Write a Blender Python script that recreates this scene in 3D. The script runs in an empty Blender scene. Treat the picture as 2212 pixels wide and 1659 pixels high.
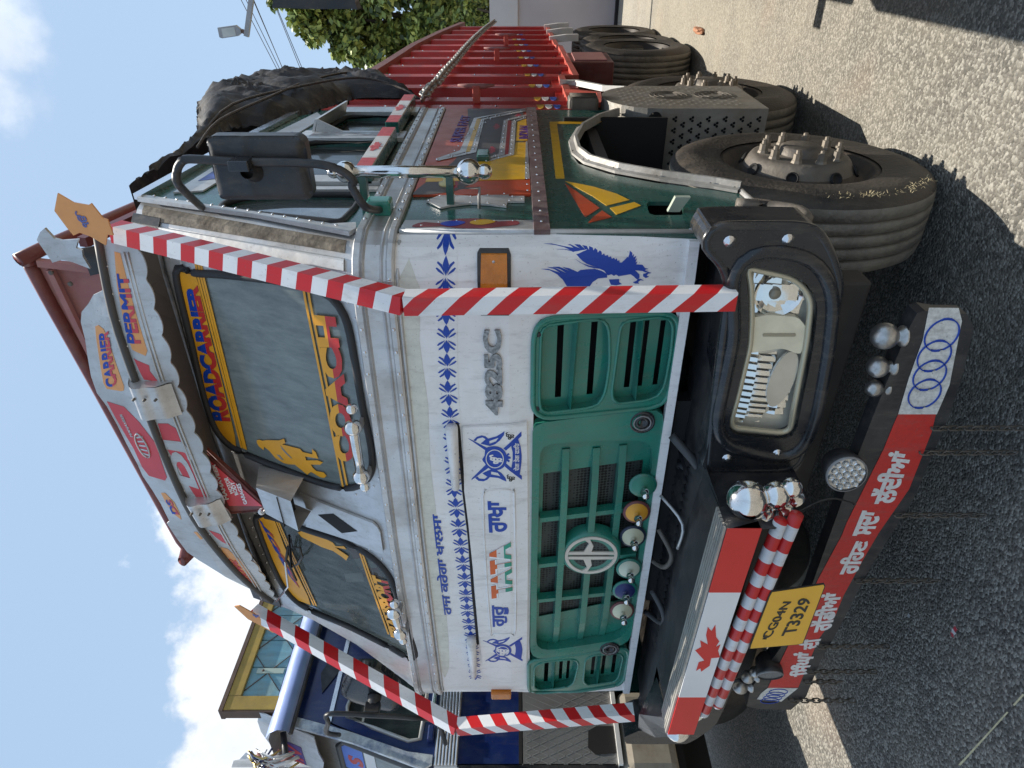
import bpy, bmesh, math, random
from mathutils import Vector, Matrix
random.seed(7)
sc=bpy.context.scene
col=sc.collection
# ------------------------------------------------------------ camera
CAMP=Vector((0.781,-1.994,1.68)); YAW=math.radians(33.4)
cy,sy=math.cos(YAW),math.sin(YAW)
cd=bpy.data.cameras.new('camera'); cam=bpy.data.objects.new('camera',cd); col.objects.link(cam)
cam.matrix_world=Matrix(((0,cy,sy,CAMP.x),(0,sy,-cy,CAMP.y),(-1,0,0,CAMP.z),(0,0,0,1)))
cd.sensor_width=36; cd.lens=36*1480/2212; cd.shift_x=-7/2212
cd.clip_start=.05; cd.clip_end=3000
sc.camera=cam
# ------------------------------------------------------------ light
LD=Vector((-.12,-.27,-1)).normalized()
sl=bpy.data.lights.new('sun','SUN'); sl.energy=SUN_E=4.6; sl.angle=math.radians(.5); sl.color=(1,.94,.84)
so=bpy.data.objects.new('sun',sl); col.objects.link(so); so.rotation_euler=LD.to_track_quat('-Z','Y').to_euler(); so.location=(2,4,12)
wd=bpy.data.worlds.new('World'); sc.world=wd; wd.use_nodes=True
nt=wd.node_tree; nt.nodes.clear()
def N(t,ty,**k):
    n=t.nodes.new(ty)
    for a,b in k.items(): setattr(n,a,b)
    return n
def math_(t,op,a,b=None,c=None):
    n=N(t,'ShaderNodeMath',operation=op)
    for i,v in enumerate((a,b,c)):
        if v is None: continue
        if isinstance(v,(int,float)): n.inputs[i].default_value=v
        else: t.links.new(v,n.inputs[i])
    return n.outputs[0]
sky=N(nt,'ShaderNodeTexSky',sky_type='NISHITA'); sky.sun_disc=False
sky.sun_elevation=math.radians(78); sky.sun_rotation=math.radians(35); sky.dust_density=2.2; sky.air_density=1.0; sky.ozone_density=1.2
geo=N(nt,'ShaderNodeTexCoord'); sep=N(nt,'ShaderNodeSeparateXYZ'); nt.links.new(geo.outputs['Generated'],sep.inputs[0])
ns=N(nt,'ShaderNodeTexNoise'); ns.inputs['Scale'].default_value=5.5; ns.inputs['Detail'].default_value=9; ns.inputs['Roughness'].default_value=.6
nt.links.new(geo.outputs['Generated'],ns.inputs['Vector'])
ns2=N(nt,'ShaderNodeTexNoise'); ns2.inputs['Scale'].default_value=2.6; ns2.inputs['Detail'].default_value=10; ns2.inputs['Roughness'].default_value=.58
nt.links.new(geo.outputs['Generated'],ns2.inputs['Vector'])
def dotv(v):
    n=N(nt,'ShaderNodeVectorMath',operation='DOT_PRODUCT'); nt.links.new(geo.outputs['Generated'],n.inputs[0]); n.inputs[1].default_value=v; return n.outputs['Value']
CW=Vector((-.02,.72,.69)).normalized()
# a bank of cumulus low in the west-north-west, thin cloud high on the other side
side=dotv((-.906,.423,0))
c1=math_(nt,'ADD',math_(nt,'MULTIPLY',math_(nt,'SUBTRACT',.40,sep.outputs['Z']),3.2),math_(nt,'MULTIPLY',math_(nt,'SUBTRACT',side,.70),3.0))
c1=math_(nt,'MINIMUM',math_(nt,'MULTIPLY',math_(nt,'SUBTRACT',.435,sep.outputs['Z']),4.0),math_(nt,'MULTIPLY',math_(nt,'SUBTRACT',side,.645),3.2))
c1=math_(nt,'ADD',c1,math_(nt,'MULTIPLY',math_(nt,'SUBTRACT',ns.outputs['Fac'],.5),1.5))
mr=N(nt,'ShaderNodeMapRange',interpolation_type='SMOOTHSTEP'); nt.links.new(c1,mr.inputs[0]); mr.inputs[1].default_value=.0; mr.inputs[2].default_value=.16
d2=dotv(CW)
c2=math_(nt,'ADD',math_(nt,'MULTIPLY',math_(nt,'SUBTRACT',d2,.985),30),math_(nt,'MULTIPLY',math_(nt,'SUBTRACT',ns2.outputs['Fac'],.52),5.5))
mr2=N(nt,'ShaderNodeMapRange',interpolation_type='SMOOTHSTEP'); nt.links.new(c2,mr2.inputs[0]); mr2.inputs[1].default_value=-.05; mr2.inputs[2].default_value=.5; mr2.inputs[4].default_value=.55
cl=math_(nt,'MAXIMUM',mr.outputs[0],mr2.outputs[0])
# cloud brightness varies with its own thickness
cb=math_(nt,'ADD',.60,math_(nt,'MULTIPLY',ns.outputs['Fac'],.80))
cc=N(nt,'ShaderNodeMix',data_type='RGBA'); cc.inputs[0].default_value=1
ccol=N(nt,'ShaderNodeVectorMath',operation='SCALE'); ccol.inputs[0].default_value=(6.5,6.8,7.2); nt.links.new(cb,ccol.inputs['Scale'])
hz=N(nt,'ShaderNodeMix',data_type='RGBA'); hz.inputs[0].default_value=.70; hz.inputs[7].default_value=(3.45,4.75,6.35,1); nt.links.new(sky.outputs[0],hz.inputs[6])
mx=N(nt,'ShaderNodeMix',data_type='RGBA'); nt.links.new(cl,mx.inputs[0]); nt.links.new(hz.outputs[2],mx.inputs[6]); nt.links.new(ccol.outputs[0],mx.inputs[7])
bg=N(nt,'ShaderNodeBackground'); bg.inputs[1].default_value=.095; nt.links.new(mx.outputs[2],bg.inputs[0])
wo=N(nt,'ShaderNodeOutputWorld'); nt.links.new(bg.outputs[0],wo.inputs[0])
sc.view_settings.view_transform='Standard'; sc.view_settings.look='None'; sc.view_settings.exposure=0.72; sc.view_settings.gamma=1
sc.view_settings.use_curve_mapping=False
sc.cycles.max_bounces=7

# outlines of panels, glass and lettering, measured in metres on the vehicle surfaces
D={'glassR':[(-0.116,2.825),(-0.164,2.833),(-0.253,2.846),(-0.472,2.859),(-0.685,2.877),(-0.838,2.877),(-0.917,2.859),(-0.95,2.805),(-0.964,2.729),(-0.975,2.542),(-0.993,2.3),(-1.026,2.319),(-0.994,2.259),(-0.94,2.228),(-0.834,2.227),(-0.575,2.237),(-0.311,2.244),(-0.111,2.255),(-0.073,2.282),(-0.09,2.306),(-0.053,2.522),(-0.037,2.732),(-0.06,2.788)],
'glassL':[(-1.323,2.808),(-1.439,2.803),(-1.623,2.798),(-1.803,2.779),(-1.901,2.738),(-1.934,2.654),(-1.938,2.478),(-1.99,2.231),(-2.028,2.168),(-2.035,2.142),(-1.964,2.143),(-1.697,2.166),(-1.429,2.196),(-1.348,2.245),(-1.306,2.351),(-1.314,2.561),(-1.311,2.624),(-1.302,2.687)],
'bandR':[(-0.115,2.822),(-0.164,2.832),(-0.253,2.845),(-0.472,2.858),(-0.685,2.875),(-0.837,2.875),(-0.915,2.855),(-0.945,2.802),(-0.886,2.792),(-0.658,2.78),(-0.437,2.773),(-0.223,2.762),(-0.106,2.764)],
'st1':[(-0.109,2.753),(-0.94,2.774)],
'st2':[(-0.107,2.741),(-0.94,2.763)],
'st3':[(-0.106,2.73),(-0.942,2.754)],
'bandL':[(-1.325,2.806),(-1.439,2.803),(-1.622,2.796),(-1.802,2.777),(-1.896,2.735),(-1.894,2.655),(-1.826,2.654),(-1.649,2.681),(-1.468,2.7),(-1.302,2.711),(-1.307,2.745)],
'sl1':[(-1.314,2.702),(-1.885,2.635)],
'sl2':[(-1.312,2.691),(-1.881,2.621)],
'sb1':[(-0.15,2.349),(-0.993,2.336)],
'sb2':[(-0.147,2.333),(-0.989,2.317)],
'sb3':[(-1.345,2.316),(-1.887,2.257)],
'sb4':[(-1.345,2.304),(-1.877,2.24)],
'tROAD':[(-0.836,2.882),(-0.814,2.793),(-0.228,2.77),(-0.235,2.819)],
'tCOACH':[(-0.866,2.342),(-0.817,2.257),(-0.234,2.249),(-0.242,2.324)],
'tDEV':[(-1.703,2.725),(-1.799,2.677),(-1.41,2.737),(-1.35,2.794)],
'tTRANS':[(-1.894,2.246),(-1.884,2.175),(-1.447,2.208),(-1.458,2.281)],
'fig1':[(-0.874,2.689),(-0.866,2.675),(-0.867,2.661),(-0.856,2.639),(-0.84,2.584),(-0.823,2.557),(-0.843,2.555),(-0.855,2.573),(-0.851,2.494),(-0.863,2.485),(-0.86,2.443),(-0.833,2.441),(-0.844,2.427),(-0.873,2.421),(-0.882,2.479),(-0.901,2.477),(-0.883,2.427),(-0.885,2.404),(-0.902,2.419),(-0.915,2.46),(-0.929,2.455),(-0.941,2.442),(-0.937,2.41),(-0.95,2.4),(-0.965,2.412),(-0.968,2.429),(-0.954,2.467),(-0.976,2.487),(-0.942,2.535),(-0.951,2.565),(-0.952,2.586),(-0.945,2.606),(-0.939,2.619),(-0.909,2.641),(-0.896,2.66),(-0.916,2.668),(-0.902,2.686),(-0.888,2.691)],
'fig1a':[(-0.862,2.581),(-0.891,2.557),(-0.911,2.54),(-0.914,2.544),(-0.898,2.563),(-0.879,2.578)],
'fig1b':[(-0.917,2.61),(-0.914,2.595),(-0.936,2.581),(-0.937,2.59)],
'fig2':[(-1.347,2.603),(-1.321,2.571),(-1.322,2.528),(-1.32,2.494),(-1.334,2.437),(-1.352,2.427),(-1.333,2.387),(-1.348,2.377),(-1.36,2.433),(-1.39,2.375),(-1.424,2.391),(-1.408,2.411),(-1.39,2.447),(-1.391,2.498),(-1.381,2.54),(-1.37,2.59)],
'wipa':[(-1.343,2.646),(-1.431,2.659),(-1.54,2.695),(-1.543,2.688),(-1.675,2.674)],
'wipb':[(-1.343,2.633),(-1.42,2.636),(-1.402,2.597),(-1.46,2.595),(-1.528,2.632),(-1.576,2.675)],
'plate':[(-1.086,2.539),(-1.095,2.461),(-1.114,2.258),(-1.116,2.228),(-1.131,2.211),(-1.157,2.202),(-1.272,2.204),(-1.283,2.216),(-1.268,2.356),(-1.271,2.485),(-1.274,2.547),(-1.179,2.521),(-1.101,2.527)],
'diam':[(-1.17,2.472),(-1.134,2.399),(-1.19,2.302),(-1.235,2.377)],
'hopF':[(-0.976,2.663),(-0.988,2.516),(-1.142,2.514),(-1.106,2.649)],
'hopB':[(-1.098,2.702),(-1.078,2.531),(-1.273,2.544),(-1.261,2.663)],
'penn':[(-0.871,2.917),(-1.117,2.642),(-1.229,2.868)],
'pennI':[(-0.932,2.9),(-1.112,2.68),(-1.179,2.852)],
'tP1':[(-1.15,2.863),(-1.136,2.84),(-0.957,2.855),(-0.964,2.874)],
'tP2':[(-1.102,2.823),(-1.086,2.804),(-1.007,2.809),(-1.018,2.833)],
'tP3':[(-1.101,2.801),(-1.088,2.782),(-1.021,2.785),(-1.034,2.809)],
'tP4':[(-1.139,2.769),(-1.125,2.75),(-1.021,2.757),(-1.031,2.779)],
'pball':[(-1.126,2.68),(-1.103,2.659)],
'frameO':[(-0.026,2.2),(-0.009,2.197),(-0.037,2.193),(-0.177,2.172),(-0.488,2.176),(-0.701,2.175),(-1.023,2.18),(-1.101,2.16),(-1.55,2.144),(-2.093,2.127),(-2.153,2.128),(-2.068,2.239),(-2.033,2.494),(-1.989,2.758),(-1.912,2.805),(-1.879,2.843)],
'pilR':[(-0.11,2.959),(-0.074,2.85),(-0.056,2.191),(-0.088,2.169),(-0.037,2.193),(-0.091,2.191),(-0.034,2.187),(-0.009,2.204),(-0.023,2.286),(-0.014,2.867)],
'hR':[(-0.541,2.221),(-0.613,2.227),(-0.829,2.226),(-0.869,2.218)],
'hL':[(-1.514,2.174),(-1.578,2.183),(-1.72,2.17),(-1.766,2.164)],
'vlow':[(-0.148,3.068),(-0.213,3.07),(-0.298,3.064),(-0.379,3.057),(-0.469,3.041),(-0.559,3.038),(-0.652,3.023),(-0.738,3.021),(-0.861,3.016),(-0.993,3.0),(-1.124,2.992),(-1.227,2.989),(-1.157,2.993),(-1.287,2.984),(-1.421,2.969),(-1.56,2.939),(-1.743,2.921),(-1.864,2.895),(-1.944,2.872)],
'vbot':[(-0.12,2.926),(-0.141,2.927),(-0.163,2.922),(-0.19,2.91),(-0.206,2.913),(-0.245,2.917),(-0.279,2.912),(-0.302,2.905),(-0.331,2.907),(-0.354,2.897),(-0.39,2.893),(-0.432,2.893),(-0.476,2.893),(-0.514,2.886),(-0.553,2.889),(-0.587,2.881),(-0.627,2.878),(-0.669,2.872),(-0.727,2.87),(-0.764,2.873),(-0.81,2.862),(-0.865,2.857),(-0.915,2.846),(-0.975,2.858),(-1.038,2.848),(-1.104,2.845),(-1.185,2.853),(-1.283,2.86),(-1.098,2.834),(-1.178,2.842),(-1.242,2.832),(-1.333,2.85),(-1.421,2.846),(-1.488,2.829),(-1.56,2.82),(-1.672,2.829),(-1.762,2.832),(-1.864,2.839),(-1.956,2.859)],
'vtop':[(-0.234,3.081),(-0.252,3.119),(-0.284,3.146),(-0.317,3.182),(-0.354,3.195),(-0.415,3.195),(-0.479,3.204),(-0.559,3.214),(-0.627,3.211),(-0.679,3.186),(-0.757,3.168),(-0.848,3.156),(-0.937,3.143),(-0.998,3.142),(-1.077,3.125),(-1.153,3.115),(-1.26,3.116),(-1.281,3.136),(-1.386,3.129),(-1.489,3.12),(-1.548,3.085),(-1.582,3.057),(-1.644,3.013),(-1.716,2.974)],
'vtube':[(-0.089,3.053),(-0.11,3.061),(-0.141,3.057),(-0.212,3.057),(-0.319,3.049),(-0.407,3.038),(-0.506,3.03),(-0.584,3.025),(-0.684,3.005),(-0.81,3.0),(-0.923,2.993),(-1.075,2.991),(-1.249,2.982),(-1.188,2.981),(-1.31,2.963),(-1.447,2.948),(-1.606,2.924),(-1.781,2.901),(-1.886,2.878)],
'oCARR':[(-0.362,3.139),(-0.356,3.125),(-0.367,3.108),(-0.391,3.1),(-0.579,3.084),(-0.597,3.09),(-0.601,3.102),(-0.601,3.161),(-0.579,3.168),(-0.409,3.147)],
'tCARR':[(-0.598,3.16),(-0.576,3.108),(-0.371,3.089),(-0.377,3.131)],
'oREDT':[(-0.656,3.178),(-0.667,3.111),(-0.724,3.066),(-0.814,3.023),(-0.981,3.029),(-1.001,3.043),(-0.991,3.11),(-0.95,3.125),(-0.859,3.131),(-0.733,3.161)],
'oPERM':[(-0.099,3.004),(-0.104,2.985),(-0.157,2.98),(-0.273,2.971),(-0.432,2.957),(-0.45,2.967),(-0.442,2.983),(-0.428,3.01),(-0.356,3.019),(-0.208,3.017)],
'tPERM':[(-0.405,3.021),(-0.405,2.972),(-0.168,2.971),(-0.169,3.009)],
'oLEAF':[(-0.462,3.012),(-0.486,2.963),(-0.508,2.965),(-0.553,2.943),(-0.543,2.97),(-0.54,2.993),(-0.508,3.001)],
'oDJ':[(-0.72,2.988),(-0.72,2.952),(-0.742,2.927),(-0.882,2.918),(-1.094,2.893),(-1.129,2.906),(-1.124,2.931),(-1.056,2.946),(-0.907,2.969),(-0.81,2.988)],
'tDJ':[(-0.997,2.988),(-1.047,2.894),(-0.802,2.904),(-0.791,2.986)],
'oLEAF2':[(-1.287,2.949),(-1.316,2.908),(-1.395,2.889),(-1.37,2.917),(-1.333,2.935)],
'oNAT':[(-1.408,2.936),(-1.421,2.911),(-1.531,2.878),(-1.707,2.878),(-1.801,2.892),(-1.743,2.905),(-1.639,2.934),(-1.531,2.945)],
'tNAT':[(-1.743,2.909),(-1.781,2.89),(-1.516,2.903),(-1.481,2.929)],
'oGOOD':[(-1.08,3.088),(-1.075,3.068),(-1.125,3.044),(-1.186,3.042),(-1.231,3.05),(-1.204,3.072),(-1.136,3.086)],
'tGOOD':[(-1.201,3.08),(-1.197,3.046),(-1.108,3.053),(-1.115,3.082)],
'oG2':[(-1.304,3.019),(-1.299,3.002),(-1.345,2.992),(-1.353,3.005)],
'embl':[(-0.775,3.103),(-0.774,3.053),(-0.826,3.044),(-0.875,3.049),(-0.894,3.041),(-0.89,3.061),(-0.87,3.062),(-0.927,3.095),(-0.895,3.106),(-0.855,3.111),(-0.827,3.127),(-0.772,3.123),(-0.733,3.118),(-0.751,3.095)],
'br1':[(-0.535,3.033),(-0.52,2.997),(-0.575,2.892),(-0.67,2.885),(-0.66,2.972),(-0.679,3.048),(-0.577,3.052)],
'br2':[(-1.054,2.967),(-1.035,2.929),(-1.14,2.847),(-1.227,2.841),(-1.227,2.949),(-1.195,2.98),(-1.144,2.978)],
'rackT':[(-0.294,3.62),(-0.458,3.645),(-0.599,3.623),(-0.844,3.568),(-1.607,3.486),(-1.974,3.454)],
'rackP':[(-0.345,3.59),(-0.405,3.384),(-0.466,3.39),(-0.505,3.459),(-0.552,3.504),(-0.776,3.567),(-1.607,3.496),(-1.922,3.513),(-1.974,3.446),(-2.049,3.376),(-1.985,3.397),(-1.731,3.46),(-1.579,3.509)],
'rackC':[(-0.167,3.479),(-0.152,3.457),(-0.193,3.435),(-0.201,3.41),(-0.196,3.345),(-0.231,3.366),(-0.241,3.347),(-0.266,3.352),(-0.317,3.341),(-0.289,3.399),(-0.279,3.438),(-0.291,3.478),(-0.198,3.504)],
'rackD':[(-0.261,3.38),(-0.261,3.343),(-0.376,3.345),(-0.374,3.382)],
'plateO':[(0.134,3.038),(0.106,3.001),(0.098,2.96),(0.104,2.949),(0.058,2.929),(0.053,2.916),(0.004,2.915),(0.006,2.932),(-0.029,2.949),(0.0,2.986),(0.012,3.015),(0.003,3.037),(0.027,3.048),(0.081,3.067)],
'tOM':[(0.03,3.004),(0.029,2.974),(0.083,2.981),(0.081,3.007)],
'plateL':[(-2.023,3.079),(-2.016,3.052),(-2.081,2.99),(-2.133,2.958),(-2.227,2.912),(-2.227,2.93),(-2.207,2.947),(-2.16,2.99),(-2.12,3.032)],
'belt':[(-0.001,2.173)],
'hoodseam':[(-0.626,1.876),(-0.655,1.872),(-0.929,1.867),(-1.192,1.855),(-1.503,1.853),(-1.908,1.845)],
'orn':[(-0.011,1.892),(-0.035,1.889),(-0.1,1.891),(-0.294,1.898),(-0.487,1.904),(-0.626,1.901),(-0.954,1.905),(-1.192,1.894),(-1.395,1.887),(-1.684,1.885),(-1.853,1.877),(-2.199,1.871),(-2.479,1.875)],
'hood':[(-0.64,1.86),(-0.626,1.64),(-0.939,1.634),(-1.304,1.629),(-1.759,1.627),(-2.064,1.628),(-2.071,1.831),(-1.813,1.842),(-1.395,1.849),(-1.101,1.858),(-0.929,1.867)],
'raised':[(-0.935,1.794),(-0.922,1.778),(-0.922,1.704),(-0.936,1.689),(-0.948,1.684),(-1.295,1.679),(-1.777,1.679),(-1.807,1.7),(-1.807,1.775),(-1.774,1.789),(-1.291,1.798),(-0.954,1.799),(-0.929,1.783)],
'hl1':[(-0.625,1.897),(-0.899,1.896)],
'hl2':[(-1.834,1.875),(-2.132,1.875)],
'tRAKH':[(-1.141,1.78),(-1.141,1.71),(-0.979,1.714),(-0.979,1.783)],
'tTATA':[(-1.545,1.779),(-1.519,1.69),(-1.19,1.697),(-1.216,1.783)],
'tGURU':[(-1.754,1.778),(-1.754,1.706),(-1.596,1.708),(-1.596,1.779)],
'tRAJ':[(-1.678,1.998),(-1.684,1.954),(-1.058,1.963),(-1.057,2.005)],
't4825':[(-0.59,1.78),(-0.59,1.721),(-0.261,1.723),(-0.261,1.782)],
'amber':[(-0.02,1.787),(-0.02,1.703),(-0.025,1.696),(-0.199,1.695),(-0.207,1.7),(-0.207,1.789),(-0.198,1.795),(-0.025,1.793)],
'amberL':[(-2.466,1.767),(-2.458,1.674),(-2.485,1.67),(-2.511,1.754)],
'eag1':[(-0.015,1.593),(-0.015,1.568),(-0.019,1.535),(-0.024,1.501),(-0.019,1.509),(-0.013,1.537),(-0.015,1.515),(-0.026,1.48),(-0.016,1.499),(-0.017,1.482),(-0.027,1.466),(-0.018,1.475),(-0.02,1.461),(-0.029,1.455),(-0.02,1.454),(-0.024,1.443),(-0.031,1.441),(-0.025,1.436),(-0.03,1.429),(-0.037,1.428),(-0.031,1.421),(-0.035,1.416),(-0.043,1.415),(-0.039,1.408),(-0.045,1.405),(-0.043,1.397),(-0.049,1.394),(-0.047,1.387),(-0.054,1.384),(-0.051,1.377),(-0.057,1.374),(-0.053,1.369),(-0.061,1.366),(-0.059,1.361),(-0.066,1.359),(-0.066,1.352),(-0.053,1.338),(-0.049,1.337),(-0.053,1.334),(-0.043,1.33),(-0.033,1.329),(-0.04,1.321),(-0.048,1.321),(-0.043,1.316),(-0.053,1.317),(-0.048,1.309),(-0.06,1.312),(-0.056,1.306),(-0.068,1.31),(-0.066,1.304),(-0.074,1.307),(-0.076,1.287),(-0.08,1.284),(-0.087,1.278),(-0.089,1.268),(-0.091,1.277),(-0.095,1.277),(-0.096,1.267),(-0.1,1.276),(-0.095,1.286),(-0.091,1.31),(-0.105,1.295),(-0.115,1.293),(-0.122,1.298),(-0.12,1.303),(-0.111,1.312),(-0.103,1.323),(-0.106,1.35),(-0.107,1.36),(-0.101,1.369),(-0.105,1.375),(-0.099,1.384),(-0.102,1.394),(-0.087,1.407),(-0.081,1.421),(-0.078,1.439),(-0.073,1.458),(-0.06,1.483),(-0.051,1.496),(-0.063,1.476),(-0.071,1.453),(-0.078,1.422),(-0.072,1.443),(-0.065,1.461),(-0.056,1.475),(-0.047,1.485),(-0.037,1.496),(-0.031,1.509),(-0.027,1.531),(-0.026,1.554),(-0.026,1.536),(-0.028,1.513),(-0.021,1.532),(-0.017,1.56)],
'eag2':[(-0.073,1.602),(-0.074,1.58),(-0.087,1.541),(-0.075,1.561),(-0.069,1.583),(-0.071,1.562),(-0.09,1.521),(-0.077,1.541),(-0.069,1.565),(-0.07,1.546),(-0.085,1.509),(-0.071,1.536),(-0.075,1.516),(-0.087,1.489),(-0.082,1.481),(-0.081,1.459),(-0.081,1.436),(-0.088,1.414),(-0.098,1.397),(-0.109,1.396),(-0.11,1.424),(-0.121,1.441),(-0.134,1.449),(-0.129,1.521),(-0.106,1.535),(-0.09,1.552),(-0.078,1.574)],
'eag3':[(-0.116,1.39),(-0.117,1.358),(-0.127,1.357),(-0.134,1.348),(-0.137,1.365),(-0.134,1.382),(-0.127,1.386)],
'eag4':[(-0.105,1.283),(-0.104,1.277),(-0.099,1.268),(-0.103,1.257),(-0.105,1.267),(-0.112,1.271),(-0.115,1.263),(-0.119,1.273),(-0.113,1.282)],
'eag5':[(-0.12,1.298),(-0.121,1.289),(-0.127,1.279),(-0.125,1.289),(-0.131,1.297),(-0.136,1.292),(-0.135,1.306),(-0.13,1.313),(-0.127,1.302)],
'e1':[(-0.685,1.843),(-0.688,1.837),(-0.732,1.771),(-0.745,1.775),(-0.756,1.785),(-0.741,1.781)],
'e2':[(-0.812,1.717),(-0.796,1.714),(-0.862,1.656),(-0.88,1.656)],
'e3':[(-0.876,1.839),(-0.867,1.836),(-0.801,1.783),(-0.815,1.773)],
'e4':[(-0.729,1.721),(-0.739,1.713),(-0.679,1.658),(-0.66,1.659)],
'e5':[(-0.693,1.825),(-0.678,1.813),(-0.672,1.796),(-0.676,1.783),(-0.686,1.774),(-0.676,1.745),(-0.664,1.729),(-0.654,1.717),(-0.67,1.719),(-0.694,1.734),(-0.71,1.75),(-0.718,1.768),(-0.714,1.782),(-0.709,1.797)],
'e5a':[(-0.698,1.818),(-0.686,1.811),(-0.68,1.793),(-0.688,1.782),(-0.7,1.793),(-0.71,1.803)],
'e5b':[(-0.696,1.77),(-0.681,1.737),(-0.698,1.747),(-0.709,1.77)],
'e6':[(-0.865,1.825),(-0.879,1.813),(-0.881,1.795),(-0.874,1.782),(-0.861,1.771),(-0.865,1.741),(-0.875,1.725),(-0.882,1.712),(-0.866,1.715),(-0.843,1.729),(-0.829,1.746),(-0.825,1.764),(-0.832,1.779),(-0.841,1.794)],
'e6a':[(-0.858,1.817),(-0.869,1.81),(-0.871,1.792),(-0.86,1.78),(-0.85,1.791),(-0.841,1.801)],
'e6b':[(-0.849,1.767),(-0.858,1.733),(-0.841,1.743),(-0.835,1.767)],
'ering':[(-0.729,1.784),(-0.721,1.765),(-0.72,1.747),(-0.727,1.729),(-0.741,1.717),(-0.762,1.71),(-0.787,1.71),(-0.811,1.719),(-0.824,1.734),(-0.828,1.75),(-0.825,1.767),(-0.811,1.781),(-0.796,1.788),(-0.779,1.797),(-0.762,1.788)],
'eban':[(-0.721,1.694),(-0.702,1.688),(-0.69,1.67),(-0.726,1.661),(-0.768,1.657),(-0.799,1.658),(-0.85,1.663),(-0.853,1.673),(-0.822,1.694),(-0.785,1.689),(-0.747,1.689)],
'ecro':[(-0.76,1.713),(-0.75,1.704),(-0.756,1.7),(-0.762,1.707),(-0.769,1.696),(-0.775,1.696),(-0.777,1.707),(-0.785,1.699),(-0.792,1.702),(-0.783,1.714)],
'tE1':[(-0.799,1.77),(-0.796,1.725),(-0.76,1.726),(-0.754,1.772)],
'tE2':[(-0.832,1.686),(-0.833,1.666),(-0.709,1.666),(-0.706,1.686)],
'tE3':[(-0.69,1.714),(-0.69,1.684),(-0.66,1.684),(-0.658,1.713)],
'tE4':[(-0.882,1.711),(-0.883,1.681),(-0.852,1.681),(-0.849,1.711)],
'l1':[(-1.861,1.825),(-1.864,1.819),(-1.904,1.756),(-1.917,1.759),(-1.926,1.769),(-1.913,1.765)],
'l2':[(-1.977,1.704),(-1.963,1.701),(-2.024,1.646),(-2.04,1.646)],
'l3':[(-2.036,1.819),(-2.028,1.816),(-1.968,1.766),(-1.98,1.757)],
'l4':[(-1.902,1.708),(-1.911,1.701),(-1.858,1.649),(-1.841,1.649)],
'l5':[(-1.869,1.807),(-1.855,1.796),(-1.849,1.78),(-1.853,1.767),(-1.862,1.758),(-1.853,1.731),(-1.842,1.716),(-1.833,1.704),(-1.847,1.707),(-1.87,1.72),(-1.885,1.736),(-1.892,1.753),(-1.888,1.767),(-1.884,1.78)],
'l5a':[(-1.873,1.801),(-1.862,1.793),(-1.857,1.777),(-1.864,1.766),(-1.875,1.777),(-1.885,1.786)],
'l5b':[(-1.871,1.755),(-1.857,1.723),(-1.873,1.733),(-1.884,1.755)],
'l6':[(-2.026,1.806),(-2.038,1.795),(-2.041,1.778),(-2.034,1.765),(-2.022,1.755),(-2.026,1.727),(-2.035,1.711),(-2.042,1.699),(-2.027,1.702),(-2.006,1.716),(-1.994,1.731),(-1.99,1.748),(-1.996,1.763),(-2.004,1.777)],
'l6a':[(-2.019,1.798),(-2.03,1.792),(-2.032,1.774),(-2.022,1.763),(-2.012,1.774),(-2.004,1.783)],
'l6b':[(-2.011,1.751),(-2.019,1.719),(-2.005,1.728),(-1.998,1.751)],
'lring':[(-1.902,1.768),(-1.894,1.75),(-1.893,1.733),(-1.9,1.716),(-1.913,1.704),(-1.932,1.698),(-1.955,1.698),(-1.977,1.706),(-1.988,1.72),(-1.992,1.735),(-1.989,1.751),(-1.977,1.765),(-1.963,1.771),(-1.947,1.78),(-1.932,1.771)],
'lban':[(-1.896,1.682),(-1.878,1.677),(-1.868,1.659),(-1.9,1.651),(-1.939,1.647),(-1.967,1.648),(-2.013,1.652),(-2.016,1.662),(-1.988,1.682),(-1.954,1.678),(-1.92,1.678)],
'grO':[(-0.083,1.626),(-0.029,1.633),(-0.038,1.161),(-0.22,1.126),(-0.59,1.105),(-0.619,1.131),(-0.89,1.119),(-1.196,1.116),(-1.099,1.119),(-1.96,1.136),(-2.278,1.134),(-2.45,1.575),(-2.42,1.613),(-1.304,1.629),(-0.945,1.629),(-0.634,1.634)],
'grR':[(-0.313,1.626),(-0.252,1.62),(-0.22,1.598),(-0.243,1.15),(-0.264,1.127),(-0.358,1.114),(-0.582,1.114),(-0.608,1.129),(-0.619,1.592),(-0.589,1.622)],
'pk1':[(-0.267,1.594),(-0.235,1.579),(-0.23,1.39),(-0.256,1.369),(-0.416,1.356),(-0.523,1.362),(-0.617,1.385),(-0.599,1.593),(-0.566,1.604)],
'pk2':[(-0.267,1.321),(-0.25,1.3),(-0.256,1.165),(-0.282,1.137),(-0.384,1.123),(-0.547,1.134),(-0.589,1.152),(-0.59,1.333),(-0.56,1.348)],
's1':[(-0.264,1.534),(-0.269,1.517),(-0.569,1.519),(-0.559,1.541)],
's2':[(-0.267,1.425),(-0.27,1.407),(-0.57,1.409),(-0.564,1.43)],
's3':[(-0.279,1.289),(-0.281,1.271),(-0.547,1.267),(-0.537,1.292)],
's4':[(-0.281,1.233),(-0.282,1.216),(-0.546,1.207),(-0.544,1.225)],
's5':[(-0.284,1.173),(-0.286,1.154),(-0.552,1.154),(-0.546,1.173)],
'fn1':[(-0.23,1.499),(-0.231,1.469),(-0.604,1.49),(-0.562,1.515)],
'fn2':[(-0.252,1.272),(-0.253,1.25),(-0.537,1.237),(-0.577,1.26)],
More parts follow.
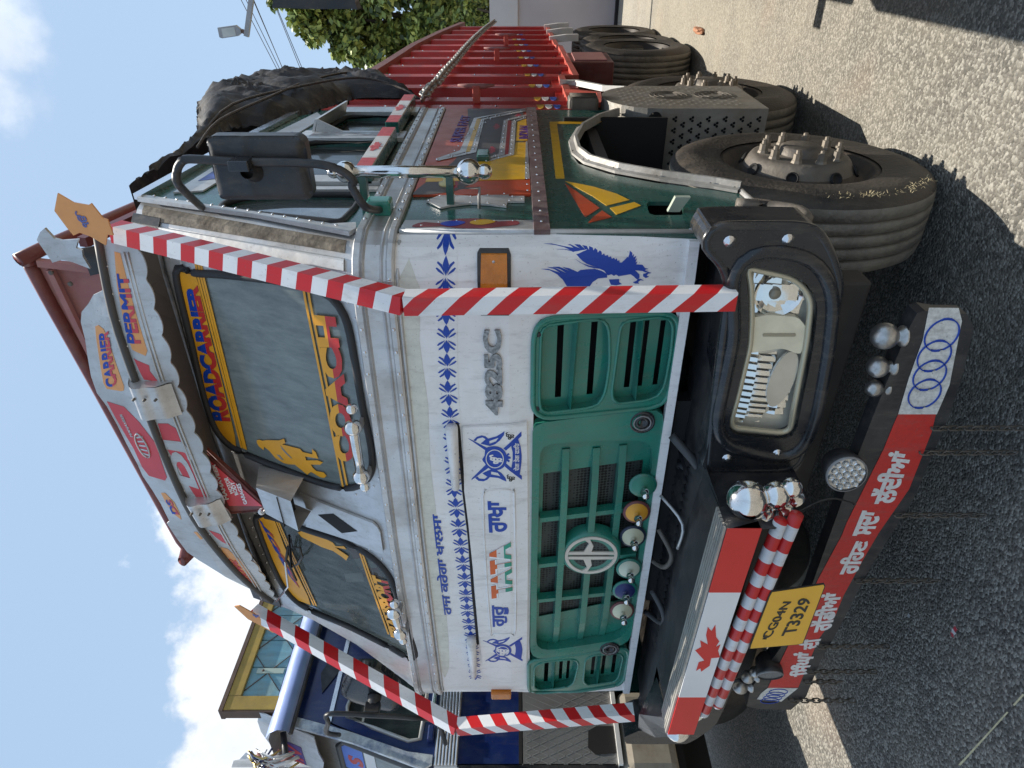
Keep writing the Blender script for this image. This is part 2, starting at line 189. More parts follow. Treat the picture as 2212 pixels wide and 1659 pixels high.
'grC':[(-0.634,1.632),(-0.622,1.563),(-0.622,1.355),(-0.624,1.151),(-0.648,1.132),(-0.89,1.119),(-1.196,1.118),(-1.144,1.117),(-1.953,1.144),(-1.972,1.178),(-2.002,1.325),(-2.037,1.52),(-2.035,1.587),(-1.974,1.61),(-1.517,1.621)],
'grCi':[(-0.727,1.599),(-0.703,1.585),(-0.731,1.481),(-0.767,1.168),(-0.808,1.154),(-1.015,1.156),(-1.282,1.17),(-1.882,1.178),(-1.942,1.196),(-1.98,1.561),(-1.95,1.581),(-1.21,1.595),(-1.036,1.593)],
'mesh':[(-0.893,1.593),(-0.89,1.411),(-0.89,1.18),(-1.153,1.185),(-1.056,1.194),(-1.226,1.218),(-1.624,1.254),(-1.756,1.303),(-1.772,1.581),(-1.118,1.593)],
'grL':[(-2.046,1.621),(-2.044,1.587),(-1.985,1.141),(-2.017,1.133),(-2.25,1.135),(-2.292,1.158),(-2.441,1.566),(-2.428,1.605),(-2.309,1.618)],
'pk3':[(-2.119,1.586),(-2.085,1.559),(-2.066,1.393),(-2.095,1.375),(-2.264,1.399),(-2.296,1.422),(-2.335,1.561),(-2.269,1.583)],
'pk4':[(-2.07,1.349),(-2.039,1.323),(-2.032,1.188),(-2.06,1.17),(-2.234,1.179),(-2.268,1.197),(-2.283,1.34),(-2.238,1.355)],
's6':[(-2.135,1.542),(-2.134,1.52),(-2.373,1.512),(-2.384,1.535)],
's7':[(-2.134,1.472),(-2.132,1.453),(-2.331,1.447),(-2.337,1.464)],
's8':[(-2.13,1.432),(-2.127,1.411),(-2.322,1.414),(-2.322,1.431)],
's9':[(-2.119,1.308),(-2.118,1.291),(-2.324,1.289),(-2.324,1.306)],
's10':[(-2.117,1.257),(-2.115,1.238),(-2.301,1.236),(-2.305,1.253)],
's11':[(-2.114,1.21),(-2.115,1.194),(-2.288,1.187),(-2.295,1.204)],
'bA1':[(-0.835,1.509),(-1.982,1.485)],
'bA2':[(-0.867,1.392),(-1.968,1.371)],
'bA3':[(-0.84,1.296),(-1.934,1.271)],
'bA0':[(-1.121,1.577),(-1.596,1.573)],
'vb1':[(-1.115,1.592),(-1.105,1.15)],
'vb2':[(-1.125,1.593),(-1.083,1.278)],
'vb3':[(-1.374,1.589),(-1.369,1.485)],
'vb4':[(-1.608,1.584),(-1.601,1.256)],
'logoC':[(-1.319,1.374),(-1.337,1.273),(-1.173,1.384)],
'disks':[(-0.974,1.195),(-1.11,1.206),(-1.244,1.208),(-1.434,1.206),(-1.571,1.211),(-1.707,1.21)],
'knobs':[(-0.927,1.199),(-1.069,1.205),(-1.203,1.207),(-1.267,1.221),(-1.516,1.215),(-1.643,1.21)],
'camR':[(-0.672,1.229),(-0.676,1.191)],
'camL':[(-1.981,1.244),(-1.984,1.22)],
'stripW':[(-0.043,1.186),(-0.034,1.156),(-0.22,1.121),(-0.608,1.102),(-0.619,1.119),(-0.948,1.118),(-1.252,1.14),(-1.099,1.102),(-1.801,1.109),(-1.978,1.115),(-1.978,1.134),(-2.307,1.123),(-2.321,1.188),(-2.25,1.137),(-1.997,1.136),(-1.96,1.144),(-1.117,1.12),(-1.196,1.116),(-0.881,1.117),(-0.633,1.132),(-0.597,1.104),(-0.22,1.129)],
'cabW':[(-0.011,2.045),(-0.018,1.189),(-0.044,1.155),(-0.22,1.121),(-1.252,1.14),(-1.978,1.115),(-2.307,1.123),(-2.393,1.424),(-2.479,1.892),(-2.277,1.964),(-2.277,1.997),(-2.333,1.967),(-2.02,1.957),(-1.562,1.968),(-1.031,2.007),(-1.16,2.005),(-0.381,2.018),(-0.245,2.033),(-0.092,2.052),(-0.071,2.051)],
'flagA':[(-0.732,1.034),(-0.732,0.931),(-1.021,0.938),(-1.019,1.041)],
'flagB':[(-1.019,1.041),(-1.021,0.938),(-1.614,0.968),(-1.608,1.059)],
'flagC':[(-1.608,1.059),(-1.614,0.968),(-1.861,0.977),(-1.847,1.075)],
'leaf':[(-1.442,1.028),(-1.392,1.026),(-1.382,1.007),(-1.324,1.048),(-1.305,1.03),(-1.268,1.039),(-1.291,1.009),(-1.24,1.023),(-1.195,1.024),(-1.217,1.008),(-1.184,1.0),(-1.249,0.987),(-1.273,0.972),(-1.305,0.98),(-1.291,0.965),(-1.324,0.968),(-1.363,0.955),(-1.368,0.985),(-1.412,0.984),(-1.447,1.009),(-1.427,1.015)],
'ballE':[(-1.877,1.032),(-1.877,0.985)],
'tubeA':[(-0.716,0.848),(-0.748,0.872),(-1.741,0.946)],
'tubeB':[(-0.688,0.839),(-1.651,0.911)],
'plateN':[(-1.022,0.841),(-0.984,0.677),(-0.996,0.67),(-1.294,0.673),(-1.301,0.689),(-1.326,0.857),(-1.304,0.858),(-1.046,0.845)],
'tN1':[(-1.264,0.828),(-1.259,0.795),(-1.07,0.765),(-1.07,0.792)],
'tN2':[(-1.25,0.761),(-1.239,0.715),(-1.056,0.7),(-1.052,0.742)],
'shelf':[(-0.732,1.037),(-1.847,1.079)],
'chrome1':[(-0.683,0.96),(-0.683,0.905)],
'chrome2':[(-0.673,0.874),(-0.673,0.837)],
'chrome3':[(-0.645,0.831),(-0.645,0.803)],
'cb1':[(-0.765,0.961),(-0.744,0.864),(-0.694,0.82)],
'houO':[(0.098,1.159),(0.114,1.148),(0.112,0.886),(0.106,0.843),(0.022,0.785),(-0.065,0.741),(-0.114,0.73),(-0.484,0.698),(-0.635,0.705),(-0.76,0.705),(-0.876,0.675),(-1.049,0.755),(-1.041,0.905),(-0.767,0.998),(-0.552,1.027),(-0.071,1.061),(0.017,1.118)],
'hlO':[(-0.028,1.007),(-0.031,1.0),(-0.052,0.9),(-0.073,0.862),(-0.108,0.829),(-0.141,0.816),(-0.254,0.8),(-0.357,0.792),(-0.518,0.782),(-0.596,0.775),(-0.603,0.79),(-0.583,0.955),(-0.558,0.962),(-0.452,0.957),(-0.272,0.954),(-0.18,0.967),(-0.071,0.989)],
'hlRing':[(-0.003,1.03),(0.01,0.971),(-0.008,0.867),(-0.06,0.817),(-0.124,0.786),(-0.296,0.759),(-0.518,0.738),(-0.642,0.743),(-0.678,0.763),(-0.621,0.965),(-0.552,0.991),(-0.42,0.989),(-0.225,0.988),(-0.071,1.022)],
'endw':[(-0.594,1.074),(-0.691,0.787),(-0.833,0.883),(-0.829,0.993)],
'lowR1':[(-0.106,0.509),(-0.107,0.425),(-0.148,0.401),(-0.367,0.36),(-0.478,0.361),(-0.478,0.482),(-0.343,0.491),(-0.214,0.492)],
'lowR2':[(-0.478,0.482),(-0.478,0.364),(-0.547,0.354),(-0.79,0.349),(-0.996,0.391),(-1.128,0.408),(-1.332,0.428),(-1.451,0.429),(-1.597,0.459),(-1.924,0.466),(-1.927,0.596),(-1.64,0.572),(-1.237,0.547),(-1.008,0.519),(-0.947,0.518),(-0.615,0.486),(-0.514,0.484)],
'lowR3':[(-1.927,0.594),(-1.93,0.466),(-2.028,0.516),(-2.011,0.626),(-1.967,0.617)],
'lowBl':[(-0.125,0.536),(-0.117,0.519),(-0.131,0.485),(-0.126,0.394),(-0.169,0.364),(-0.296,0.334),(-0.47,0.314),(-0.578,0.315),(-0.842,0.314),(-1.2,0.371),(-1.513,0.391),(-1.685,0.423),(-1.906,0.42),(-1.993,0.415),(-2.095,0.459),(-2.088,0.603),(-2.069,0.659),(-1.943,0.668),(-1.652,0.598),(-1.303,0.562),(-0.9,0.579),(-0.676,0.562),(-0.457,0.552),(-0.18,0.538)],
'lowballs':[(-0.207,0.597),(-0.314,0.586),(-0.391,0.575),(-1.942,0.707),(-1.875,0.687),(-1.839,0.662)],
'ringsA':[(-0.19,0.444),(-0.261,0.442),(-0.329,0.433),(-0.396,0.426)],
'tL1':[(-1.852,0.514),(-1.833,0.458),(-1.683,0.459),(-1.674,0.54)],
'tL2':[(-1.66,0.517),(-1.66,0.459),(-1.584,0.457),(-1.602,0.534)],
'tL3':[(-1.557,0.505),(-1.537,0.434),(-1.311,0.446),(-1.315,0.513)],
'tL4':[(-1.21,0.493),(-1.211,0.418),(-1.034,0.422),(-1.038,0.471)],
'tL5':[(-1.01,0.476),(-1.007,0.418),(-0.893,0.415),(-0.887,0.474)],
'tL6':[(-0.857,0.466),(-0.855,0.391),(-0.633,0.396),(-0.62,0.462)],
'fogR':[(-0.76,0.555),(-0.76,0.471),(-0.848,0.531)],
'fogL':[(-1.793,0.633),(-1.793,0.561)],
'chain':[(-0.529,0.336),(-0.628,0.341),(-0.906,0.338),(-1.242,0.383),(-1.635,0.429),(-1.805,0.43),(-1.876,0.427),(-2.012,0.462)],
'chainE':[(-0.535,0.054),(-0.635,0.014),(-0.91,-0.04),(-1.246,0.068),(-1.641,0.132),(-1.799,0.155),(-1.828,0.281),(-2.024,0.178)],
'gR':[(-0.098,1.065),(-0.113,2.0)],
'gRt':[(-0.024,2.968)],
'gL':[(-2.191,1.14),(-2.312,1.946)],
'gLt':[(-2.135,3.024)],
'sStrip':[(1.787,1.586),(1.787,1.565),(0.027,1.588),(0.027,1.611)],
'sDoorR':[(0.902,2.001),(1.799,1.965),(1.787,1.587),(1.567,1.883),(0.949,1.912),(0.902,1.972)],
'sDoorG':[(0.827,1.999),(0.937,1.867),(1.548,1.828),(1.733,1.589),(1.638,1.591),(1.518,1.737),(0.909,1.75),(0.762,1.924),(0.627,2.015)],
'sC1':[(0.827,1.999),(0.847,1.999),(0.966,1.914),(1.567,1.885),(1.821,1.587),(1.776,1.588),(1.554,1.869),(0.943,1.887),(0.827,1.996)],
'sC2':[(0.827,1.998),(0.946,1.87),(1.548,1.848),(1.766,1.588),(1.722,1.589),(1.538,1.832),(0.937,1.844),(0.807,1.992)],
'sC3':[(0.827,1.824),(0.912,1.749),(1.522,1.737),(1.649,1.59),(1.608,1.591),(1.514,1.716),(0.902,1.724),(0.821,1.801)],
'sC4':[(0.807,1.801),(0.909,1.709),(1.503,1.698),(1.598,1.591),(1.567,1.592),(1.499,1.676),(0.902,1.685),(0.794,1.793)],
'sY1':[(0.943,1.887),(1.554,1.869),(1.548,1.848),(0.946,1.87)],
'sR1':[(0.902,1.724),(1.514,1.716),(1.507,1.698),(0.906,1.709)],
'sY2':[(1.124,1.678),(1.489,1.671),(1.558,1.589),(1.132,1.6)],
'sY3':[(0.536,2.013),(0.621,2.011),(0.821,1.801),(0.898,1.686),(1.101,1.678),(1.104,1.634),(0.567,1.644),(0.533,2.009)],
'sV':[(1.104,1.634),(1.117,1.607),(0.564,1.618),(0.567,1.644)],
'sPl':[(0.329,1.988),(0.403,1.936),(0.378,1.83),(0.413,1.705),(0.378,1.702),(0.38,1.648),(0.321,1.648),(0.319,1.707),(0.27,1.71),(0.291,1.769),(0.302,1.833),(0.281,1.894),(0.257,1.931)],
'sPan':[(0.187,2.038),(0.183,1.606),(0.027,1.61),(0.02,2.007)],
'sOrn':[(0.091,2.003),(0.119,1.97),(0.107,1.916),(0.148,1.866),(0.148,1.78),(0.123,1.735),(0.132,1.682),(0.115,1.667),(0.095,1.673),(0.082,1.719),(0.063,1.777),(0.063,1.848),(0.082,1.914),(0.074,1.994)],
'sBlu':[(0.099,1.918),(0.119,1.902),(0.127,1.865),(0.115,1.839),(0.095,1.851),(0.078,1.884)],
'sYel':[(0.115,1.825),(0.133,1.806),(0.138,1.77),(0.123,1.743),(0.107,1.755),(0.092,1.786),(0.099,1.816)],
'sHin':[(8.544,2.357),(1.138,1.836),(1.123,1.772),(1.018,1.769),(1.018,1.831)],
'tSUP':[(1.109,1.97),(1.113,1.918),(1.622,1.902),(1.632,1.95)],
'tIND':[(1.161,1.664),(1.161,1.612),(1.405,1.607),(1.405,1.66)],
'sDoorBg':[(0.53,2.015),(1.805,1.963),(1.805,1.584),(0.524,1.617)],
'sLow':[(1.803,1.569),(1.823,1.346),(1.664,1.337),(1.627,1.212),(1.553,1.096),(1.19,1.33),(0.837,1.453),(0.777,1.437),(0.609,1.264),(0.505,1.054),(0.447,0.866),(0.284,0.888),(0.115,0.839),(0.108,0.928),(-0.034,1.166),(-0.0,1.587),(0.742,1.586)],
'sLY1':[(1.528,1.512),(1.548,1.247),(1.476,1.29),(1.489,1.307),(1.484,1.477),(0.598,1.493),(0.598,1.527)],
'sSai1':[(0.566,1.493),(0.501,1.395),(0.418,1.319),(0.35,1.282),(0.291,1.369),(0.39,1.406)],
'sSai2':[(0.542,1.496),(0.267,1.395),(0.177,1.451),(0.354,1.474)],
'sSai3':[(0.267,1.36),(0.327,1.269),(0.292,1.251),(0.201,1.346)],
'sSai4':[(0.123,1.447),(0.177,1.426),(0.242,1.389),(0.177,1.364)],
'sCut':[(0.319,1.227),(0.354,1.212),(0.367,1.101),(0.372,1.112),(0.193,1.141),(0.177,1.128),(0.18,1.238),(0.233,1.243)],
'sArO':[(1.627,1.221),(1.413,1.357),(1.283,1.426),(1.184,1.467),(0.837,1.479),(0.777,1.45),(0.501,1.055),(0.501,1.148),(0.428,0.872),(0.258,0.89),(0.115,0.839)],
'sArI':[(1.664,0.814),(1.517,1.167),(1.283,1.321),(1.161,1.363),(0.992,1.355),(0.85,1.335),(0.696,1.219),(0.609,1.04),(0.652,1.121),(0.505,0.887),(0.39,0.858),(0.25,0.853),(0.123,0.826)],
'flg1':[(1.549,2.162),(1.53,2.081),(0.859,2.095),(0.951,2.172)],
'flg2':[(0.905,2.19),(0.891,2.122),(0.409,2.134),(0.428,2.203)],
'cbar':[(0.264,2.273),(0.297,2.237),(0.317,1.815),(0.317,1.779)],
'qglass':[(0.242,2.67),(0.315,2.674),(0.372,2.614),(0.4,2.491),(0.409,2.248),(0.405,2.239),(0.354,2.22),(0.233,2.231),(0.123,2.252),(0.108,2.249),(0.185,2.432)],
'dwin':[(0.992,2.613),(1.283,2.652),(0.837,2.194),(0.609,2.191),(0.577,2.313),(0.556,2.497)],
'dpil':[(1.158,2.625),(1.302,2.246),(1.14,2.205),(0.825,2.248),(0.754,2.497)],
'dwin2':[(1.265,2.497),(1.459,2.51),(1.586,2.189),(1.247,2.229)],
'mirO':[(0.28,2.54),(0.29,2.525),(0.287,2.302),(0.27,2.288),(0.127,2.309),(0.109,2.333),(0.114,2.567),(0.137,2.581)],
'mirArm':[(0.106,2.671),(0.157,2.674),(0.196,2.669),(0.223,2.65),(0.233,2.621),(0.225,2.476),(0.223,2.305),(0.213,2.224),(0.196,2.182),(0.169,2.156),(0.152,2.163),(0.09,2.13)],
'mirEnd':[(0.209,2.762),(0.193,2.159)],
'apil':[(0.345,2.992),(0.354,2.972),(0.267,2.762),(-0.014,2.192),(-0.034,2.238),(-0.113,2.191),(-0.137,2.166),(-0.137,2.166),(0.123,2.576),(0.233,2.839)],
'roofE':[(0.345,2.992),(0.566,2.961),(0.837,2.895),(1.283,2.893),(1.571,2.818),(1.823,2.755)],
'tarp':[(0.583,3.142),(0.741,3.135),(1.019,3.148),(1.126,3.14),(1.301,3.154),(1.899,3.384),(2.067,3.401),(2.297,3.348),(2.472,3.285),(2.578,3.087),(2.605,2.905),(2.717,2.823),(3.018,2.775),(2.834,2.826),(2.661,2.661),(2.717,2.488),(2.297,2.374),(2.112,2.204),(2.112,2.319),(2.112,2.586),(1.704,2.734),(1.526,2.898),(1.492,3.013),(1.301,3.075),(1.019,3.112),(0.775,3.116)],
'bTop':[(2.897,2.748),(2.679,2.672),(3.682,2.637),(4.877,2.595),(6.134,2.484),(7.5,2.322)],
'bRear':[(7.5,2.322),(7.5,1.927),(7.634,1.783),(6.999,1.304)],
'bBot':[(6.881,1.289),(4.472,1.332),(3.488,1.271),(3.135,1.237),(2.679,1.359),(1.858,1.383)],
'bRibs':[(2.175,1.39),(2.679,1.38),(3.119,1.285),(3.632,1.273),(4.109,1.269),(4.602,1.267),(5.098,1.301),(5.669,1.306),(6.335,1.303),(6.881,1.289)],
'bChain':[(1.908,2.169),(2.233,2.166),(2.414,2.145),(2.822,2.14),(3.396,2.117),(4.226,2.096),(5.175,2.06),(6.233,2.004),(7.37,1.924)],
'bSemi':[(2.065,1.501),(2.51,1.534),(2.99,1.56),(3.46,1.593),(3.888,1.613),(4.286,1.644),(4.709,1.679),(5.144,1.702)],
'bCl':[(2.011,1.893),(3.888,1.824),(5.053,1.765)],
'tank':[(1.963,1.181),(1.738,1.198),(2.214,1.093),(1.499,1.201),(2.19,0.569),(1.797,0.662)],
'mirCl':[(0.255,2.468),(0.257,2.429),(0.209,2.439),(0.212,2.477)],
'bbOut':[(0.39,3.439),(1.238,3.324),(1.062,3.084),(0.371,3.142),(0.292,3.139),(0.386,3.41)],
'bbIn':[(0.446,3.35),(0.625,3.34),(1.062,3.298),(1.178,3.218),(1.062,3.084),(0.732,3.114),(0.371,3.128)],
'bbRoof':[(0.216,3.143),(0.371,3.142),(0.561,3.126),(0.757,3.106),(1.071,3.071),(1.043,2.973),(0.774,2.975),(0.577,2.986),(0.371,2.989),(0.36,3.042),(0.328,3.088)],
'bbWin':[(0.375,2.709),(0.342,2.699),(0.314,2.659),(0.233,2.427),(0.172,2.297),(0.178,2.265),(0.216,2.239),(0.342,2.226),(0.364,2.447),(0.393,2.661)],
'bbWin2':[(0.817,2.646),(0.657,2.624),(0.637,2.277),(0.69,2.35),(0.757,2.508)],
'bbMir':[(-2.268,2.497),(-2.254,2.439),(-2.287,2.398),(-2.403,2.28),(-2.492,2.274),(-2.605,2.302),(-2.645,2.333),(-2.631,2.385),(-2.543,2.522),(-2.457,2.565),(-2.403,2.555)],
'bbArm':[(-2.561,2.627),(-2.44,2.612),(-2.4,2.589),(-2.39,2.542),(-2.43,2.423),(-2.45,2.311),(-2.45,2.169)],
'bbArm2':[(0.856,2.911),(0.752,2.873),(0.693,2.809),(0.677,2.697),(0.664,2.529),(0.652,2.469)],
'bbFlag':[(0.485,2.872),(0.618,2.911),(0.716,2.878),(0.659,2.785)],
'bbTrim':[(0.335,2.78),(0.342,2.757),(0.87,2.747),(0.887,2.765)],
'bbTrim2':[(0.593,2.75),(0.601,2.629),(0.609,2.267),(0.589,2.265),(0.589,2.627)],
'bbBelt':[(0.07,2.141),(0.044,2.009),(0.468,2.018),(0.514,2.113)],
'bbPil':[(0.36,3.042),(0.36,2.972),(0.292,2.804),(0.209,2.557),(0.109,2.342),(0.063,2.153),(0.038,2.144),(0.057,2.334),(0.182,2.619),(0.285,2.844),(0.321,2.935)],
'bbLow':[(0.054,2.009),(0.047,1.659),(0.46,1.618),(0.477,2.031)],
'bbPlate':[(0.051,1.623),(0.044,1.096),(0.464,1.089),(0.502,1.226),(0.477,1.571)],
'bbHole':[(0.307,1.243),(0.252,1.237),(0.207,1.201),(0.199,1.109),(0.307,1.093)],
'bbFw':[(-3.296,2.782),(-3.061,2.74),(-3.008,2.706),(-3.002,2.661),(-3.05,2.59),(-3.183,2.409),(-3.296,2.254)],
'bbFp':[(-2.67,3.201),(-2.782,3.181),(-3.174,3.232),(-3.174,2.086),(-3.034,2.34),(-2.864,2.598),(-2.798,2.769),(-2.734,2.974)],
'lamp':[(-0.361,5.921),(-0.329,5.649),(-0.372,5.606),(-0.415,5.601),(-0.458,5.654),(-0.491,5.892),(-0.48,5.921)],
'lampn':[(-0.376,5.599),(-0.339,5.459)],
'lampa':[(-0.48,5.574),(-0.48,5.513),(0.069,5.29),(0.069,5.372)],
'w1':[(-0.807,9.375),(-3.287,8.453)],
'w2':[(-0.807,9.234),(-3.287,8.392)],
'w3':[(-0.89,9.015),(-3.287,8.337)],
'w4':[(-0.932,8.985),(-3.216,8.37)],
'w5':[(-0.994,8.437),(-3.24,7.848)],
'w6':[(-1.057,8.392),(-3.24,7.772)],
'nmir':[(0.587,2.498),(0.571,2.485),(0.576,2.241),(0.59,2.224)],
'stone':[(0.061,5.137),(0.025,4.711)],
'lit1':[(-1.441,-0.336)],
'lit2':[(-1.64,-0.109)],
'line1':[(-1.849,-0.623),(-1.837,-0.632),(-1.432,-0.665),(-1.437,-0.659)],
'line2':[(-1.392,-0.662),(-1.387,-0.669),(-1.314,-0.675),(-1.318,-0.668)]}
for k in ('vbot','vtop','vtube'): D[k]=sorted(D[k],key=lambda p:-p[0])
# ------------------------------------------------------------ materials
MATS={}
def grime(t,sock,amt,col_=(.16,.13,.10)):
    g=N(t,'ShaderNodeNewGeometry'); sc_=N(t,'ShaderNodeVectorMath',operation='MULTIPLY'); sc_.inputs[1].default_value=(30,30,7); t.links.new(g.outputs['Position'],sc_.inputs[0])
    n1=N(t,'ShaderNodeTexNoise'); n1.inputs['Scale'].default_value=1; n1.inputs['Detail'].default_value=6; n1.inputs['Roughness'].default_value=.7; t.links.new(sc_.outputs[0],n1.inputs['Vector'])
    n2=N(t,'ShaderNodeTexNoise'); n2.inputs['Scale'].default_value=130; n2.inputs['Detail'].default_value=3; t.links.new(g.outputs['Position'],n2.inputs['Vector'])
    a=N(t,'ShaderNodeMapRange'); t.links.new(n1.outputs['Fac'],a.inputs[0]); a.inputs[1].default_value=.52; a.inputs[2].default_value=.80; a.inputs[4].default_value=amt
    b=N(t,'ShaderNodeMapRange'); t.links.new(n2.outputs['Fac'],b.inputs[0]); b.inputs[1].default_value=.66; b.inputs[2].default_value=.72; b.inputs[4].default_value=amt
    f=math_(t,'MAXIMUM',a.outputs[0],b.outputs[0]); m=N(t,'ShaderNodeMix',data_type='RGBA'); t.links.new(f,m.inputs[0]); t.links.new(sock,m.inputs[6]); m.inputs[7].default_value=(*col_,1); return m.outputs[2]
def mat(name,c,rough=.5,metal=0,var=.12,scale=6,bump=0,bscale=60,dirt=None,coat=0,spec=.5,streak=False):
    if name in MATS: return MATS[name]
    m=bpy.data.materials.new(name); m.use_nodes=True; t=m.node_tree; b=t.nodes['Principled BSDF']
    tc=N(t,'ShaderNodeTexCoord'); g=N(t,'ShaderNodeNewGeometry')
    vec=g.outputs['Position']
    n=N(t,'ShaderNodeTexNoise'); n.inputs['Scale'].default_value=scale; n.inputs['Detail'].default_value=6
    if streak:
        mp=N(t,'ShaderNodeVectorMath',operation='MULTIPLY'); mp.inputs[1].default_value=streak; t.links.new(vec,mp.inputs[0]); t.links.new(mp.outputs[0],n.inputs['Vector'])
    else: t.links.new(vec,n.inputs['Vector'])
    r=N(t,'ShaderNodeMapRange'); t.links.new(n.outputs['Fac'],r.inputs[0]); r.inputs[1].default_value=.3; r.inputs[2].default_value=.7; r.inputs[3].default_value=1-var; r.inputs[4].default_value=1+var
    v=N(t,'ShaderNodeVectorMath',operation='SCALE'); v.inputs[0].default_value=c[:3]; t.links.new(r.outputs[0],v.inputs['Scale'])
    out=v.outputs[0]
    if dirt:
        dc,amt,ds=dirt
        n2=N(t,'ShaderNodeTexNoise'); n2.inputs['Scale'].default_value=ds; n2.inputs['Detail'].default_value=8; n2.inputs['Roughness'].default_value=.65; t.links.new(vec,n2.inputs['Vector'])
        r2=N(t,'ShaderNodeMapRange'); t.links.new(n2.outputs['Fac'],r2.inputs[0]); r2.inputs[1].default_value=.42; r2.inputs[2].default_value=.72; r2.inputs[4].default_value=amt
        mm=N(t,'ShaderNodeMix',data_type='RGBA'); t.links.new(r2.outputs[0],mm.inputs[0]); t.links.new(out,mm.inputs[6]); mm.inputs[7].default_value=(*dc,1); out=mm.outputs[2]
        out=grime(t,out,.42); rr=math_(t,'ADD',rough,math_(t,'MULTIPLY',r2.outputs[0],.35)); t.links.new(rr,b.inputs['Roughness'])
    else: 
        rr=math_(t,'ADD',rough-.06,math_(t,'MULTIPLY',n.outputs['Fac'],.12)); t.links.new(rr,b.inputs['Roughness'])
    t.links.new(out,b.inputs['Base Color']); b.inputs['Metallic'].default_value=metal
    b.inputs['Coat Weight'].default_value=coat; b.inputs['Coat Roughness'].default_value=.12; b.inputs['Specular IOR Level'].default_value=spec
    if bump:
        nb=N(t,'ShaderNodeTexNoise'); nb.inputs['Scale'].default_value=bscale; nb.inputs['Detail'].default_value=4; t.links.new(vec,nb.inputs['Vector'])
        bp=N(t,'ShaderNodeBump'); bp.inputs['Strength'].default_value=bump; bp.inputs['Distance'].default_value=.01; t.links.new(nb.outputs['Fac'],bp.inputs['Height']); t.links.new(bp.outputs[0],b.inputs['Normal'])
    MATS[name]=m; return m
DUST=(.30,.25,.19)
ALU=mat('aluminium',(.62,.615,.61),.38,.65,.14,5,.35,9,((.36,.33,.29),.55,6))
ALU2=mat('aluminium_bright',(.74,.74,.75),.22,.95,.1,5,.2,12)
ALUP=mat('aluminium_painted_pale',(.56,.575,.58),.45,.35,.12,4,.3,10,((.33,.30,.27),.5,6))
CHR=mat('chrome',(.85,.84,.82),.08,1,.04,8,.04,30,((.4,.35,.28),.25,14))
WHITE=mat('white_paint',(.86,.85,.84),.33,0,.03,3,.06,14,((.62,.56,.48),.40,5),.2)
CREAM=mat('cream_primer',(.72,.71,.62),.5,0,.08,10,0,0,((.5,.48,.42),.5,30))
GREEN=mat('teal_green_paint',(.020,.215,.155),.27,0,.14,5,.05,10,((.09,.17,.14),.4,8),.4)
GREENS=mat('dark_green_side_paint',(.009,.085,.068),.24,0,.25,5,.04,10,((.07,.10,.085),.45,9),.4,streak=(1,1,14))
BLUE=mat('blue_vinyl',(.006,.055,.38),.4,0,.05)
RED=mat('red_vinyl',(.58,.03,.025),.38,0,.07,5,0,0,((.12,.03,.02),.3,40))
PINKR=mat('faded_red_vinyl',(.62,.07,.085),.45,0,.1,9)
ORG=mat('orange_vinyl',(.78,.36,.13),.5,0,.06,30)
YEL=mat('yellow_orange_vinyl',(.80,.36,.02),.4,0,.07,10)
YEL2=mat('yellow_side_paint',(.70,.38,.015),.35,0,.08,6,0,0,((.45,.3,.1),.3,20))
ORED=mat('orange_red_paint',(.46,.06,.018),.38,0,.08,5,0,0,((.2,.08,.05),.3,12))
MAR=mat('maroon_paint',(.16,.035,.03),.4,0,.1,5,0,0,((.25,.12,.1),.5,10))
PMAR=mat('faded_maroon_paint',(.33,.13,.12),.55,0,.1,6,0,0,((.42,.24,.2),.5,9))
BODYR=mat('cargo_red_paint',(.44,.018,.012),.40,0,.20,2.5,.05,8,((.28,.03,.02),.3,6),.05)
BLK=mat('black_plastic',(.017,.018,.021),.38,0,.2,8,.05,120,((.10,.09,.08),.45,9))
BLKG=mat('black_gloss_plastic',(.012,.014,.018),.25,0,.1,8,.03,40,((.07,.065,.06),.3,6),.2)
RUB=mat('black_rubber',(.022,.022,.024),.6,0,.2,8)
TYRE=mat('dusty_tyre_rubber',(.030,.026,.023),.6,0,.3,7,.4,70,((.13,.10,.07),.6,4))
TREAD=mat('dusty_tread',(.17,.155,.13),.85,0,.25,12,.8,45,((.27,.24,.19),.8,7))
DIRTM=mat('dirty_metal',(.13,.115,.10),.55,.4,.25,10,.3,40,((.22,.19,.15),.7,7))
DARK=mat('dark_underbody',(.012,.011,.011),.8,0,.3,4)
GREY=mat('grey_painted_metal',(.28,.28,.28),.45,.2,.1,6,.1,20,((.2,.18,.16),.5,12))
SGREY=mat('grey_panel_paint',(.095,.085,.085),.5,0,.1,8,0,0,((.16,.14,.13),.4,12))
TARP=mat('dark_tarpaulin',(.0085,.007,.008),.62,0,.3,3,.5,22,((.022,.018,.018),.5,5))
AMB=mat('amber_plastic',(.62,.19,.008),.2,0,.15,30,.3,200,None,.4)
PLY=mat('plate_yellow',(.78,.42,.04),.4,0,.05)
INK=mat('black_ink',(.02,.02,.02),.5)
MESHM=mat('black_mesh',(.018,.020,.020),.5,.3,.1)
BBLUE=mat('blue_truck_paint',(.008,.022,.12),.28,0,.15,4,.06,8,((.05,.08,.16),.4,10),.4)
LBLUE=mat('pale_blue_planks',(.17,.36,.42),.7,0,.12,6,.2,20,((.30,.32,.25),.5,8),streak=(6,6,1))
YWOOD=mat('yellow_painted_frame',(.40,.27,.05),.6,0,.12,8,.15,15,((.2,.14,.06),.5,7))
BWOOD=mat('brown_wood',(.12,.075,.055),.75,0,.2,10,.2,20)
WORN=mat('worn_blue_silver',(.60,.64,.66),.4,.3,.2,10,.2,20,((.04,.10,.25),.9,12))
SEAT=mat('cab_lining',(.10,.09,.085),.8)
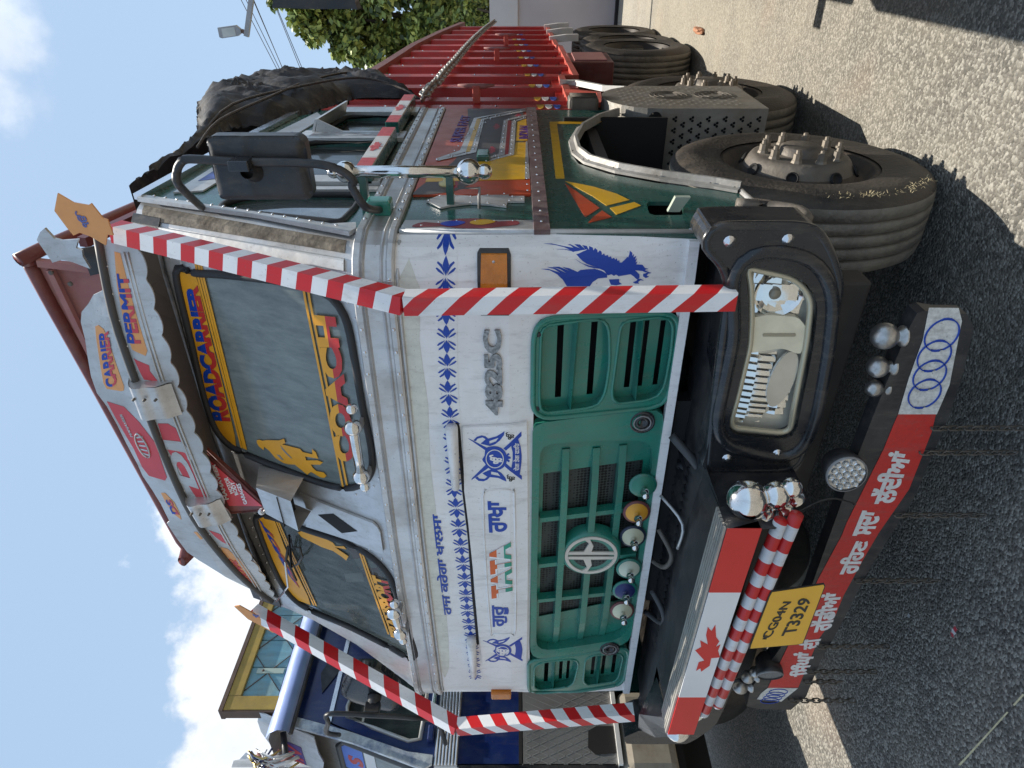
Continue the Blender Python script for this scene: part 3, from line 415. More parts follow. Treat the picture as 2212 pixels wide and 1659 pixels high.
def stripes(name,a,period,ca,cb,duty=.5,ph=0.0):
    m=mat(name,ca,.35,0,.05); t=m.node_tree; b=t.nodes['Principled BSDF']
    g=N(t,'ShaderNodeNewGeometry'); d=N(t,'ShaderNodeVectorMath',operation='DOT_PRODUCT'); d.inputs[1].default_value=tuple(a); t.links.new(g.outputs['Position'],d.inputs[0])
    f=math_(t,'FRACT',math_(t,'ADD',math_(t,'DIVIDE',d.outputs['Value'],period),100+ph)); s=math_(t,'LESS_THAN',f,duty)
    mm=N(t,'ShaderNodeMix',data_type='RGBA'); src=b.inputs['Base Color'].links[0].from_socket
    t.links.new(s,mm.inputs[0]); t.links.new(src,mm.inputs[6]); mm.inputs[7].default_value=(*cb,1); t.links.new(grime(t,mm.outputs[2],.35),b.inputs['Base Color']); return m
def glassmat(name,tint,fac,rough=.06,dust=(.30,.33,.31),streak=True):
    m=bpy.data.materials.new(name); m.use_nodes=True; t=m.node_tree; b=t.nodes['Principled BSDF']; o=t.nodes['Material Output']
    b.inputs['Base Color'].default_value=(*tint,1); b.inputs['Roughness'].default_value=rough; b.inputs['Specular IOR Level'].default_value=.7
    g=N(t,'ShaderNodeNewGeometry'); mp=N(t,'ShaderNodeVectorMath',operation='MULTIPLY'); mp.inputs[1].default_value=(9,6,.9) if streak else (5,5,5); t.links.new(g.outputs['Position'],mp.inputs[0])
    n=N(t,'ShaderNodeTexNoise'); n.inputs['Scale'].default_value=3; n.inputs['Detail'].default_value=9; n.inputs['Roughness'].default_value=.7; t.links.new(mp.outputs[0],n.inputs[0])
    mm=N(t,'ShaderNodeMix',data_type='RGBA'); r=N(t,'ShaderNodeMapRange'); t.links.new(n.outputs['Fac'],r.inputs[0]); r.inputs[1].default_value=.3; r.inputs[2].default_value=.75
    t.links.new(r.outputs[0],mm.inputs[0]); mm.inputs[6].default_value=(*tint,1); mm.inputs[7].default_value=(*dust,1); t.links.new(mm.outputs[2],b.inputs['Base Color'])
    tr=N(t,'ShaderNodeBsdfTransparent'); tr.inputs[0].default_value=(.95,.95,.93,1) if name=='headlight_lens' else (.72,.78,.76,1); ms=N(t,'ShaderNodeMixShader'); 
    fc=math_(t,'ADD',fac,math_(t,'MULTIPLY',r.outputs[0],.06 if name=='headlight_lens' else .25)); t.links.new(fc,ms.inputs[0]); t.links.new(tr.outputs[0],ms.inputs[1]); t.links.new(b.outputs[0],ms.inputs[2]); t.links.new(ms.outputs[0],o.inputs[0]); return m
GLASS=glassmat('dusty_windscreen',(.165,.195,.19),.76,.14,(.235,.265,.245))
GLASS2=glassmat('windscreen_clearer',(.17,.195,.185),.34,.08,(.23,.25,.23))
GLASSD=glassmat('dark_window',(.03,.035,.035),.7,.08,(.07,.075,.07))
GLASSQ=glassmat('quarter_glass',(.16,.18,.18),.62,.03,(.2,.22,.21),False); _b=GLASSQ.node_tree.nodes['Principled BSDF']; _b.inputs['Coat Weight'].default_value=1; _b.inputs['Coat IOR'].default_value=2.2; _b.inputs['Coat Roughness'].default_value=.02
LENS=glassmat('headlight_lens',(.55,.53,.48),.015,.03,(.6,.57,.5),False)

# ------------------------------------------------------------ surfaces of the vehicles
GP=[(-2.46,.04),(-2.37,.03),(-2.34,.0),(-2.28,-.02),(-2.1,-.035),(-1.8,-.06),(-1.5,-.085),(-1.18,-.10),(-.6,-.10),(-.2,-.10),(-.10,-.09),(-.05,-.06),(-.02,-.02),(0.0,.04),(.3,.1)]
def G(X):
    if X<=GP[0][0]: return GP[0][1]
    for (a,b),(c,d) in zip(GP,GP[1:]):
        if X<=c: return b+(d-b)*(X-a)/(c-a)
    return GP[-1][1]
def fF(X,Z): return G(X)*min(1,max(.1,.1+.9*(Z-1.15)/.55))+(.42*(Z-2.17) if Z>2.17 else 0)
def fV(X,Z): return .02+.19*(X+.9)**2+(.25*(Z-3.0) if Z>3.0 else 0)
SF=lambda a,b,o=0:(a,fF(a,b)-o,b)
SV=lambda a,b,o=0:(a,fV(a,b)-o,b)
SS=lambda a,b,o=0:(o,a,b)
SB=lambda a,b,o=0:(-.03*(a-1.9)+o,a,b)
def SY(c): return lambda a,b,o=0:(a,c-o,b)
def SX(c): return lambda a,b,o=0:(c+o,a,b)
SZ=lambda a,b,o=0:(a,b,o)
XC=[p[0] for p in GP]; ZC=[1.15,1.3,1.425,1.56,1.7,2.17,2.5,2.8]
XV=[-.1*i for i in range(0,26)]
CUTS={SF:(XC,ZC),SV:(XV,[3.0])}
# ------------------------------------------------------------ builders
def link(o,parent=None):
    col.objects.link(o)
    if parent is not None:
        o.parent=parent
        r=parent
        w=Vector((0,0,0))
        while r is not None: w+=r.location; r=r.parent
        o.location=o.location-w
    return o
def empty(name,loc,label=None,cat=None,group=None,parent=None):
    o=bpy.data.objects.new(name,None); o.location=loc; o.empty_display_size=.1; link(o,parent)
    if label: o['label']=label
    if cat: o['category']=cat
    if group: o['group']=group
    return o
def tag(o,label=None,cat=None,group=None,kind=None):
    for k,v in (('label',label),('category',cat),('group',group),('kind',kind)):
        if v: o[k]=v
    return o
def fin(bm,name,mats,parent=None,smooth=False,loc=None):
    me=bpy.data.meshes.new(name); bm.to_mesh(me); bm.free()
    for m in (mats if isinstance(mats,(list,tuple)) else [mats]): me.materials.append(m)
    if smooth:
        for p in me.polygons: p.use_smooth=True
    o=bpy.data.objects.new(name,me)
    if loc is not None: o.location=loc
    return link(o,parent)
def catmull(pts,n=4,closed=True):
    out=[];L=len(pts)
    for i in range(L if closed else L-1):
        p0=pts[(i-1)%L] if closed or i>0 else pts[0]; p1=pts[i]; p2=pts[(i+1)%L]; p3=pts[(i+2)%L] if closed or i+2<L else pts[-1]
        for k in range(n):
            t=k/n
            out.append(tuple(.5*((2*b)+(-a+c)*t+(2*a-5*b+4*c-d)*t*t+(-a+3*b-3*c+d)*t**3) for a,b,c,d in zip(p0,p1,p2,p3)))
    if not closed: out.append(tuple(pts[-1]))
    return out
def cutgrid(bm,surf,extra=None):
    cu=CUTS.get(surf) if extra is None else extra
    if not cu: return
    for ax,vals in ((0,cu[0]),(1,cu[1])):
        if not bm.verts: return
        lo=min(v.co[ax] for v in bm.verts); hi=max(v.co[ax] for v in bm.verts)
        for c in vals:
            if lo+1e-4<c<hi-1e-4:
                no=(1,0,0) if ax==0 else (0,1,0); co=(c,0,0) if ax==0 else (0,c,0)
                bmesh.ops.bisect_plane(bm,geom=bm.verts[:]+bm.edges[:]+bm.faces[:],plane_co=co,plane_no=no,dist=1e-5)
from mathutils.geometry import delaunay_2d_cdt
def _wind(x,y,lp):
    w=0
    for i in range(len(lp)):
        ax,ay=lp[i-1]; bx,by=lp[i]
        if ay<=y<by:
            if (bx-ax)*(y-ay)-(x-ax)*(by-ay)>0: w+=1
        elif by<=y<ay:
            if (bx-ax)*(y-ay)-(x-ax)*(by-ay)<0: w-=1
    return w
def cdt_fill(loops,keep):
    V_=[];E_=[]
    for lp in loops:
        n0=len(V_); V_+=[Vector((p[0],p[1])) for p in lp]; E_+=[(n0+i,n0+(i+1)%len(lp)) for i in range(len(lp))]
    vs,_,fs,_,_,_=delaunay_2d_cdt(V_,E_,[],0,1e-6)
    bm=bmesh.new(); bv=[None]*len(vs)
    for f in fs:
        cx_=sum(vs[i].x for i in f)/len(f); cy_=sum(vs[i].y for i in f)/len(f)
        if keep(cx_,cy_):
            for i in f:
                if bv[i] is None: bv[i]=bm.verts.new((vs[i].x,vs[i].y,0))
            try: bm.faces.new([bv[i] for i in f])
            except ValueError: pass
    return bm
def fill2d(pts,holes=()):
    P_=[(p[0],p[1]) for p in pts]; H_=[[(p[0],p[1]) for p in h] for h in holes]
    return cdt_fill([P_]+H_,lambda x,y:_wind(x,y,P_)!=0 and not any(_wind(x,y,h) for h in H_))
def emboss(bm,surf,off,th,disp=None):
    """lift a flat 2D mesh on to a surface and give it walls"""
    bmesh.ops.recalc_face_normals(bm,faces=bm.faces[:])
    be=[e for e in bm.edges if len(e.link_faces)==1]
    low={}
    pos={v:(v.co.x,v.co.y) for v in bm.verts}
    for v in list(pos):
        a,b=pos[v]; o=off+th+(disp(a,b) if disp else 0)
        v.co=surf(a,b,o)
    if th:
        for e in be:
            for v in e.verts:
                if v not in low:
                    a,b=pos[v]; low[v]=bm.verts.new(surf(a,b,off))
        for e in be:
            a,b=e.verts
            try: bm.faces.new((a,b,low[b],low[a]))
            except ValueError: pass
    return bm
def patch(name,parent,surf,pts,mats,off=0,th=.004,holes=(),sm=0,extra=None,disp=None,smooth=False):
    if sm: pts=catmull(pts,sm)
    bm=fill2d(pts,holes); cutgrid(bm,surf,extra); emboss(bm,surf,off,th,disp)
    return fin(bm,name,mats,parent,smooth)
def bil(q,u,v):
    bl,br,tr,tl=q[1],q[2],q[3],q[0]
    return tuple((bl[i]*(1-u)+br[i]*u)*(1-v)+(tl[i]*(1-u)+tr[i]*u)*v for i in (0,1))
TXC=[]
def inset(pts,d):
    """grow (d>0) or shrink a simple loop"""
    n=len(pts); A=sum(pts[i][0]*pts[(i+1)%n][1]-pts[(i+1)%n][0]*pts[i][1] for i in range(n)); s=1 if A>0 else -1
    out=[]
    for i in range(n):
        a=Vector(pts[i-1]);b=Vector(pts[i]);c=Vector(pts[(i+1)%n])
        e1=(b-a).normalized();e2=(c-b).normalized(); n1=Vector((e1.y,-e1.x))*s;n2=Vector((e2.y,-e2.x))*s
        m=(n1+n2); m=m.normalized() if m.length>1e-6 else n1
        out.append(tuple(b+m*d/max(.5,m.dot(n1))))
    return out

def _loops(s):
    cu=bpy.data.curves.new('t','FONT'); cu.body=s; cu.resolution_u=3; cu.dimensions='2D'; cu.fill_mode='NONE'
    ob=bpy.data.objects.new('t',cu); col.objects.link(ob); dg=bpy.context.evaluated_depsgraph_get()
    me=bpy.data.meshes.new_from_object(ob.evaluated_get(dg)); bpy.data.objects.remove(ob); bpy.data.curves.remove(cu)
    nb={}
    for e in me.edges:
        p,q=e.vertices; nb.setdefault(p,[]).append(q); nb.setdefault(q,[]).append(p)
    V_=[(v.co.x,v.co.y) for v in me.vertices]; E_=[tuple(e.vertices) for e in me.edges]; bpy.data.meshes.remove(me)
    nxt={p:q for p,q in E_}
    seen=set(); out=[]
    for st in range(len(V_)):
        if st in seen or st not in nb: continue
        lp=[st]; seen.add(st); cur=nxt.get(st,nb[st][0])
        while cur not in seen:
            lp.append(cur); seen.add(cur); c_=nxt.get(cur)
            if c_ is None or c_ in seen:
                c_=next((k for k in nb[cur] if k not in seen),None)
                if c_ is None: break
            cur=c_
        pts=[]
        for i in lp:
            if not pts or math.hypot(V_[i][0]-pts[-1][0],V_[i][1]-pts[-1][1])>2e-3: pts.append(V_[i])
        if len(pts)>2 and math.hypot(pts[0][0]-pts[-1][0],pts[0][1]-pts[-1][1])<2e-3: pts.pop()
        if len(pts)>2: out.append(pts)
    return out
def _area(p): return sum(p[i-1][0]*p[i][1]-p[i][0]*p[i-1][1] for i in range(len(p)))/2
def _inside(p,poly):
    c=False
    for i in range(len(poly)):
        a=poly[i];b=poly[i-1]
        if (a[1]>p[1])!=(b[1]>p[1]) and p[0]<(b[0]-a[0])*(p[1]-a[1])/(b[1]-a[1])+a[0]: c=not c
    return c
def _glyph(s,bold):
    """contours of a string filled by winding number, so overlapping strokes stay solid"""
    L=_loops(s)
    if not L: return []
    sg=1 if _area(max(L,key=lambda p:abs(_area(p))))>0 else -1
    L=[(inset(p,bold) if _area(p)*sg>0 else inset(p,-bold)) if bold else p for p in L if not(_area(p)*sg<0 and abs(_area(p))<bold*bold*9)]
    bm=cdt_fill(L,lambda x,y:sum(_wind(x,y,l) for l in L)*sg>0)
    bm.verts.index_update(); r=([v.co.copy() for v in bm.verts],[tuple(v.index for v in f.verts) for f in bm.faces]); bm.free()
    return [r]
_BAR={}
def _barx(s):
    if s not in _BAR: _BAR[s]=max(v[0] for l in _loops(s+'|') for v in l)
    return _BAR[s]
GCACHE={}
def text(name,parent,surf,s,quad,mats,off=.006,th=.0012,bold=.02,split=None):
    """quad: top-left, bottom-left, bottom-right, top-right in surface coordinates"""
    G_=[]; x_base=_barx('')
    for i,ch in enumerate(s):
        if ch==' ': continue
        k=(ch,bold)
        if k not in GCACHE: GCACHE[k]=_glyph(ch,bold)
        for V_,F_ in GCACHE[k]: G_.append((V_,F_,_barx(s[:i])-x_base))
    allx=[v.x+d for V_,_,d in G_ for v in V_]; ally=[v.y for V_,_,_ in G_ for v in V_]
    x0,x1,y0,y1=min(allx),max(allx),min(ally),max(ally)
    full=bmesh.new()
    for gi,(V_,F_,d) in enumerate(G_):
        bm=bmesh.new(); vs=[bm.verts.new(((v.x+d-x0)/(x1-x0),(v.y-y0)/(y1-y0),0)) for v in V_]
        for f in F_:
            try: bm.faces.new([vs[i] for i in f])
            except ValueError: pass
        bmesh.ops.remove_doubles(bm,verts=bm.verts[:],dist=1e-5)
        for s_ in (split or []): bmesh.ops.bisect_plane(bm,geom=bm.verts[:]+bm.edges[:]+bm.faces[:],plane_co=(0,s_,0),plane_no=(0,1,0),dist=1e-5)
        if split:
            for f in bm.faces:
                y=f.calc_center_median().y; f.material_index=sum(1 for s_ in split if y<s_)
        for v in bm.verts: a=bil(quad,v.co.x,v.co.y); v.co=(a[0],a[1],0)
        if surf in CUTS: cutgrid(bm,surf)
        emboss(bm,surf,off,th+.00015*(gi%3))
        me=bpy.data.meshes.new('g'); bm.to_mesh(me); bm.free(); full.from_mesh(me); bpy.data.meshes.remove(me)
    return fin(full,name,mats,parent)
def sweep(name,parent,path,r,mats,closed=False,n=8,sm=0,smooth=True,flat=1.0,square=False,caps=True,up=None):
    path=[Vector(p) for p in path]
    if sm: path=[Vector(p) for p in catmull(path,sm,closed)]
    bm=bmesh.new(); rings=[];L=len(path)
    for i,p in enumerate(path):
        a=path[(i-1)%L] if closed or i>0 else path[0]; b=path[(i+1)%L] if closed or i<L-1 else path[-1]
        t=(b-a).normalized(); u=Vector(up) if up else (Vector((0,0,1)) if abs(t.z)<.9 else Vector((0,1,0)))
        s=t.cross(u).normalized(); w=s.cross(t).normalized()
        if isinstance(r,(list,tuple)):
            f_=i/(L-1)*(len(r)-1); k_=min(int(f_),len(r)-2); rr=r[k_]+(r[k_+1]-r[k_])*(f_-k_)
        else: rr=r
        ring=[]
        for k in range(4 if square else n):
            an=2*math.pi*(k+.5)/(4 if square else n)
            q=1.414 if square else 1
            ring.append(bm.verts.new(p+s*math.cos(an)*rr*q+w*math.sin(an)*rr*q*flat))
        rings.append(ring)
    m=len(rings[0])
    for i in range(L if closed else L-1):
        A=rings[i];B=rings[(i+1)%L]
        for k in range(m): bm.faces.new((A[k],A[(k+1)%m],B[(k+1)%m],B[k]))
    if not closed and caps: bm.faces.new(rings[0][::-1]); bm.faces.new(rings[-1])
    return fin(bm,name,mats,parent,smooth and not square)
def lathe(name,parent,c,axis,prof,mats,n=32,smooth=True,mi=None,arc=None):
    """prof: (height along axis, radius)"""
    ax=Vector(axis).normalized(); u=ax.orthogonal().normalized(); w=ax.cross(u); bm=bmesh.new(); c=Vector(c); R=[]
    for h,r in prof:
        if r<1e-5: R.append([bm.verts.new(c+ax*h)])
        else: R.append([bm.verts.new(c+ax*h+(u*math.cos(2*math.pi*k/n)+w*math.sin(2*math.pi*k/n))*r) for k in range(n)])
    for i in range(len(R)-1):
        A,B=R[i],R[i+1]
        for k in range(n):
            l=(k+1)%n
            if len(A)==1 and len(B)==1: continue
            if len(A)==1: f=bm.faces.new((A[0],B[k],B[l]))
            elif len(B)==1: f=bm.faces.new((A[k],A[l],B[0]))
            else: f=bm.faces.new((A[k],A[l],B[l],B[k]))
            if mi: f.material_index=mi[i]
    bmesh.ops.recalc_face_normals(bm,faces=bm.faces[:])
    return fin(bm,name,mats,parent,smooth)
def ball(name,parent,c,r,m,n=20,axis=(0,0,1),squash=1):
    pr=[(-r*squash*math.cos(math.pi*i/(n//2)),r*math.sin(math.pi*i/(n//2))) for i in range(n//2+1)]
    pr[0]=(pr[0][0],0);pr[-1]=(pr[-1][0],0)
    return lathe(name,parent,c,axis,pr,m,n)
def box(name,parent,lo,hi,mats,bev=0,rot=None):
    bm=bmesh.new(); bmesh.ops.create_cube(bm,size=1)
    for v in bm.verts: v.co=Vector([(lo[i]+hi[i])/2+v.co[i]*(hi[i]-lo[i]) for i in range(3)])
    if bev: bmesh.ops.bevel(bm,geom=bm.edges[:],offset=bev,segments=2,affect='EDGES',profile=.5)
    return fin(bm,name,mats,parent)
def hull(name,parent,pts,faces,mats,bev=0):
    bm=bmesh.new(); vs=[bm.verts.new(p) for p in pts]
    for f in faces: bm.faces.new([vs[i] for i in f])
    bmesh.ops.recalc_face_normals(bm,faces=bm.faces[:])
    if bev: bmesh.ops.bevel(bm,geom=bm.edges[:],offset=bev,segments=2,affect='EDGES')
    return fin(bm,name,mats,parent)
def prism(name,parent,pts3,d,mats,bev=0):
    n=len(pts3); P=[Vector(p) for p in pts3]; Q=[p+Vector(d) for p in P]
    return hull(name,parent,P+Q,[tuple(range(n)),tuple(range(2*n-1,n-1,-1))]+[(i,(i+1)%n,n+(i+1)%n,n+i) for i in range(n)],mats,bev)
def ell(cx,cz,rx,rz,n=28,a0=0,a1=2*math.pi,rot=0):
    o=[]
    for i in range(n):
        t=a0+(a1-a0)*i/(n if abs(a1-a0-2*math.pi)<1e-6 else n-1); x,y=rx*math.cos(t),rz*math.sin(t)
        o.append((cx+x*math.cos(rot)-y*math.sin(rot),cz+x*math.sin(rot)+y*math.cos(rot)))
    return o
def along(path,step):
    path=[Vector(p) for p in path]; out=[];acc=0
    for a,b in zip(path,path[1:]):
        L=(b-a).length; t=(step-acc)%step if acc else 0
        s=step-acc if acc else 0
        while s<=L: out.append(a+(b-a)*(s/L)); s+=step
        acc=(L-(s-step))
    return out
RM={}
def dome_mesh(r,axis):
    key=(r,tuple(axis))
    if key in RM: return RM[key]
    o=lathe('rivet',None,(0,0,0),axis,[(0,r),(r*.45,r*.8),(r*.7,r*.4),(r*.75,0)],ALU2,7); me=o.data; bpy.data.objects.remove(o); RM[key]=me; return me
NR=[0]
def rivets(parent,pts,r=.006,axis=(0,-1,0),name='rivet'):
    me=dome_mesh(r,axis)
    for p in pts:
        if NR[0]<298:
            NR[0]+=1; o=bpy.data.objects.new(name,me); o.location=p; link(o,parent)
        else: EXTRA.append((p,r,axis))
EXTRA=[]
def maple(cx,cz,sx,sz):
    h=[(0,-.5),(.04,-.2),(.3,-.28),(.25,-.15),(.5,.08),(.42,.12),(.47,.3),(.3,.26),(.25,.34),(.1,.15),(.16,.45),(.07,.4),(0,.55)]
    return [(cx+x*sx,cz+z*sz) for x,z in h]+[(cx-x*sx,cz+z*sz) for x,z in reversed(h[1:-1])]
def sx(pts,k=1.02):
    cx=sum(p[0] for p in pts)/len(pts);cz=sum(p[1] for p in pts)/len(pts); return [(cx+(p[0]-cx)*k,cz+(p[1]-cz)*k) for p in pts]
def smooth_loop(pts,n=72,it=5):
    P_=[Vector(p) for p in pts]; L=[0]
    Q_=P_+[P_[0]]
    for a,b in zip(Q_,Q_[1:]): L.append(L[-1]+(b-a).length)
    out=[]
    for k in range(n):
        d=L[-1]*k/n
        for i in range(len(P_)):
            if L[i]<=d<=L[i+1] and L[i+1]>L[i]: out.append(Q_[i].lerp(Q_[i+1],(d-L[i])/(L[i+1]-L[i]))); break
    for _ in range(it): out=[(out[i-1]+out[i]*2+out[(i+1)%len(out)])/4 for i in range(len(out))]
    return [tuple(p) for p in out]
def rrect(x0,x1,z0,z1,r,n=5):
    o=[]
    for cx_,cz_,a in ((x1-r,z1-r,0),(x0+r,z1-r,90),(x0+r,z0+r,180),(x1-r,z0+r,270)):
        for k in range(n+1): t=math.radians(a+90*k/n); o.append((cx_+r*math.cos(t),cz_+r*math.sin(t)))
    return o
def grow(q,ku,kv):
    c=(sum(p[0] for p in q)/4,sum(p[1] for p in q)/4); v=[((q[0][i]+q[3][i])/2-(q[1][i]+q[2][i])/2)*(kv-1)/2 for i in (0,1)]
    sg=[1,-1,-1,1]; return [(p[0]+v[0]*g,p[1]+v[1]*g) for p,g in zip(q,sg)]
# ============================================================ SETTING
def ground():
    bm=bmesh.new()
    xs=[-400,-60,-12,-5,0,3,12,60,400]; ys=[-400,-40,-6,0,4,12,40,120,600]
    V=[[bm.verts.new((x,y,0)) for y in ys] for x in xs]
    for i in range(len(xs)-1):
        for j in range(len(ys)-1): bm.faces.new((V[i][j],V[i+1][j],V[i+1][j+1],V[i][j+1]))
    m=bpy.data.materials.new('coarse_asphalt'); m.use_nodes=True; t=m.node_tree; b=t.nodes['Principled BSDF']
    g=N(t,'ShaderNodeNewGeometry'); P=g.outputs['Position']
    vo=N(t,'ShaderNodeTexVoronoi'); vo.inputs['Scale'].default_value=88; t.links.new(P,vo.inputs['Vector'])
    vo.inputs['Randomness'].default_value=1
    n1=N(t,'ShaderNodeTexNoise'); n1.inputs['Scale'].default_value=2.2; n1.inputs['Detail'].default_value=8; t.links.new(P,n1.inputs['Vector'])
    n3=N(t,'ShaderNodeTexNoise'); n3.inputs['Scale'].default_value=45; n3.inputs['Detail'].default_value=5; t.links.new(P,n3.inputs['Vector'])
    hs=N(t,'ShaderNodeSeparateColor'); t.links.new(vo.outputs['Color'],hs.inputs[0])
    cr=N(t,'ShaderNodeValToRGB'); cr.color_ramp.elements[0].color=(.050,.048,.045,1); cr.color_ramp.elements[1].color=(.31,.295,.26,1); cr.color_ramp.elements[1].position=1
    e=cr.color_ramp.elements.new(.5); e.color=(.105,.10,.088,1)
    t.links.new(hs.outputs[0],cr.inputs[0])
    # wind-blown dust between the stones, more of it towards the back of the yard
    sp=N(t,'ShaderNodeSeparateXYZ'); t.links.new(P,sp.inputs[0])
    far=N(t,'ShaderNodeMapRange'); t.links.new(sp.outputs[1],far.inputs[0]); far.inputs[1].default_value=-.5; far.inputs[2].default_value=5; far.inputs[3].default_value=0.02; far.inputs[4].default_value=.55
    dm=N(t,'ShaderNodeMapRange'); t.links.new(n1.outputs['Fac'],dm.inputs[0]); dm.inputs[1].default_value=.4; dm.inputs[2].default_value=.65; dm.inputs[4].default_value=.35
    f=math_(t,'ADD',math_(t,'MULTIPLY',dm.outputs[0],.5),far.outputs[0]); f=math_(t,'MULTIPLY',f,math_(t,'ADD',.4,n3.outputs['Fac']))
    mx=N(t,'ShaderNodeMix',data_type='RGBA'); t.links.new(f,mx.inputs[0]); t.links.new(cr.outputs[0],mx.inputs[6]); mx.inputs[7].default_value=(.42,.375,.295,1)
    n4=N(t,'ShaderNodeTexNoise'); n4.inputs['Scale'].default_value=.9; n4.inputs['Detail'].default_value=3; t.links.new(P,n4.inputs['Vector'])
    rs=N(t,'ShaderNodeMapRange'); t.links.new(n4.outputs['Fac'],rs.inputs[0]); rs.inputs[1].default_value=.56; rs.inputs[2].default_value=.72; rs.inputs[4].default_value=.2
    m2=N(t,'ShaderNodeMix',data_type='RGBA'); t.links.new(rs.outputs[0],m2.inputs[0]); t.links.new(mx.outputs[2],m2.inputs[6]); m2.inputs[7].default_value=(.30,.17,.10,1)
    t.links.new(m2.outputs[2],b.inputs['Base Color']); b.inputs['Roughness'].default_value=.85
    hh=math_(t,'ADD',math_(t,'MULTIPLY',vo.outputs['Distance'],-1.0),math_(t,'MULTIPLY',n3.outputs['Fac'],.7))
    bp=N(t,'ShaderNodeBump'); bp.inputs['Strength'].default_value=.7; bp.inputs['Distance'].default_value=.014; t.links.new(hh,bp.inputs['Height']); t.links.new(bp.outputs[0],b.inputs['Normal'])
    return tag(fin(bm,'ground',m),'coarse grey asphalt yard dusted with pale sand','ground',kind='structure')
ground()
SUNLINE=mat('sun_sliver_paint',(.62,.55,.34),.7,0,.2,30,.3,90)  # pale colour standing in for slivers of sunlight on the shaded asphalt
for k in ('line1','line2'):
    o=patch('painted_sun_sliver',None,SZ,D[k],SUNLINE,.004,0)
    tag(o,'longer sliver of sunlight painted pale yellow on the asphalt at the corner' if k=='line1' else 'shorter sliver of sunlight painted pale yellow on the asphalt','painted sunlight',kind='structure')
# ============================================================ MAIN TRUCK
T=empty('truck',(-1.18,3.2,0),'green and white decorated cargo truck with red body, parked facing the camera','truck')
def P(*a,**k): return patch(a[0],T,*a[1:],**k)
# --- cab shell
ho=[sx(D['glassR'],1.0),sx(D['glassL'],1.0)]
outer=[(-.002,2.172),(-.003,2.6),(-.004,2.99),(-.35,3.02),(-1.1,3.02),(-1.9,3.02),(-2.03,2.98),(-2.015,2.80),(-2.03,2.66),(-2.10,2.45),(-2.27,2.21),(-2.33,2.172)]
gR=catmull(D['glassR'][:9]+[(-.975,2.6),(-.985,2.33)]+[(-.84,2.200),(-.575,2.207),(-.32,2.211),(-.20,2.222),(-.155,2.28),(-.15,2.36),(-.165,2.55),(-.185,2.74),(-.20,2.80)],2); gR=smooth_loop(gR[:0]+[p for p in gR if p[0]<-.15],90,3); gL=smooth_loop(D['glassL'],80,3)
fr=P('windscreen_frame',SF,outer,ALU,-.012,.012,holes=[gR,gL])
for nm,g,gm in (('windscreen_pane',gR,GLASS),('windscreen_pane',gL,GLASS2)):
    p=P(nm,SF,g,gm,-.008,.004)
    sweep('rubber_seal',p,[SF(a,b,.004) for a,b in inset(g,.008)],.0135,RUB,True,8)
    p['label']='right windscreen pane with yellow band' if g is gR else 'left windscreen pane with yellow band'
    g is gR and globals().__setitem__('PR',p) or globals().__setitem__('PL',p)
PR=[o for o in T.children if o.name.startswith('windscreen_pane')][0]; PL=[o for o in T.children if o.name.startswith('windscreen_pane')][1]
patch('sun_band',PR,SF,[(min(-.19,p[0]),p[1]) for p in D['bandR']],YEL,.0,.001); patch('sun_band',PL,SF,D['bandL'],YEL,0,.001)
def linepatch(parent,a,b,w,m,off=.001,name='pinstripe',surf=SF):
    a=Vector(a);b=Vector(b);d=(b-a).normalized();n=Vector((-d.y,d.x))*w/2
    return patch(name,parent,surf,[tuple(a+n),tuple(b+n),tuple(b-n),tuple(a-n)],m,off,.001)
for k in ('st1','st2','st3'): linepatch(PR,*D[k],.009,YEL)
for k in ('sl1','sl2'): linepatch(PL,*D[k],.008,YEL)
for k in ('sb1','sb2'): linepatch(PR,*D[k],.0085,YEL)
for k in ('sb3','sb4'): linepatch(PL,*D[k],.009,YEL)
text('lettering',PR,SF,'ROADCARRIER',grow(D['tROAD'],1,1.10),[BLUE,RED],.002,.001,.06,[.45])
text('lettering',PR,SF,'COACH',grow(D['tCOACH'],1,1.05),[YEL,RED],.004,.001,.06,[.5])
text('lettering',PL,SF,'DEVJOT',D['tDEV'],[BLUE,RED],.002,.001,.06,[.45])
text('lettering',PL,SF,'TRANSPORT',D['tTRANS'],[YEL,RED],.004,.001,.05,[.45])
patch('saint_figure_sticker',PR,SF,D['fig1'],YEL,.001,.001); patch('sticker_outline',PR,SF,D['fig1a'],GREY,.0025,.0005); patch('sticker_outline',PR,SF,D['fig1b'],GREY,.0025,.0005)
patch('saint_figure_sticker',PL,SF,D['fig2'],YEL,.001,.001)
# --- dark lining round the top of the windscreen and visor underside
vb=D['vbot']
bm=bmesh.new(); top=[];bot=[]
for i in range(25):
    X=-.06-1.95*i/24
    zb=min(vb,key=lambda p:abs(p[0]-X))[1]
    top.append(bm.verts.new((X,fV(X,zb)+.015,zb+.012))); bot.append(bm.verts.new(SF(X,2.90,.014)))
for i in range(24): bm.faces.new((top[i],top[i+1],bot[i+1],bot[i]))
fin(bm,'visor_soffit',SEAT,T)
hd=[(-.03,2.885),(-.03,3.0),(-2.02,3.0),(-2.01,2.84),(-1.9,2.84),(-1.4,2.885),(-.9,2.905),(-.3,2.885)]
P('header_rail',SF,hd,BLK,.003,.008)
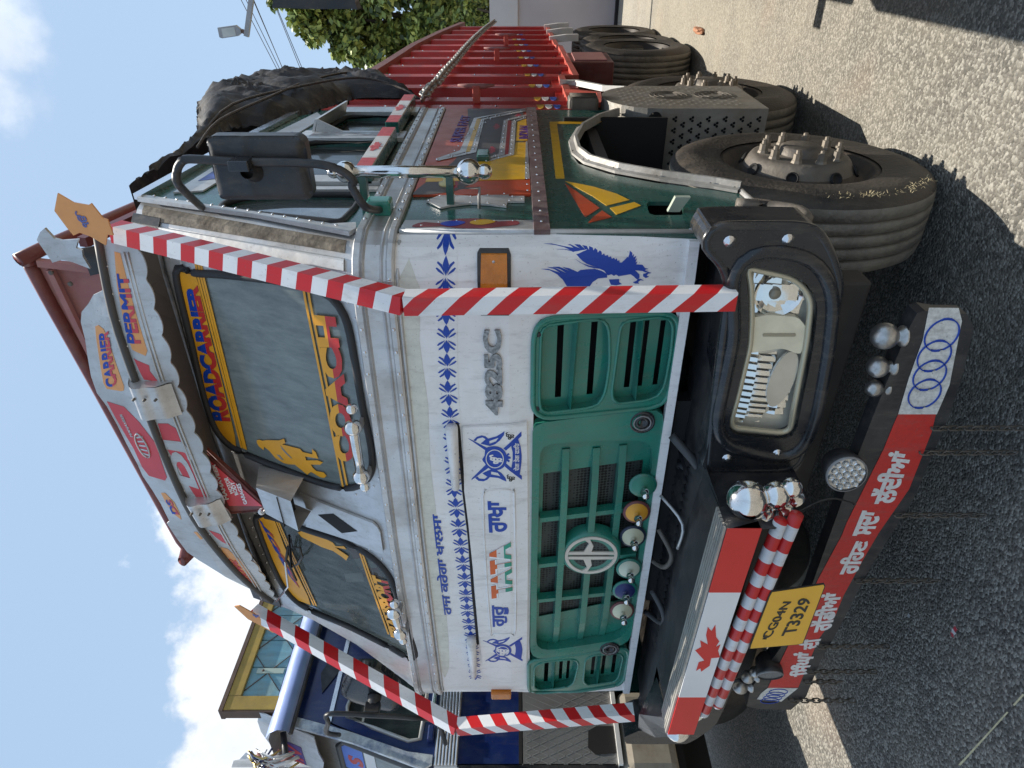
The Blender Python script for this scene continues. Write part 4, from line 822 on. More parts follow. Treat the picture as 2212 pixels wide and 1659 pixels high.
# --- interior
cab=box('cab_interior',T,(-2.0,1.70,1.3),(-.03,1.76,2.75),SEAT)
box('cab_floor',cab,(-2.33,.1,1.28),(-.03,1.7,1.33),SEAT)
box('dashboard',cab,(-2.25,.06,2.0),(-.05,.34,2.12),BLK)
for x in (-1.9,-.55): box('seat_back',cab,(x-.27,.85,1.5),(x+.27,1.0,2.45),mat('seat_cloth',(.2,.05,.04),.8),.04)
sweep('steering_wheel',cab,[(-.55+.2*math.cos(a),.42+.06*math.sin(a),2.2+.16*math.sin(a)) for a in [i*math.pi/10 for i in range(20)]],.014,BLK,True)
# red/white striped sheet imitating a reflection, and papers, behind the left pane
st=stripes('reflection_stripes',(1,0,.25),.17,(.55,.55,.52),(.35,.05,.04))
prism('stripe_reflection',cab,[(-1.42,.36,2.60),(-2.0,.36,2.42),(-2.0,.36,2.33),(-1.42,.36,2.5)],(0,.006,0),st)
for a,b in ((-1.45,2.66),(-1.6,2.58),(-1.85,2.52),(-1.9,2.36)): prism('paper',cab,[(a,.30,b),(a-.06,.30,b),(a-.05,.3,b-.09),(a+.01,.3,b-.09)],(0,.003,0),ALUP)
# --- wiper
w=sweep('wiper',T,[SF(a,b,.03) for a,b in D['wipa'][1:]],.006,BLK,False,6)
sweep('wiper_arm',w,[SF(-1.93,2.84,.03),SF(-1.72,2.72,.05),SF(-1.55,2.70,.035)],.005,ALU2)
sweep('wiper_linkage',w,[SF(a,b,.035) for a,b in D['wipb']],.006,BLK,True,6)
# --- centre pillar plate, hopper, pennant
pl=P('pillar_plate',SF,D['plate'],ALU,.002,.012)
patch('diamond_opening',pl,SF,D['diam'],DARK,.0145,.0008)
f=[SF(a,b,.15) for a,b in D['hopF']]
b4=[SF(a,b,.015) for a,b in [(-.99,2.70),(-.985,2.50),(-1.16,2.50),(-1.14,2.69)]]
hp=hull('air_scoop',T,f+b4,[(0,1,2,3),(0,4,5,1),(3,7,4,0),(2,6,7,3)],ALU)
hull('air_scoop_opening',hp,[Vector(p)*.99+Vector((-1.07,.0,2.5))*.01 for p in (f[1],b4[1],b4[2],f[2])]+[Vector(f[1])+Vector((0,.02,.06)),Vector(b4[1])+Vector((0,0,.06)),Vector(b4[2])+Vector((0,0,.06)),Vector(f[2])+Vector((0,.02,.06))],[(4,5,6,7)],DARK)
pe=patch('pennant',T,SF,D['penn'],MAR,.09,.02)
patch('pennant_panel',pe,SF,D['pennI'],PINKR,.112,.002)
q=D['penn']
sweep('pennant_edging',pe,[SF(a,b,.112) for a,b in q],.008,MAR,True,6)
for k,s in (('tP1','MAHAVEER'),('tP2','MOTOR'),('tP3','BODY'),('tP4','GARAGES')): text('lettering',pe,SF,s,D[k],WHITE,.115,.001,.03)
a,b=D['pball'][0]; ball('pennant_knob',pe,SF(a,b,.13),.014,WHITE,14); lathe('knob_stem',pe,SF(a+.01,b-.01,.12),(0,-1,0),[(0,.008),(.02,.008)],ALU2,8)
# --- frame rivets (windscreen surround)
for g,st_ in ((gR,.055),(gL,.06)):
    rivets(fr,[SF(p.x,p.y,.002) for p in along([Vector((a,b)).to_3d() for a,b in inset(g,.042)]+[],st_) if p.y<2.86 and not(-1.25<p.x<-.99 and p.y>2.3)],.0045)
# --- grab handles
for k,l in (('hR','right'),('hL','left')):
    pts=[Vector(SF(a,b,.07)) for a,b in D[k]]
    h=sweep('grab_handle',T,[pts[1],pts[2]],.017,CHR,False,12)
    for p,r in ((pts[1],.03),(pts[2],.03)): ball('handle_ball',h,p,r,CHR,16)
    for p,q2 in ((pts[0],pts[1]),(pts[3],pts[2])): ball('handle_tip',h,p+(p-q2)*.1,.02,CHR,14)
    for p in (pts[1],pts[2]): box('handle_bracket',h,(p.x-.012,p.y,p.z-.03),(p.x+.012,p.y+.075,p.z-.018),GREY)
# --- belt: profile run round front and side
prof=[(2.045,0.0),(2.045,.014),(2.052,.017),(2.066,.017),(2.071,.009),(2.078,.009),(2.083,.015),(2.090,.009),(2.134,.010),(2.140,.018),(2.146,.011),(2.150,.018),(2.168,.019),(2.172,.012),(2.172,0)]
plan=[(-2.41,.03)]+[(x,y) for x,y in GP if -2.36<x<=0]
bm=bmesh.new(); rows=[]
path=[(-2.42,1.8),(-2.42,.1)]+[(x,G(x)) for x,_ in plan]+[(0,.12),(0,1.80)]
for i,(x,y) in enumerate(path):
    if i<2: nx,ny=-1,0
    elif i>=len(path)-2: nx,ny=1,0
    else:
        a=path[i-1];b=path[i+1]; dx,dy=b[0]-a[0],b[1]-a[1]; l=math.hypot(dx,dy); nx,ny=dy/l,-dx/l
    rows.append([bm.verts.new((x+nx*o,y+ny*o,z)) for z,o in prof])
for a,b in zip(rows,rows[1:]):
    for i in range(len(prof)-1): bm.faces.new((a[i],b[i],b[i+1],a[i+1]))
belt=fin(bm,'belt_moulding',ALU,T)
line=[(x,G(x)-.017) for x in [-2.3+.01*i for i in range(229)]]
for z in (2.159,2.059): rivets(belt,[Vector((p.x,p.y,z)) for p in along([Vector((x,y,0)) for x,y in line],.082)],.0065)
for z in (2.159,2.059): rivets(belt,[Vector((.018,.12+.085*i,z)) for i in range(20)],.0065,(1,0,0))
# --- front panel
wf=[(0,2.046),(0,1.30),(-.005,1.125),(-.3,1.118),(-1.2,1.118),(-2.0,1.120),(-2.345,1.125),(-2.41,1.5),(-2.415,2.046)]
gro=[(-.235,1.60),(-.245,1.16),(-.29,1.142),(-1.0,1.142),(-2.25,1.145),(-2.29,1.165),(-2.405,1.56),(-2.40,1.605),(-1.9,1.616),(-.26,1.618)]
front=P('front_panel',SF,wf,WHITE,-.006,.006,holes=[gro])
P('shoulder_primer_strip',SF,catmull([(-.10,2.035),(-.12,1.97),(-.3,1.985),(-.55,1.975),(-.8,1.985),(-1.1,1.978),(-1.4,1.985),(-1.7,1.978),(-2.0,1.985),(-2.15,2.0),(-2.1,2.035),(-1.0,2.038)],2),CREAM,.0005,.0008)
sweep('shoulder_crease',front,[SF(-.01-2.33*i/30,2.036,.004) for i in range(31)],.006,ALUP,False,6)
# hood lid
hood=P('hood_lid',SF,D['hood'],WHITE,.001,.012)
hs=D['hoodseam']; 
sweep('hood_seam',hood,[SF(a,b+.004,.001) for a,b in sorted(hs,key=lambda p:-p[0])],.006,DARK,False,6)
# raised tablet
rp=catmull(D['raised'],2)
rl=sweep('raised_rim',hood,[SF(a,b,.013) for a,b in rp],.0045,WHITE,True,6)
text('lettering',hood,SF,'ਰਾਖਾ',D['tRAKH'],BLUE,.014,.001,.03)
text('lettering',hood,SF,'ਗੁਰੂ',D['tGURU'],BLUE,.014,.001,.03)
tq=D['tTATA']
text('badge_backing',hood,SF,'TATA',tq,ALU2,.0135,.002,.09)
text('badge_lettering',hood,SF,'TATA',tq,[ORED if False else mat('badge_orange',(.72,.13,.02),.4),mat('badge_white',(.7,.7,.68),.4),mat('badge_green',(.02,.30,.20),.4)],.0158,.001,.05,[.66,.33])
text('lettering',front,SF,'ਰਾਜ ਕਰੇਗਾ ਖਾਲਸਾ',D['tRAJ'],BLUE,.002,.001,.025)
text('model_number',front,SF,'4825C',D['t4825'],mat('chrome_letters',(.26,.245,.235),.10,1,.5,90),.002,.007,.05)
# emblems
for pre in 'el':
    for i in ('1','2','3','4'): patch('emblem',hood,SF,D[pre+i],BLUE,.0135,.001)
    patch('emblem',hood,SF,D[pre+'5'],BLUE,.0135,.001,holes=[D[pre+'5a'],D[pre+'5b']])
    patch('emblem',hood,SF,D[pre+'6'],BLUE,.0135,.001,holes=[D[pre+'6a'],D[pre+'6b']])
    rg=D[pre+'ring']; patch('emblem',hood,SF,catmull(rg,2),BLUE,.0142,.001)
    c=(sum(p[0] for p in rg)/len(rg)+0,sum(p[1] for p in rg)/len(rg))
    rx=(max(p[0] for p in rg)-min(p[0] for p in rg))/2*.86; rz=(max(p[1] for p in rg)-min(p[1] for p in rg))/2*.72
    sweep('emblem_ring',hood,[SF(a,b,.0155) for a,b in ell(c[0],c[1],rx*.88,rz*.98,28)],.0022,WHITE,True,4)
    patch('emblem',hood,SF,D[pre+'ban'],BLUE,.0142,.001)
text('emblem_lettering',hood,SF,'ੴ',D['tE1'],WHITE,.0155,.001,.05)
text('emblem_lettering',hood,SF,'ਦੇਗ ਤੇਗ ਫਤਿਹ',D['tE2'],WHITE,.0155,.001,.02)
text('emblem_lettering',hood,SF,'ੴ',D['tE3'],INK,.0135,.001,.02); text('emblem_lettering',hood,SF,'ੴ',D['tE4'],INK,.0135,.001,.02)
patch('emblem',hood,SF,D['ecro'],BLUE,.0135,.001)
lc=D['lring']; c=(sum(p[0] for p in lc)/len(lc),sum(p[1] for p in lc)/len(lc))
text('emblem_lettering',hood,SF,'ੴ',[(c[0]-.035,c[1]+.028),(c[0]-.035,c[1]-.028),(c[0]+.035,c[1]-.028),(c[0]+.035,c[1]+.028)],WHITE,.0155,.001,.05)
# ornament strip: repeated lotus motif, one mesh per motif shared
op=[Vector((a,b,0)) for a,b in sorted(D['orn'],key=lambda p:-p[0]) if -2.39<a<-.005]
strip=P('ornament_strip',SF,[(p.x,p.y+.034) for p in op]+[(p.x,p.y-.034) for p in reversed(op)],WHITE,.0006,.0008)
mots=along(op,.052)
for i,p in enumerate(mots):
    if not -2.36<p.x<-.01: continue
    bm=bmesh.new(); sg=1 if i%2 else -1; x0=p.x-sg*.024; z0=p.y
    def strip_(pts):
        vs=[bm.verts.new((x0+sg*a_,z0+b_,0)) for a_,b_ in pts]; bm.faces.new(vs)
    strip_([(0,0),(.012,.0045),(.028,.010),(.040,.006),(.050,0),(.040,-.006),(.028,-.010),(.012,-.0045)])
    for q in (1,-1):
        strip_([(.004,q*.004),(.014,q*.009),(.024,q*.016),(.034,q*.027),(.038,q*.024),(.030,q*.012),(.018,q*.006)])
        strip_([(.002,q*.005),(.007,q*.015),(.012,q*.024),(.020,q*.031),(.022,q*.027),(.016,q*.018),(.009,q*.010)])
    cutgrid(bm,SF); emboss(bm,SF,.0022,.0006); fin(bm,'lotus_motif',BLUE,strip)
# hood hinges
for k in ('hl1','hl2'):
    a,b=[Vector(SF(*p,.03)) for p in D[k]]
    h=sweep('hood_latch',T,[a,a+(b-a)*.45,b],[.027,.024,.018],WHITE,False,10,flat=.8)
    h2=lathe('latch_screw',h,a+(b-a)*.22+Vector((0,-.014,0)),(0,-1,0),[(0,.008),(.004,.008),(.004,0)],DARK,10)
    for p in (a+(b-a)*.1,b-(b-a)*.1): box('latch_foot',h,(p.x-.012,p.y,p.z-.012),(p.x+.012,p.y+.04,p.z+.008),WHITE)
# amber lamp
am=P('marker_lamp',SF,[(-.022,1.788),(-.022,1.70),(-.035,1.693),(-.195,1.693),(-.207,1.70),(-.207,1.785),(-.198,1.793),(-.03,1.795)],BLK,.0,.012)
patch('lamp_lens',am,SF,[(-.030,1.783),(-.030,1.705),(-.198,1.702),(-.200,1.786)],AMB,.012,.010)
for i in range(9): linepatch(am,(-.11-.008*i,1.705),(-.11-.008*i,1.782),.004,AMB,.022,'lens_rib')
lathe('lens_screw',am,SF(-.045,1.745,.023),(0,-1,0),[(0,.005),(.003,.004),(.003,0)],ALU,8)
q=D['amberL']; box('marker_lamp',T,(-2.40,-.02,1.70),(-2.345,.06,1.80),AMB,.008)
# eagle
eg=P('eagle_decal',SF,D['eag1'],BLUE,.0005,.0012)
for k in ('eag2','eag3','eag4','eag5'): patch('eagle_decal_piece',eg,SF,D[k],BLUE,.0005,.0012)
# --- grille
gb=P('grille_backing',SF,gro,DARK,-.12,.004)
gr=P('side_grille',SF,catmull([(-.07,1.585),(-.06,1.21),(-.085,1.165),(-.30,1.150),(-.585,1.155),(-.617,1.18),(-.64,1.60),(-.60,1.613),(-.12,1.612)],1),GREEN,-.03,.036,holes=[])
bpy.data.objects.remove(gr)
def grille_side(outer,pks,slots,fins,label):
    g=patch('side_grille',T,SF,outer,GREEN,-.03,.037,holes=pks)
    g['label']=label
    sweep('grille_rim',g,[SF(a,b,.008) for a,b in catmull(outer,2)],.009,GREEN,True,6)
    for i,pk in enumerate(pks):
        sl=[s for s in slots if min(p[0] for p in pk)<sum(q[0] for q in s)/len(s)<max(p[0] for p in pk) and min(p[1] for p in pk)<sum(q[1] for q in s)/len(s)<max(p[1] for p in pk)]
        patch('grille_pocket',g,SF,inset(pk,.004),GREEN,-.032,.002,holes=sl)
        sweep('pocket_rim',g,[SF(a,b,.006) for a,b in pk],.006,GREEN,True,6)
    for a,b in fins:
        A,B=Vector(SF(*a,-.03)),Vector(SF(*b,-.03)); u=Vector((0,0,.018))
        hull('grille_fin',g,[A+u*.6,A-u*.6,B-u*.6,B+u*.6,A+Vector((0,-.045,.0)),B+Vector((0,-.045,.0))],[(0,3,5,4),(1,4,5,2),(0,4,1),(3,2,5)],GREEN)
    return g
def slot(x0,x1,z,h=.010): return [(x0,z-h),(x1,z-h),(x1,z+h),(x0,z+h)]
oR=smooth_loop([(-.30,1.622),(-.245,1.612),(-.228,1.58),(-.243,1.19),(-.262,1.150),(-.33,1.145),(-.56,1.145),(-.605,1.155),(-.617,1.20),(-.619,1.58),(-.59,1.620)],64,2)
pR=[smooth_loop([(-.255,1.598),(-.243,1.40),(-.275,1.378),(-.42,1.365),(-.54,1.372),(-.592,1.395),(-.597,1.595),(-.5,1.60)],48,2),smooth_loop([(-.262,1.340),(-.256,1.185),(-.285,1.163),(-.40,1.158),(-.54,1.163),(-.582,1.19),(-.588,1.335),(-.55,1.350)],48,2)]
gsR=grille_side(oR,pR,[slot(-.56,-.275,1.533,.0105),slot(-.56,-.275,1.422,.0105),slot(-.545,-.285,1.292,.010),slot(-.545,-.285,1.245,.008),slot(-.545,-.29,1.190,.009)],[((-.25,1.482),(-.59,1.490)),((-.262,1.268),(-.575,1.262))],'right slotted grille panel')
oL=smooth_loop([(-2.05,1.618),(-2.044,1.587),(-1.990,1.165),(-2.03,1.150),(-2.24,1.152),(-2.285,1.17),(-2.395,1.55),(-2.39,1.60),(-2.30,1.614)],64,2)
pL=[smooth_loop([(-2.10,1.59),(-2.07,1.56),(-2.055,1.40),(-2.09,1.38),(-2.26,1.395),(-2.295,1.42),(-2.335,1.56),(-2.30,1.59)],48,2),smooth_loop([(-2.065,1.35),(-2.035,1.32),(-2.03,1.19),(-2.06,1.172),(-2.23,1.18),(-2.262,1.20),(-2.285,1.33),(-2.25,1.352)],48,2)]
gsL=grille_side(oL,pL,[slot(-2.31,-2.12,1.530,.010),slot(-2.28,-2.10,1.46,.008),slot(-2.28,-2.10,1.425,.007),slot(-2.25,-2.08,1.305,.008),slot(-2.25,-2.08,1.255,.008),slot(-2.24,-2.08,1.205,.009)],[((-2.07,1.495),(-2.31,1.495)),((-2.05,1.28),(-2.27,1.28))],'left slotted grille panel')
for x in (-.575,-.285): lathe('panel_screw',gsR,SF(x,1.607,.007),(0,-1,0),[(0,.011),(.003,.009),(.003,0)],BLK,10)
# centre
oc=smooth_loop([(-.634,1.620),(-.622,1.355),(-.624,1.165),(-.65,1.148),(-1.3,1.150),(-1.93,1.152),(-1.965,1.18),(-2.002,1.325),(-2.034,1.53),(-2.032,1.59),(-1.974,1.612),(-1.3,1.617)],90,1)
ic=smooth_loop([(-.727,1.592),(-.735,1.40),(-.760,1.19),(-.81,1.170),(-1.3,1.170),(-1.87,1.173),(-1.92,1.20),(-1.97,1.55),(-1.94,1.585),(-1.3,1.592)],90,2)
gc=patch('centre_grille',T,SF,oc,GREEN,-.03,.042,holes=[ic])
patch('grille_floor',gc,SF,inset(ic,.004),GREEN,-.035,.004,holes=[[(-.90,1.575),(-.885,1.195),(-1.69,1.195),(-1.76,1.575)]])
patch('grille_mesh',gc,SF,[(-.89,1.58),(-.875,1.19),(-1.70,1.19),(-1.77,1.58)],MESHM,-.045,.003)
mt=MESHM.node_tree; b_=mt.nodes['Principled BSDF']; g_=N(mt,'ShaderNodeNewGeometry'); vv=N(mt,'ShaderNodeTexVoronoi'); vv.inputs['Scale'].default_value=75; vv.inputs['Randomness'].default_value=.15; mt.links.new(g_.outputs['Position'],vv.inputs['Vector'])
rr=N(mt,'ShaderNodeMapRange'); mt.links.new(vv.outputs['Distance'],rr.inputs[0]); rr.inputs[1].default_value=.38; rr.inputs[2].default_value=.5; mc=N(mt,'ShaderNodeMix',data_type='RGBA'); mc.inputs[6].default_value=(.004,.004,.004,1); mc.inputs[7].default_value=(.055,.065,.062,1); mt.links.new(rr.outputs[0],mc.inputs[0]); mt.links.new(mc.outputs[2],b_.inputs['Base Color'])
for z,x0,x1 in ((1.495,-.79,-1.965),(1.381,-.80,-1.955),(1.281,-.80,-1.93)):
    pa=[]; 
    for i in range(21):
        t=i/20; x=x0+(x1-x0)*t; d=.040*min(1,6*min(t,1-t)+.15); pa.append((x,z,d))
    bm=bmesh.new(); R=[]
    for x,z_,d in pa: R.append([bm.verts.new(SF(x,z_+.017,-.034)),bm.verts.new(SF(x,z_+.013,d-.03)),bm.verts.new(SF(x,z_-.013,d-.03)),bm.verts.new(SF(x,z_-.017,-.034))])
    for A,B in zip(R,R[1:]):
        for i in range(3): bm.faces.new((A[i],B[i],B[i+1],A[i+1]))
    fin(bm,'grille_bar',GREEN,gc)
for x in (-1.11,-1.375,-1.605): 
    if True: hull('grille_upright',gc,[SF(x+dx,z,o) for dx,z,o in ((.014,1.585,-.034),(.011,1.585,.0),(-.011,1.585,.0),(-.014,1.585,-.034),(.014,1.18,-.034),(.011,1.18,.0),(-.011,1.18,.0),(-.014,1.18,-.034))],[(0,1,5,4),(1,2,6,5),(2,3,7,6)],GREEN)
# logo
lcx,lcz=D['logoC'][0]
lg=lathe('round_badge',T,SF(lcx,lcz,-.03),(0,-1,0),[(0,.128),(.045,.120),(.052,.112),(.048,.100),(.046,0)],GREEN,40)
def disc_sf(name,pts,m,off,th): return patch(name,lg,SY(fF(lcx,lcz)),pts,m,off,th)
disc_sf('badge_mesh',ell(lcx,lcz,.1,.1,32),MESHM,.0165,.001)
BADGE=mat('badge_cream',(.66,.60,.52),.4,.2)
disc_sf('badge_ring',ell(lcx,lcz,.108,.108,40),BADGE,.018,.006); bpy.data.objects.remove(lg.children[-1]) if False else None
rg=[o for o in lg.children if o.name.startswith('badge_ring')][0]; bpy.data.objects.remove(rg)
patch('badge_ring',lg,SY(fF(lcx,lcz)),ell(lcx,lcz,.106,.106,40),BADGE,.018,.007,holes=[ell(lcx,lcz,.093,.093,40)])
for s in (1,-1):
    disc_sf('badge_stroke',[(lcx+s*.006,lcz+.093),(lcx+s*.02,lcz+.092),(lcx+s*.022,lcz+.03),(lcx+s*.07,lcz+.012),(lcx+s*.088,lcz+.03),(lcx+s*.092,lcz+.01),(lcx+s*.055,lcz-.006),(lcx+s*.022,lcz+.0),(lcx+s*.020,lcz-.092),(lcx+s*.006,lcz-.093)],BADGE,.018,.007)
# horns / discs
DC=[(.03,.20,.13),(.70,.32,.03),(.62,.60,.42),(.60,.62,.48),(.02,.03,.13),(.62,.60,.42)]
for i,((a,b),(ka,kb)) in enumerate(zip(D['disks'],D['knobs'])):
    m1=mat('disc_paint_%d'%i,DC[i],.4); m0=[GREEN,mat('disc_maroon',(.16,.05,.05),.4),mat('disc_navy',(.02,.03,.06),.4),GREEN,GREEN,mat('disc_maroon',(.16,.05,.05))][i]
    c=Vector(SF(a,b,.0)); e=Vector(SF(a,b,.0)); ax=Vector((0.12,-1,.02)).normalized()
    d=lathe('ornamental_disc',T,c,ax,[(0,.018),(.012,.050),(.016,.054),(.020,.052),(.024,.038)],m0,24)
    lathe('disc_face',d,c,ax,[(.020,.046),(.026,.040),(.034,.018),(.036,0)],m1,24)
    k=c+ax*.036
    lathe('disc_knob',d,k,ax,[(0,.012),(.012,.009),(.016,.014),(.024,.016),(.032,.011),(.038,.008),(.046,.013),(.056,.013),(.063,.0)],CHR,14)
for k in ('camR','camL'):
    a,b=D[k][0]
    rr_=lathe('round_port',T,SF(a,b,.016),(0,-1,0),[(-.02,.047),(.003,.045),(.003,.038),(-.004,.034),(-.002,.026),(.004,.023),(.003,.014),(-.003,.012),(-.003,0)],BLKG,24); sweep('port_ring',rr_,[Vector(SF(a,b,.020))+Vector((.030*math.cos(t),0,.030*math.sin(t))) for t in [k*math.pi/12 for k in range(24)]],.003,GREY,True,6)
sweep('lower_edge_strip',T,[SF(-.005-2.34*i/20,1.134,.006) for i in range(21)],.014,WHITE,False,4,square=True,flat=1.1)
# --- visor
lo=D['vbot'];tb=D['vtube']
def zat(arr,X): 
    a=sorted(arr)
    for p,q in zip(a,a[1:]):
        if p[0]<=X<=q[0] and q[0]>p[0]: return p[1]+(q[1]-p[1])*(X-p[0])/(q[0]-p[0])
    return a[0][1] if X<a[0][0] else a[-1][1]
xs=[-.10-.02*i for i in range(93)]
lowpoly=[(x,zat(tb,x)-.005) for x in xs[::4]]+[(x,zat(lo,x)) for x in reversed(xs)]
# scalloped hem
hem=[]
per=.095
for i in range(185):
    x=-.085-.0101*i
    hem.append((x,zat([(a,b) for a,b in [(-.12,2.93),(-.5,2.893),(-.9,2.862),(-1.3,2.853),(-1.7,2.84),(-1.96,2.865)]],x)-.004-.018*abs(math.sin(math.pi*x/per))**.6))
tbs=[(-.06,3.055),(-.3,3.052),(-.5,3.03),(-.68,3.01),(-.92,2.996),(-1.2,2.983),(-1.45,2.95),(-1.7,2.915),(-1.95,2.872)]
vis=P('visor_lower_sheet',SV,[(p[0],p[1]) for p in catmull(tbs,3,False)]+hem[::-1],ALUP,0,.006)
vt=[(-.20,3.06)]+[p for p in D['vtop'] if p[0]<-.23]+[(-1.8,2.93)]
vt2=P('visor_upper_sheet',SV,vt+[(p[0],p[1]) for p in reversed(catmull(tbs,2,False)) if -1.78<p[0]<-.22],ALUP,0,.006)
sweep('visor_tube',T,[SV(a,b,.012) for a,b in catmull(tbs,3,False)],.014,mat('dusty_dark_tube',(.07,.066,.062),.6),False,10)
for s_ in (.035,.048): sweep('visor_bead',vis,[SV(a,b+s_,.009) for a,b in [(-.10,2.925),(-.5,2.893),(-.9,2.862),(-1.3,2.853),(-1.7,2.84),(-1.93,2.865)]],.004,ALU,False,6,sm=4)
def vp(key,m,off=.0065,parent=None,sm=0): return patch('sign_panel',parent or vis,SV,D[key],m,off,.001,sm=sm)
VB=[BLUE,PINKR]
vp('oCARR',ORG,parent=vt2); text('lettering',vt2,SV,'CARRIER',D['tCARR'],VB,.008,.001,.035,[.45])
vp('oREDT',PINKR,parent=vt2); sweep('emblem_ring',vt2,[SV(a,b,.0085) for a,b in ell(-.835,3.085,.055,.022,20,rot=.1)],.006,ALUP,True,4,flat=.4)
for k_ in range(5): linepatch(vt2,(-.80-.018*k_,3.10),(-.79-.022*k_,3.07),.007,ALUP,.008,'emblem_stroke',SV)
text('lettering',vt2,SV,'MAHAVEER',[(-.80,3.125),(-.80,3.113),(-.70,3.128),(-.70,3.14)],ALUP,.008,.001,.03)
vp('oPERM',ORG); text('lettering',vis,SV,'PERMIT',D['tPERM'],VB,.008,.001,.035,[.45])
vp('oLEAF',PINKR); vp('oLEAF2',PINKR)
vp('oDJ',PINKR); text('lettering',vis,SV,'DJ',D['tDJ'],ALUP,.008,.001,.05)
vp('oNAT',ORG); text('lettering',vis,SV,'NATIONAL',D['tNAT'],PINKR,.008,.001,.03)
vp('oGOOD',ORG,parent=vt2); text('lettering',vt2,SV,'DS',D['tGOOD'],VB,.008,.001,.04,[.45]); vp('oG2',ORG,parent=vt2)
rivets(vis,[Vector(SV(p.x,p.y,.007)) for p in along([Vector((a,b-.012,0)) for a,b in tbs[:-1]],.09)],.0035)
for cx_,zt,zb,l in ((-.60,3.050,2.895,'br'),(-1.135,2.978,2.842,'br')):
    w_=.125; bm=bmesh.new(); R=[]
    for k in range(13):
        t=k/12; z=zt+(zb-zt)*t; o=.012+.055*math.sin(math.pi*min(1,t*1.15))**.7+(.012*math.sin(t*9))
        R.append([bm.verts.new(SV(cx_+w_/2-.012*t,z,o)),bm.verts.new(SV(cx_-w_/2-.012*t,z-.012,o))])
    for A,B_ in zip(R,R[1:]): bm.faces.new((A[0],A[1],B_[1],B_[0]))
    bmesh.ops.recalc_face_normals(bm,faces=bm.faces[:]); bk=fin(bm,'visor_bracket',ALU,T,True)
    pts=[(zt+.012,.004)]+[(zt+(zb-zt)*k/12,.010+.055*math.sin(math.pi*min(1,k/12*1.15))**.7+(.012*math.sin(k/12*9))) for k in range(13)]+[(zb-.004,.004)]
    for sd in (.5,-.5): hull('bracket_cheek',bk,[SV(cx_+w_*sd*.985-.006,z-(0 if sd>0 else .012),o) for z,o in pts],[tuple(range(len(pts)))],ALU)
    for k in (3,6,9): lathe('bracket_rivet',bk,SV(cx_+.02,zt+(zb-zt)*k/12,.076),(0,-1,.1),[(-.01,.005),(.002,.004),(.003,0)],DIRTM,8)
# end caps of the visor
# --- roof and back of cab
hull('cab_roof',T,[(0.0,.36,2.99),(-2.03,.36,2.99),(-2.03,1.8,2.78),(0,1.8,2.78),(-1.2,.3,3.02),(-1.2,1.8,2.84)],[(0,4,5,3),(4,1,2,5)],GREY)
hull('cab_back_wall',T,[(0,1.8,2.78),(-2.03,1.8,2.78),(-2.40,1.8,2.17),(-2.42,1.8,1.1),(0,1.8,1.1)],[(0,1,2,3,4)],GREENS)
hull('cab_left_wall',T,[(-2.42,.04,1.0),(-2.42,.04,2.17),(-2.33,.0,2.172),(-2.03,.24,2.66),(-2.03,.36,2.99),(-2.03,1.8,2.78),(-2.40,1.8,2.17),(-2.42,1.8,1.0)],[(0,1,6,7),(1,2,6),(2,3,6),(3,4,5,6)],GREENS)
# --- cab side (plane X=0): upper part with openings
qg=smooth_loop([(.125,2.240),(.25,2.222),(.375,2.222),(.41,2.25),(.415,2.49),(.38,2.63),(.315,2.68),(.25,2.675),(.195,2.50)],56,1)
dw=[(.62,2.21),(.60,2.56),(.63,2.62),(1.10,2.60),(1.13,2.56),(1.14,2.21)]
dw2=[(1.27,2.24),(1.27,2.56),(1.30,2.59),(1.62,2.53),(1.64,2.50),(1.63,2.2)]
up=[(.045,2.172),(.16,2.45),(.375,2.985),(1.8,2.78),(1.8,2.172)]
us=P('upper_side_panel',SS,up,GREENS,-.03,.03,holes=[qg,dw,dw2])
for g,nm in ((qg,'quarter_window'),(dw,'door_window'),(dw2,'rear_side_window')):
    gg=P(nm,SS,g,GLASSQ if g is qg else GLASSD,-.02,.004); sweep('rubber_seal',gg,[SS(a,b,.003) for a,b in g],.012,RUB,True,6)
# A pillar and channels
P('side_pillar_trim',SS,[(.05,2.175),(.015,2.19),(.17,2.52),(.34,2.99),(.375,2.985),(.205,2.55),(.088,2.26),(.10,2.185)],ALUP,.001,.014)
rivets(us,[Vector(SS(p.x,p.y,.016)) for p in along([Vector((.07,2.24,0)),Vector((.205,2.55,0)),Vector((.355,2.94,0))],.05)],.005,(1,0,0))
P('pillar_channel',SF,[(-.012,2.2),(-.012,2.97),(-.040,2.96),(-.034,2.2)],mat('grimy_channel',(.20,.17,.13),.7,.1,.4,20,.3,40,((.06,.045,.035),.8,18)),.002,.004)
P('pillar_flange',SF,[(-.046,2.2),(-.052,2.93),(-.085,2.93),(-.075,2.2)],ALUP,.002,.009)
P('roof_gutter',SS,[(.345,2.975),(.36,3.01),(1.0,2.935),(1.82,2.79),(1.82,2.755),(1.0,2.89)],ALU2,.002,.02)
P('side_sign_board',SS,[(.42,2.90),(.44,2.80),(1.6,2.64),(1.72,2.70),(1.0,2.85)],ALUP,.002,.006)
P('sign_board_paint',SS,[(.55,2.86),(.58,2.80),(.9,2.75),(1.3,2.71),(1.25,2.76),(.9,2.83)],mat('faded_blue_art',(.08,.12,.35),.5,0,.5,25),.0085,.001)
pil=P('door_pillar',SS,[(1.14,2.175),(1.13,2.66),(1.27,2.64),(1.26,2.175)],ALUP,.002,.02)
patch('pillar_pattern',pil,SS,[(1.17,2.2),(1.165,2.6),(1.235,2.59),(1.235,2.2)],mat('painted_pattern',(.35,.38,.38),.5,0,.5,30,0,0,((.25,.08,.08),.6,28)),.0225,.001)
P('window_trim',SS,[(.44,2.175),(.44,2.66),(.475,2.66),(.475,2.175)],ALUP,.002,.01)
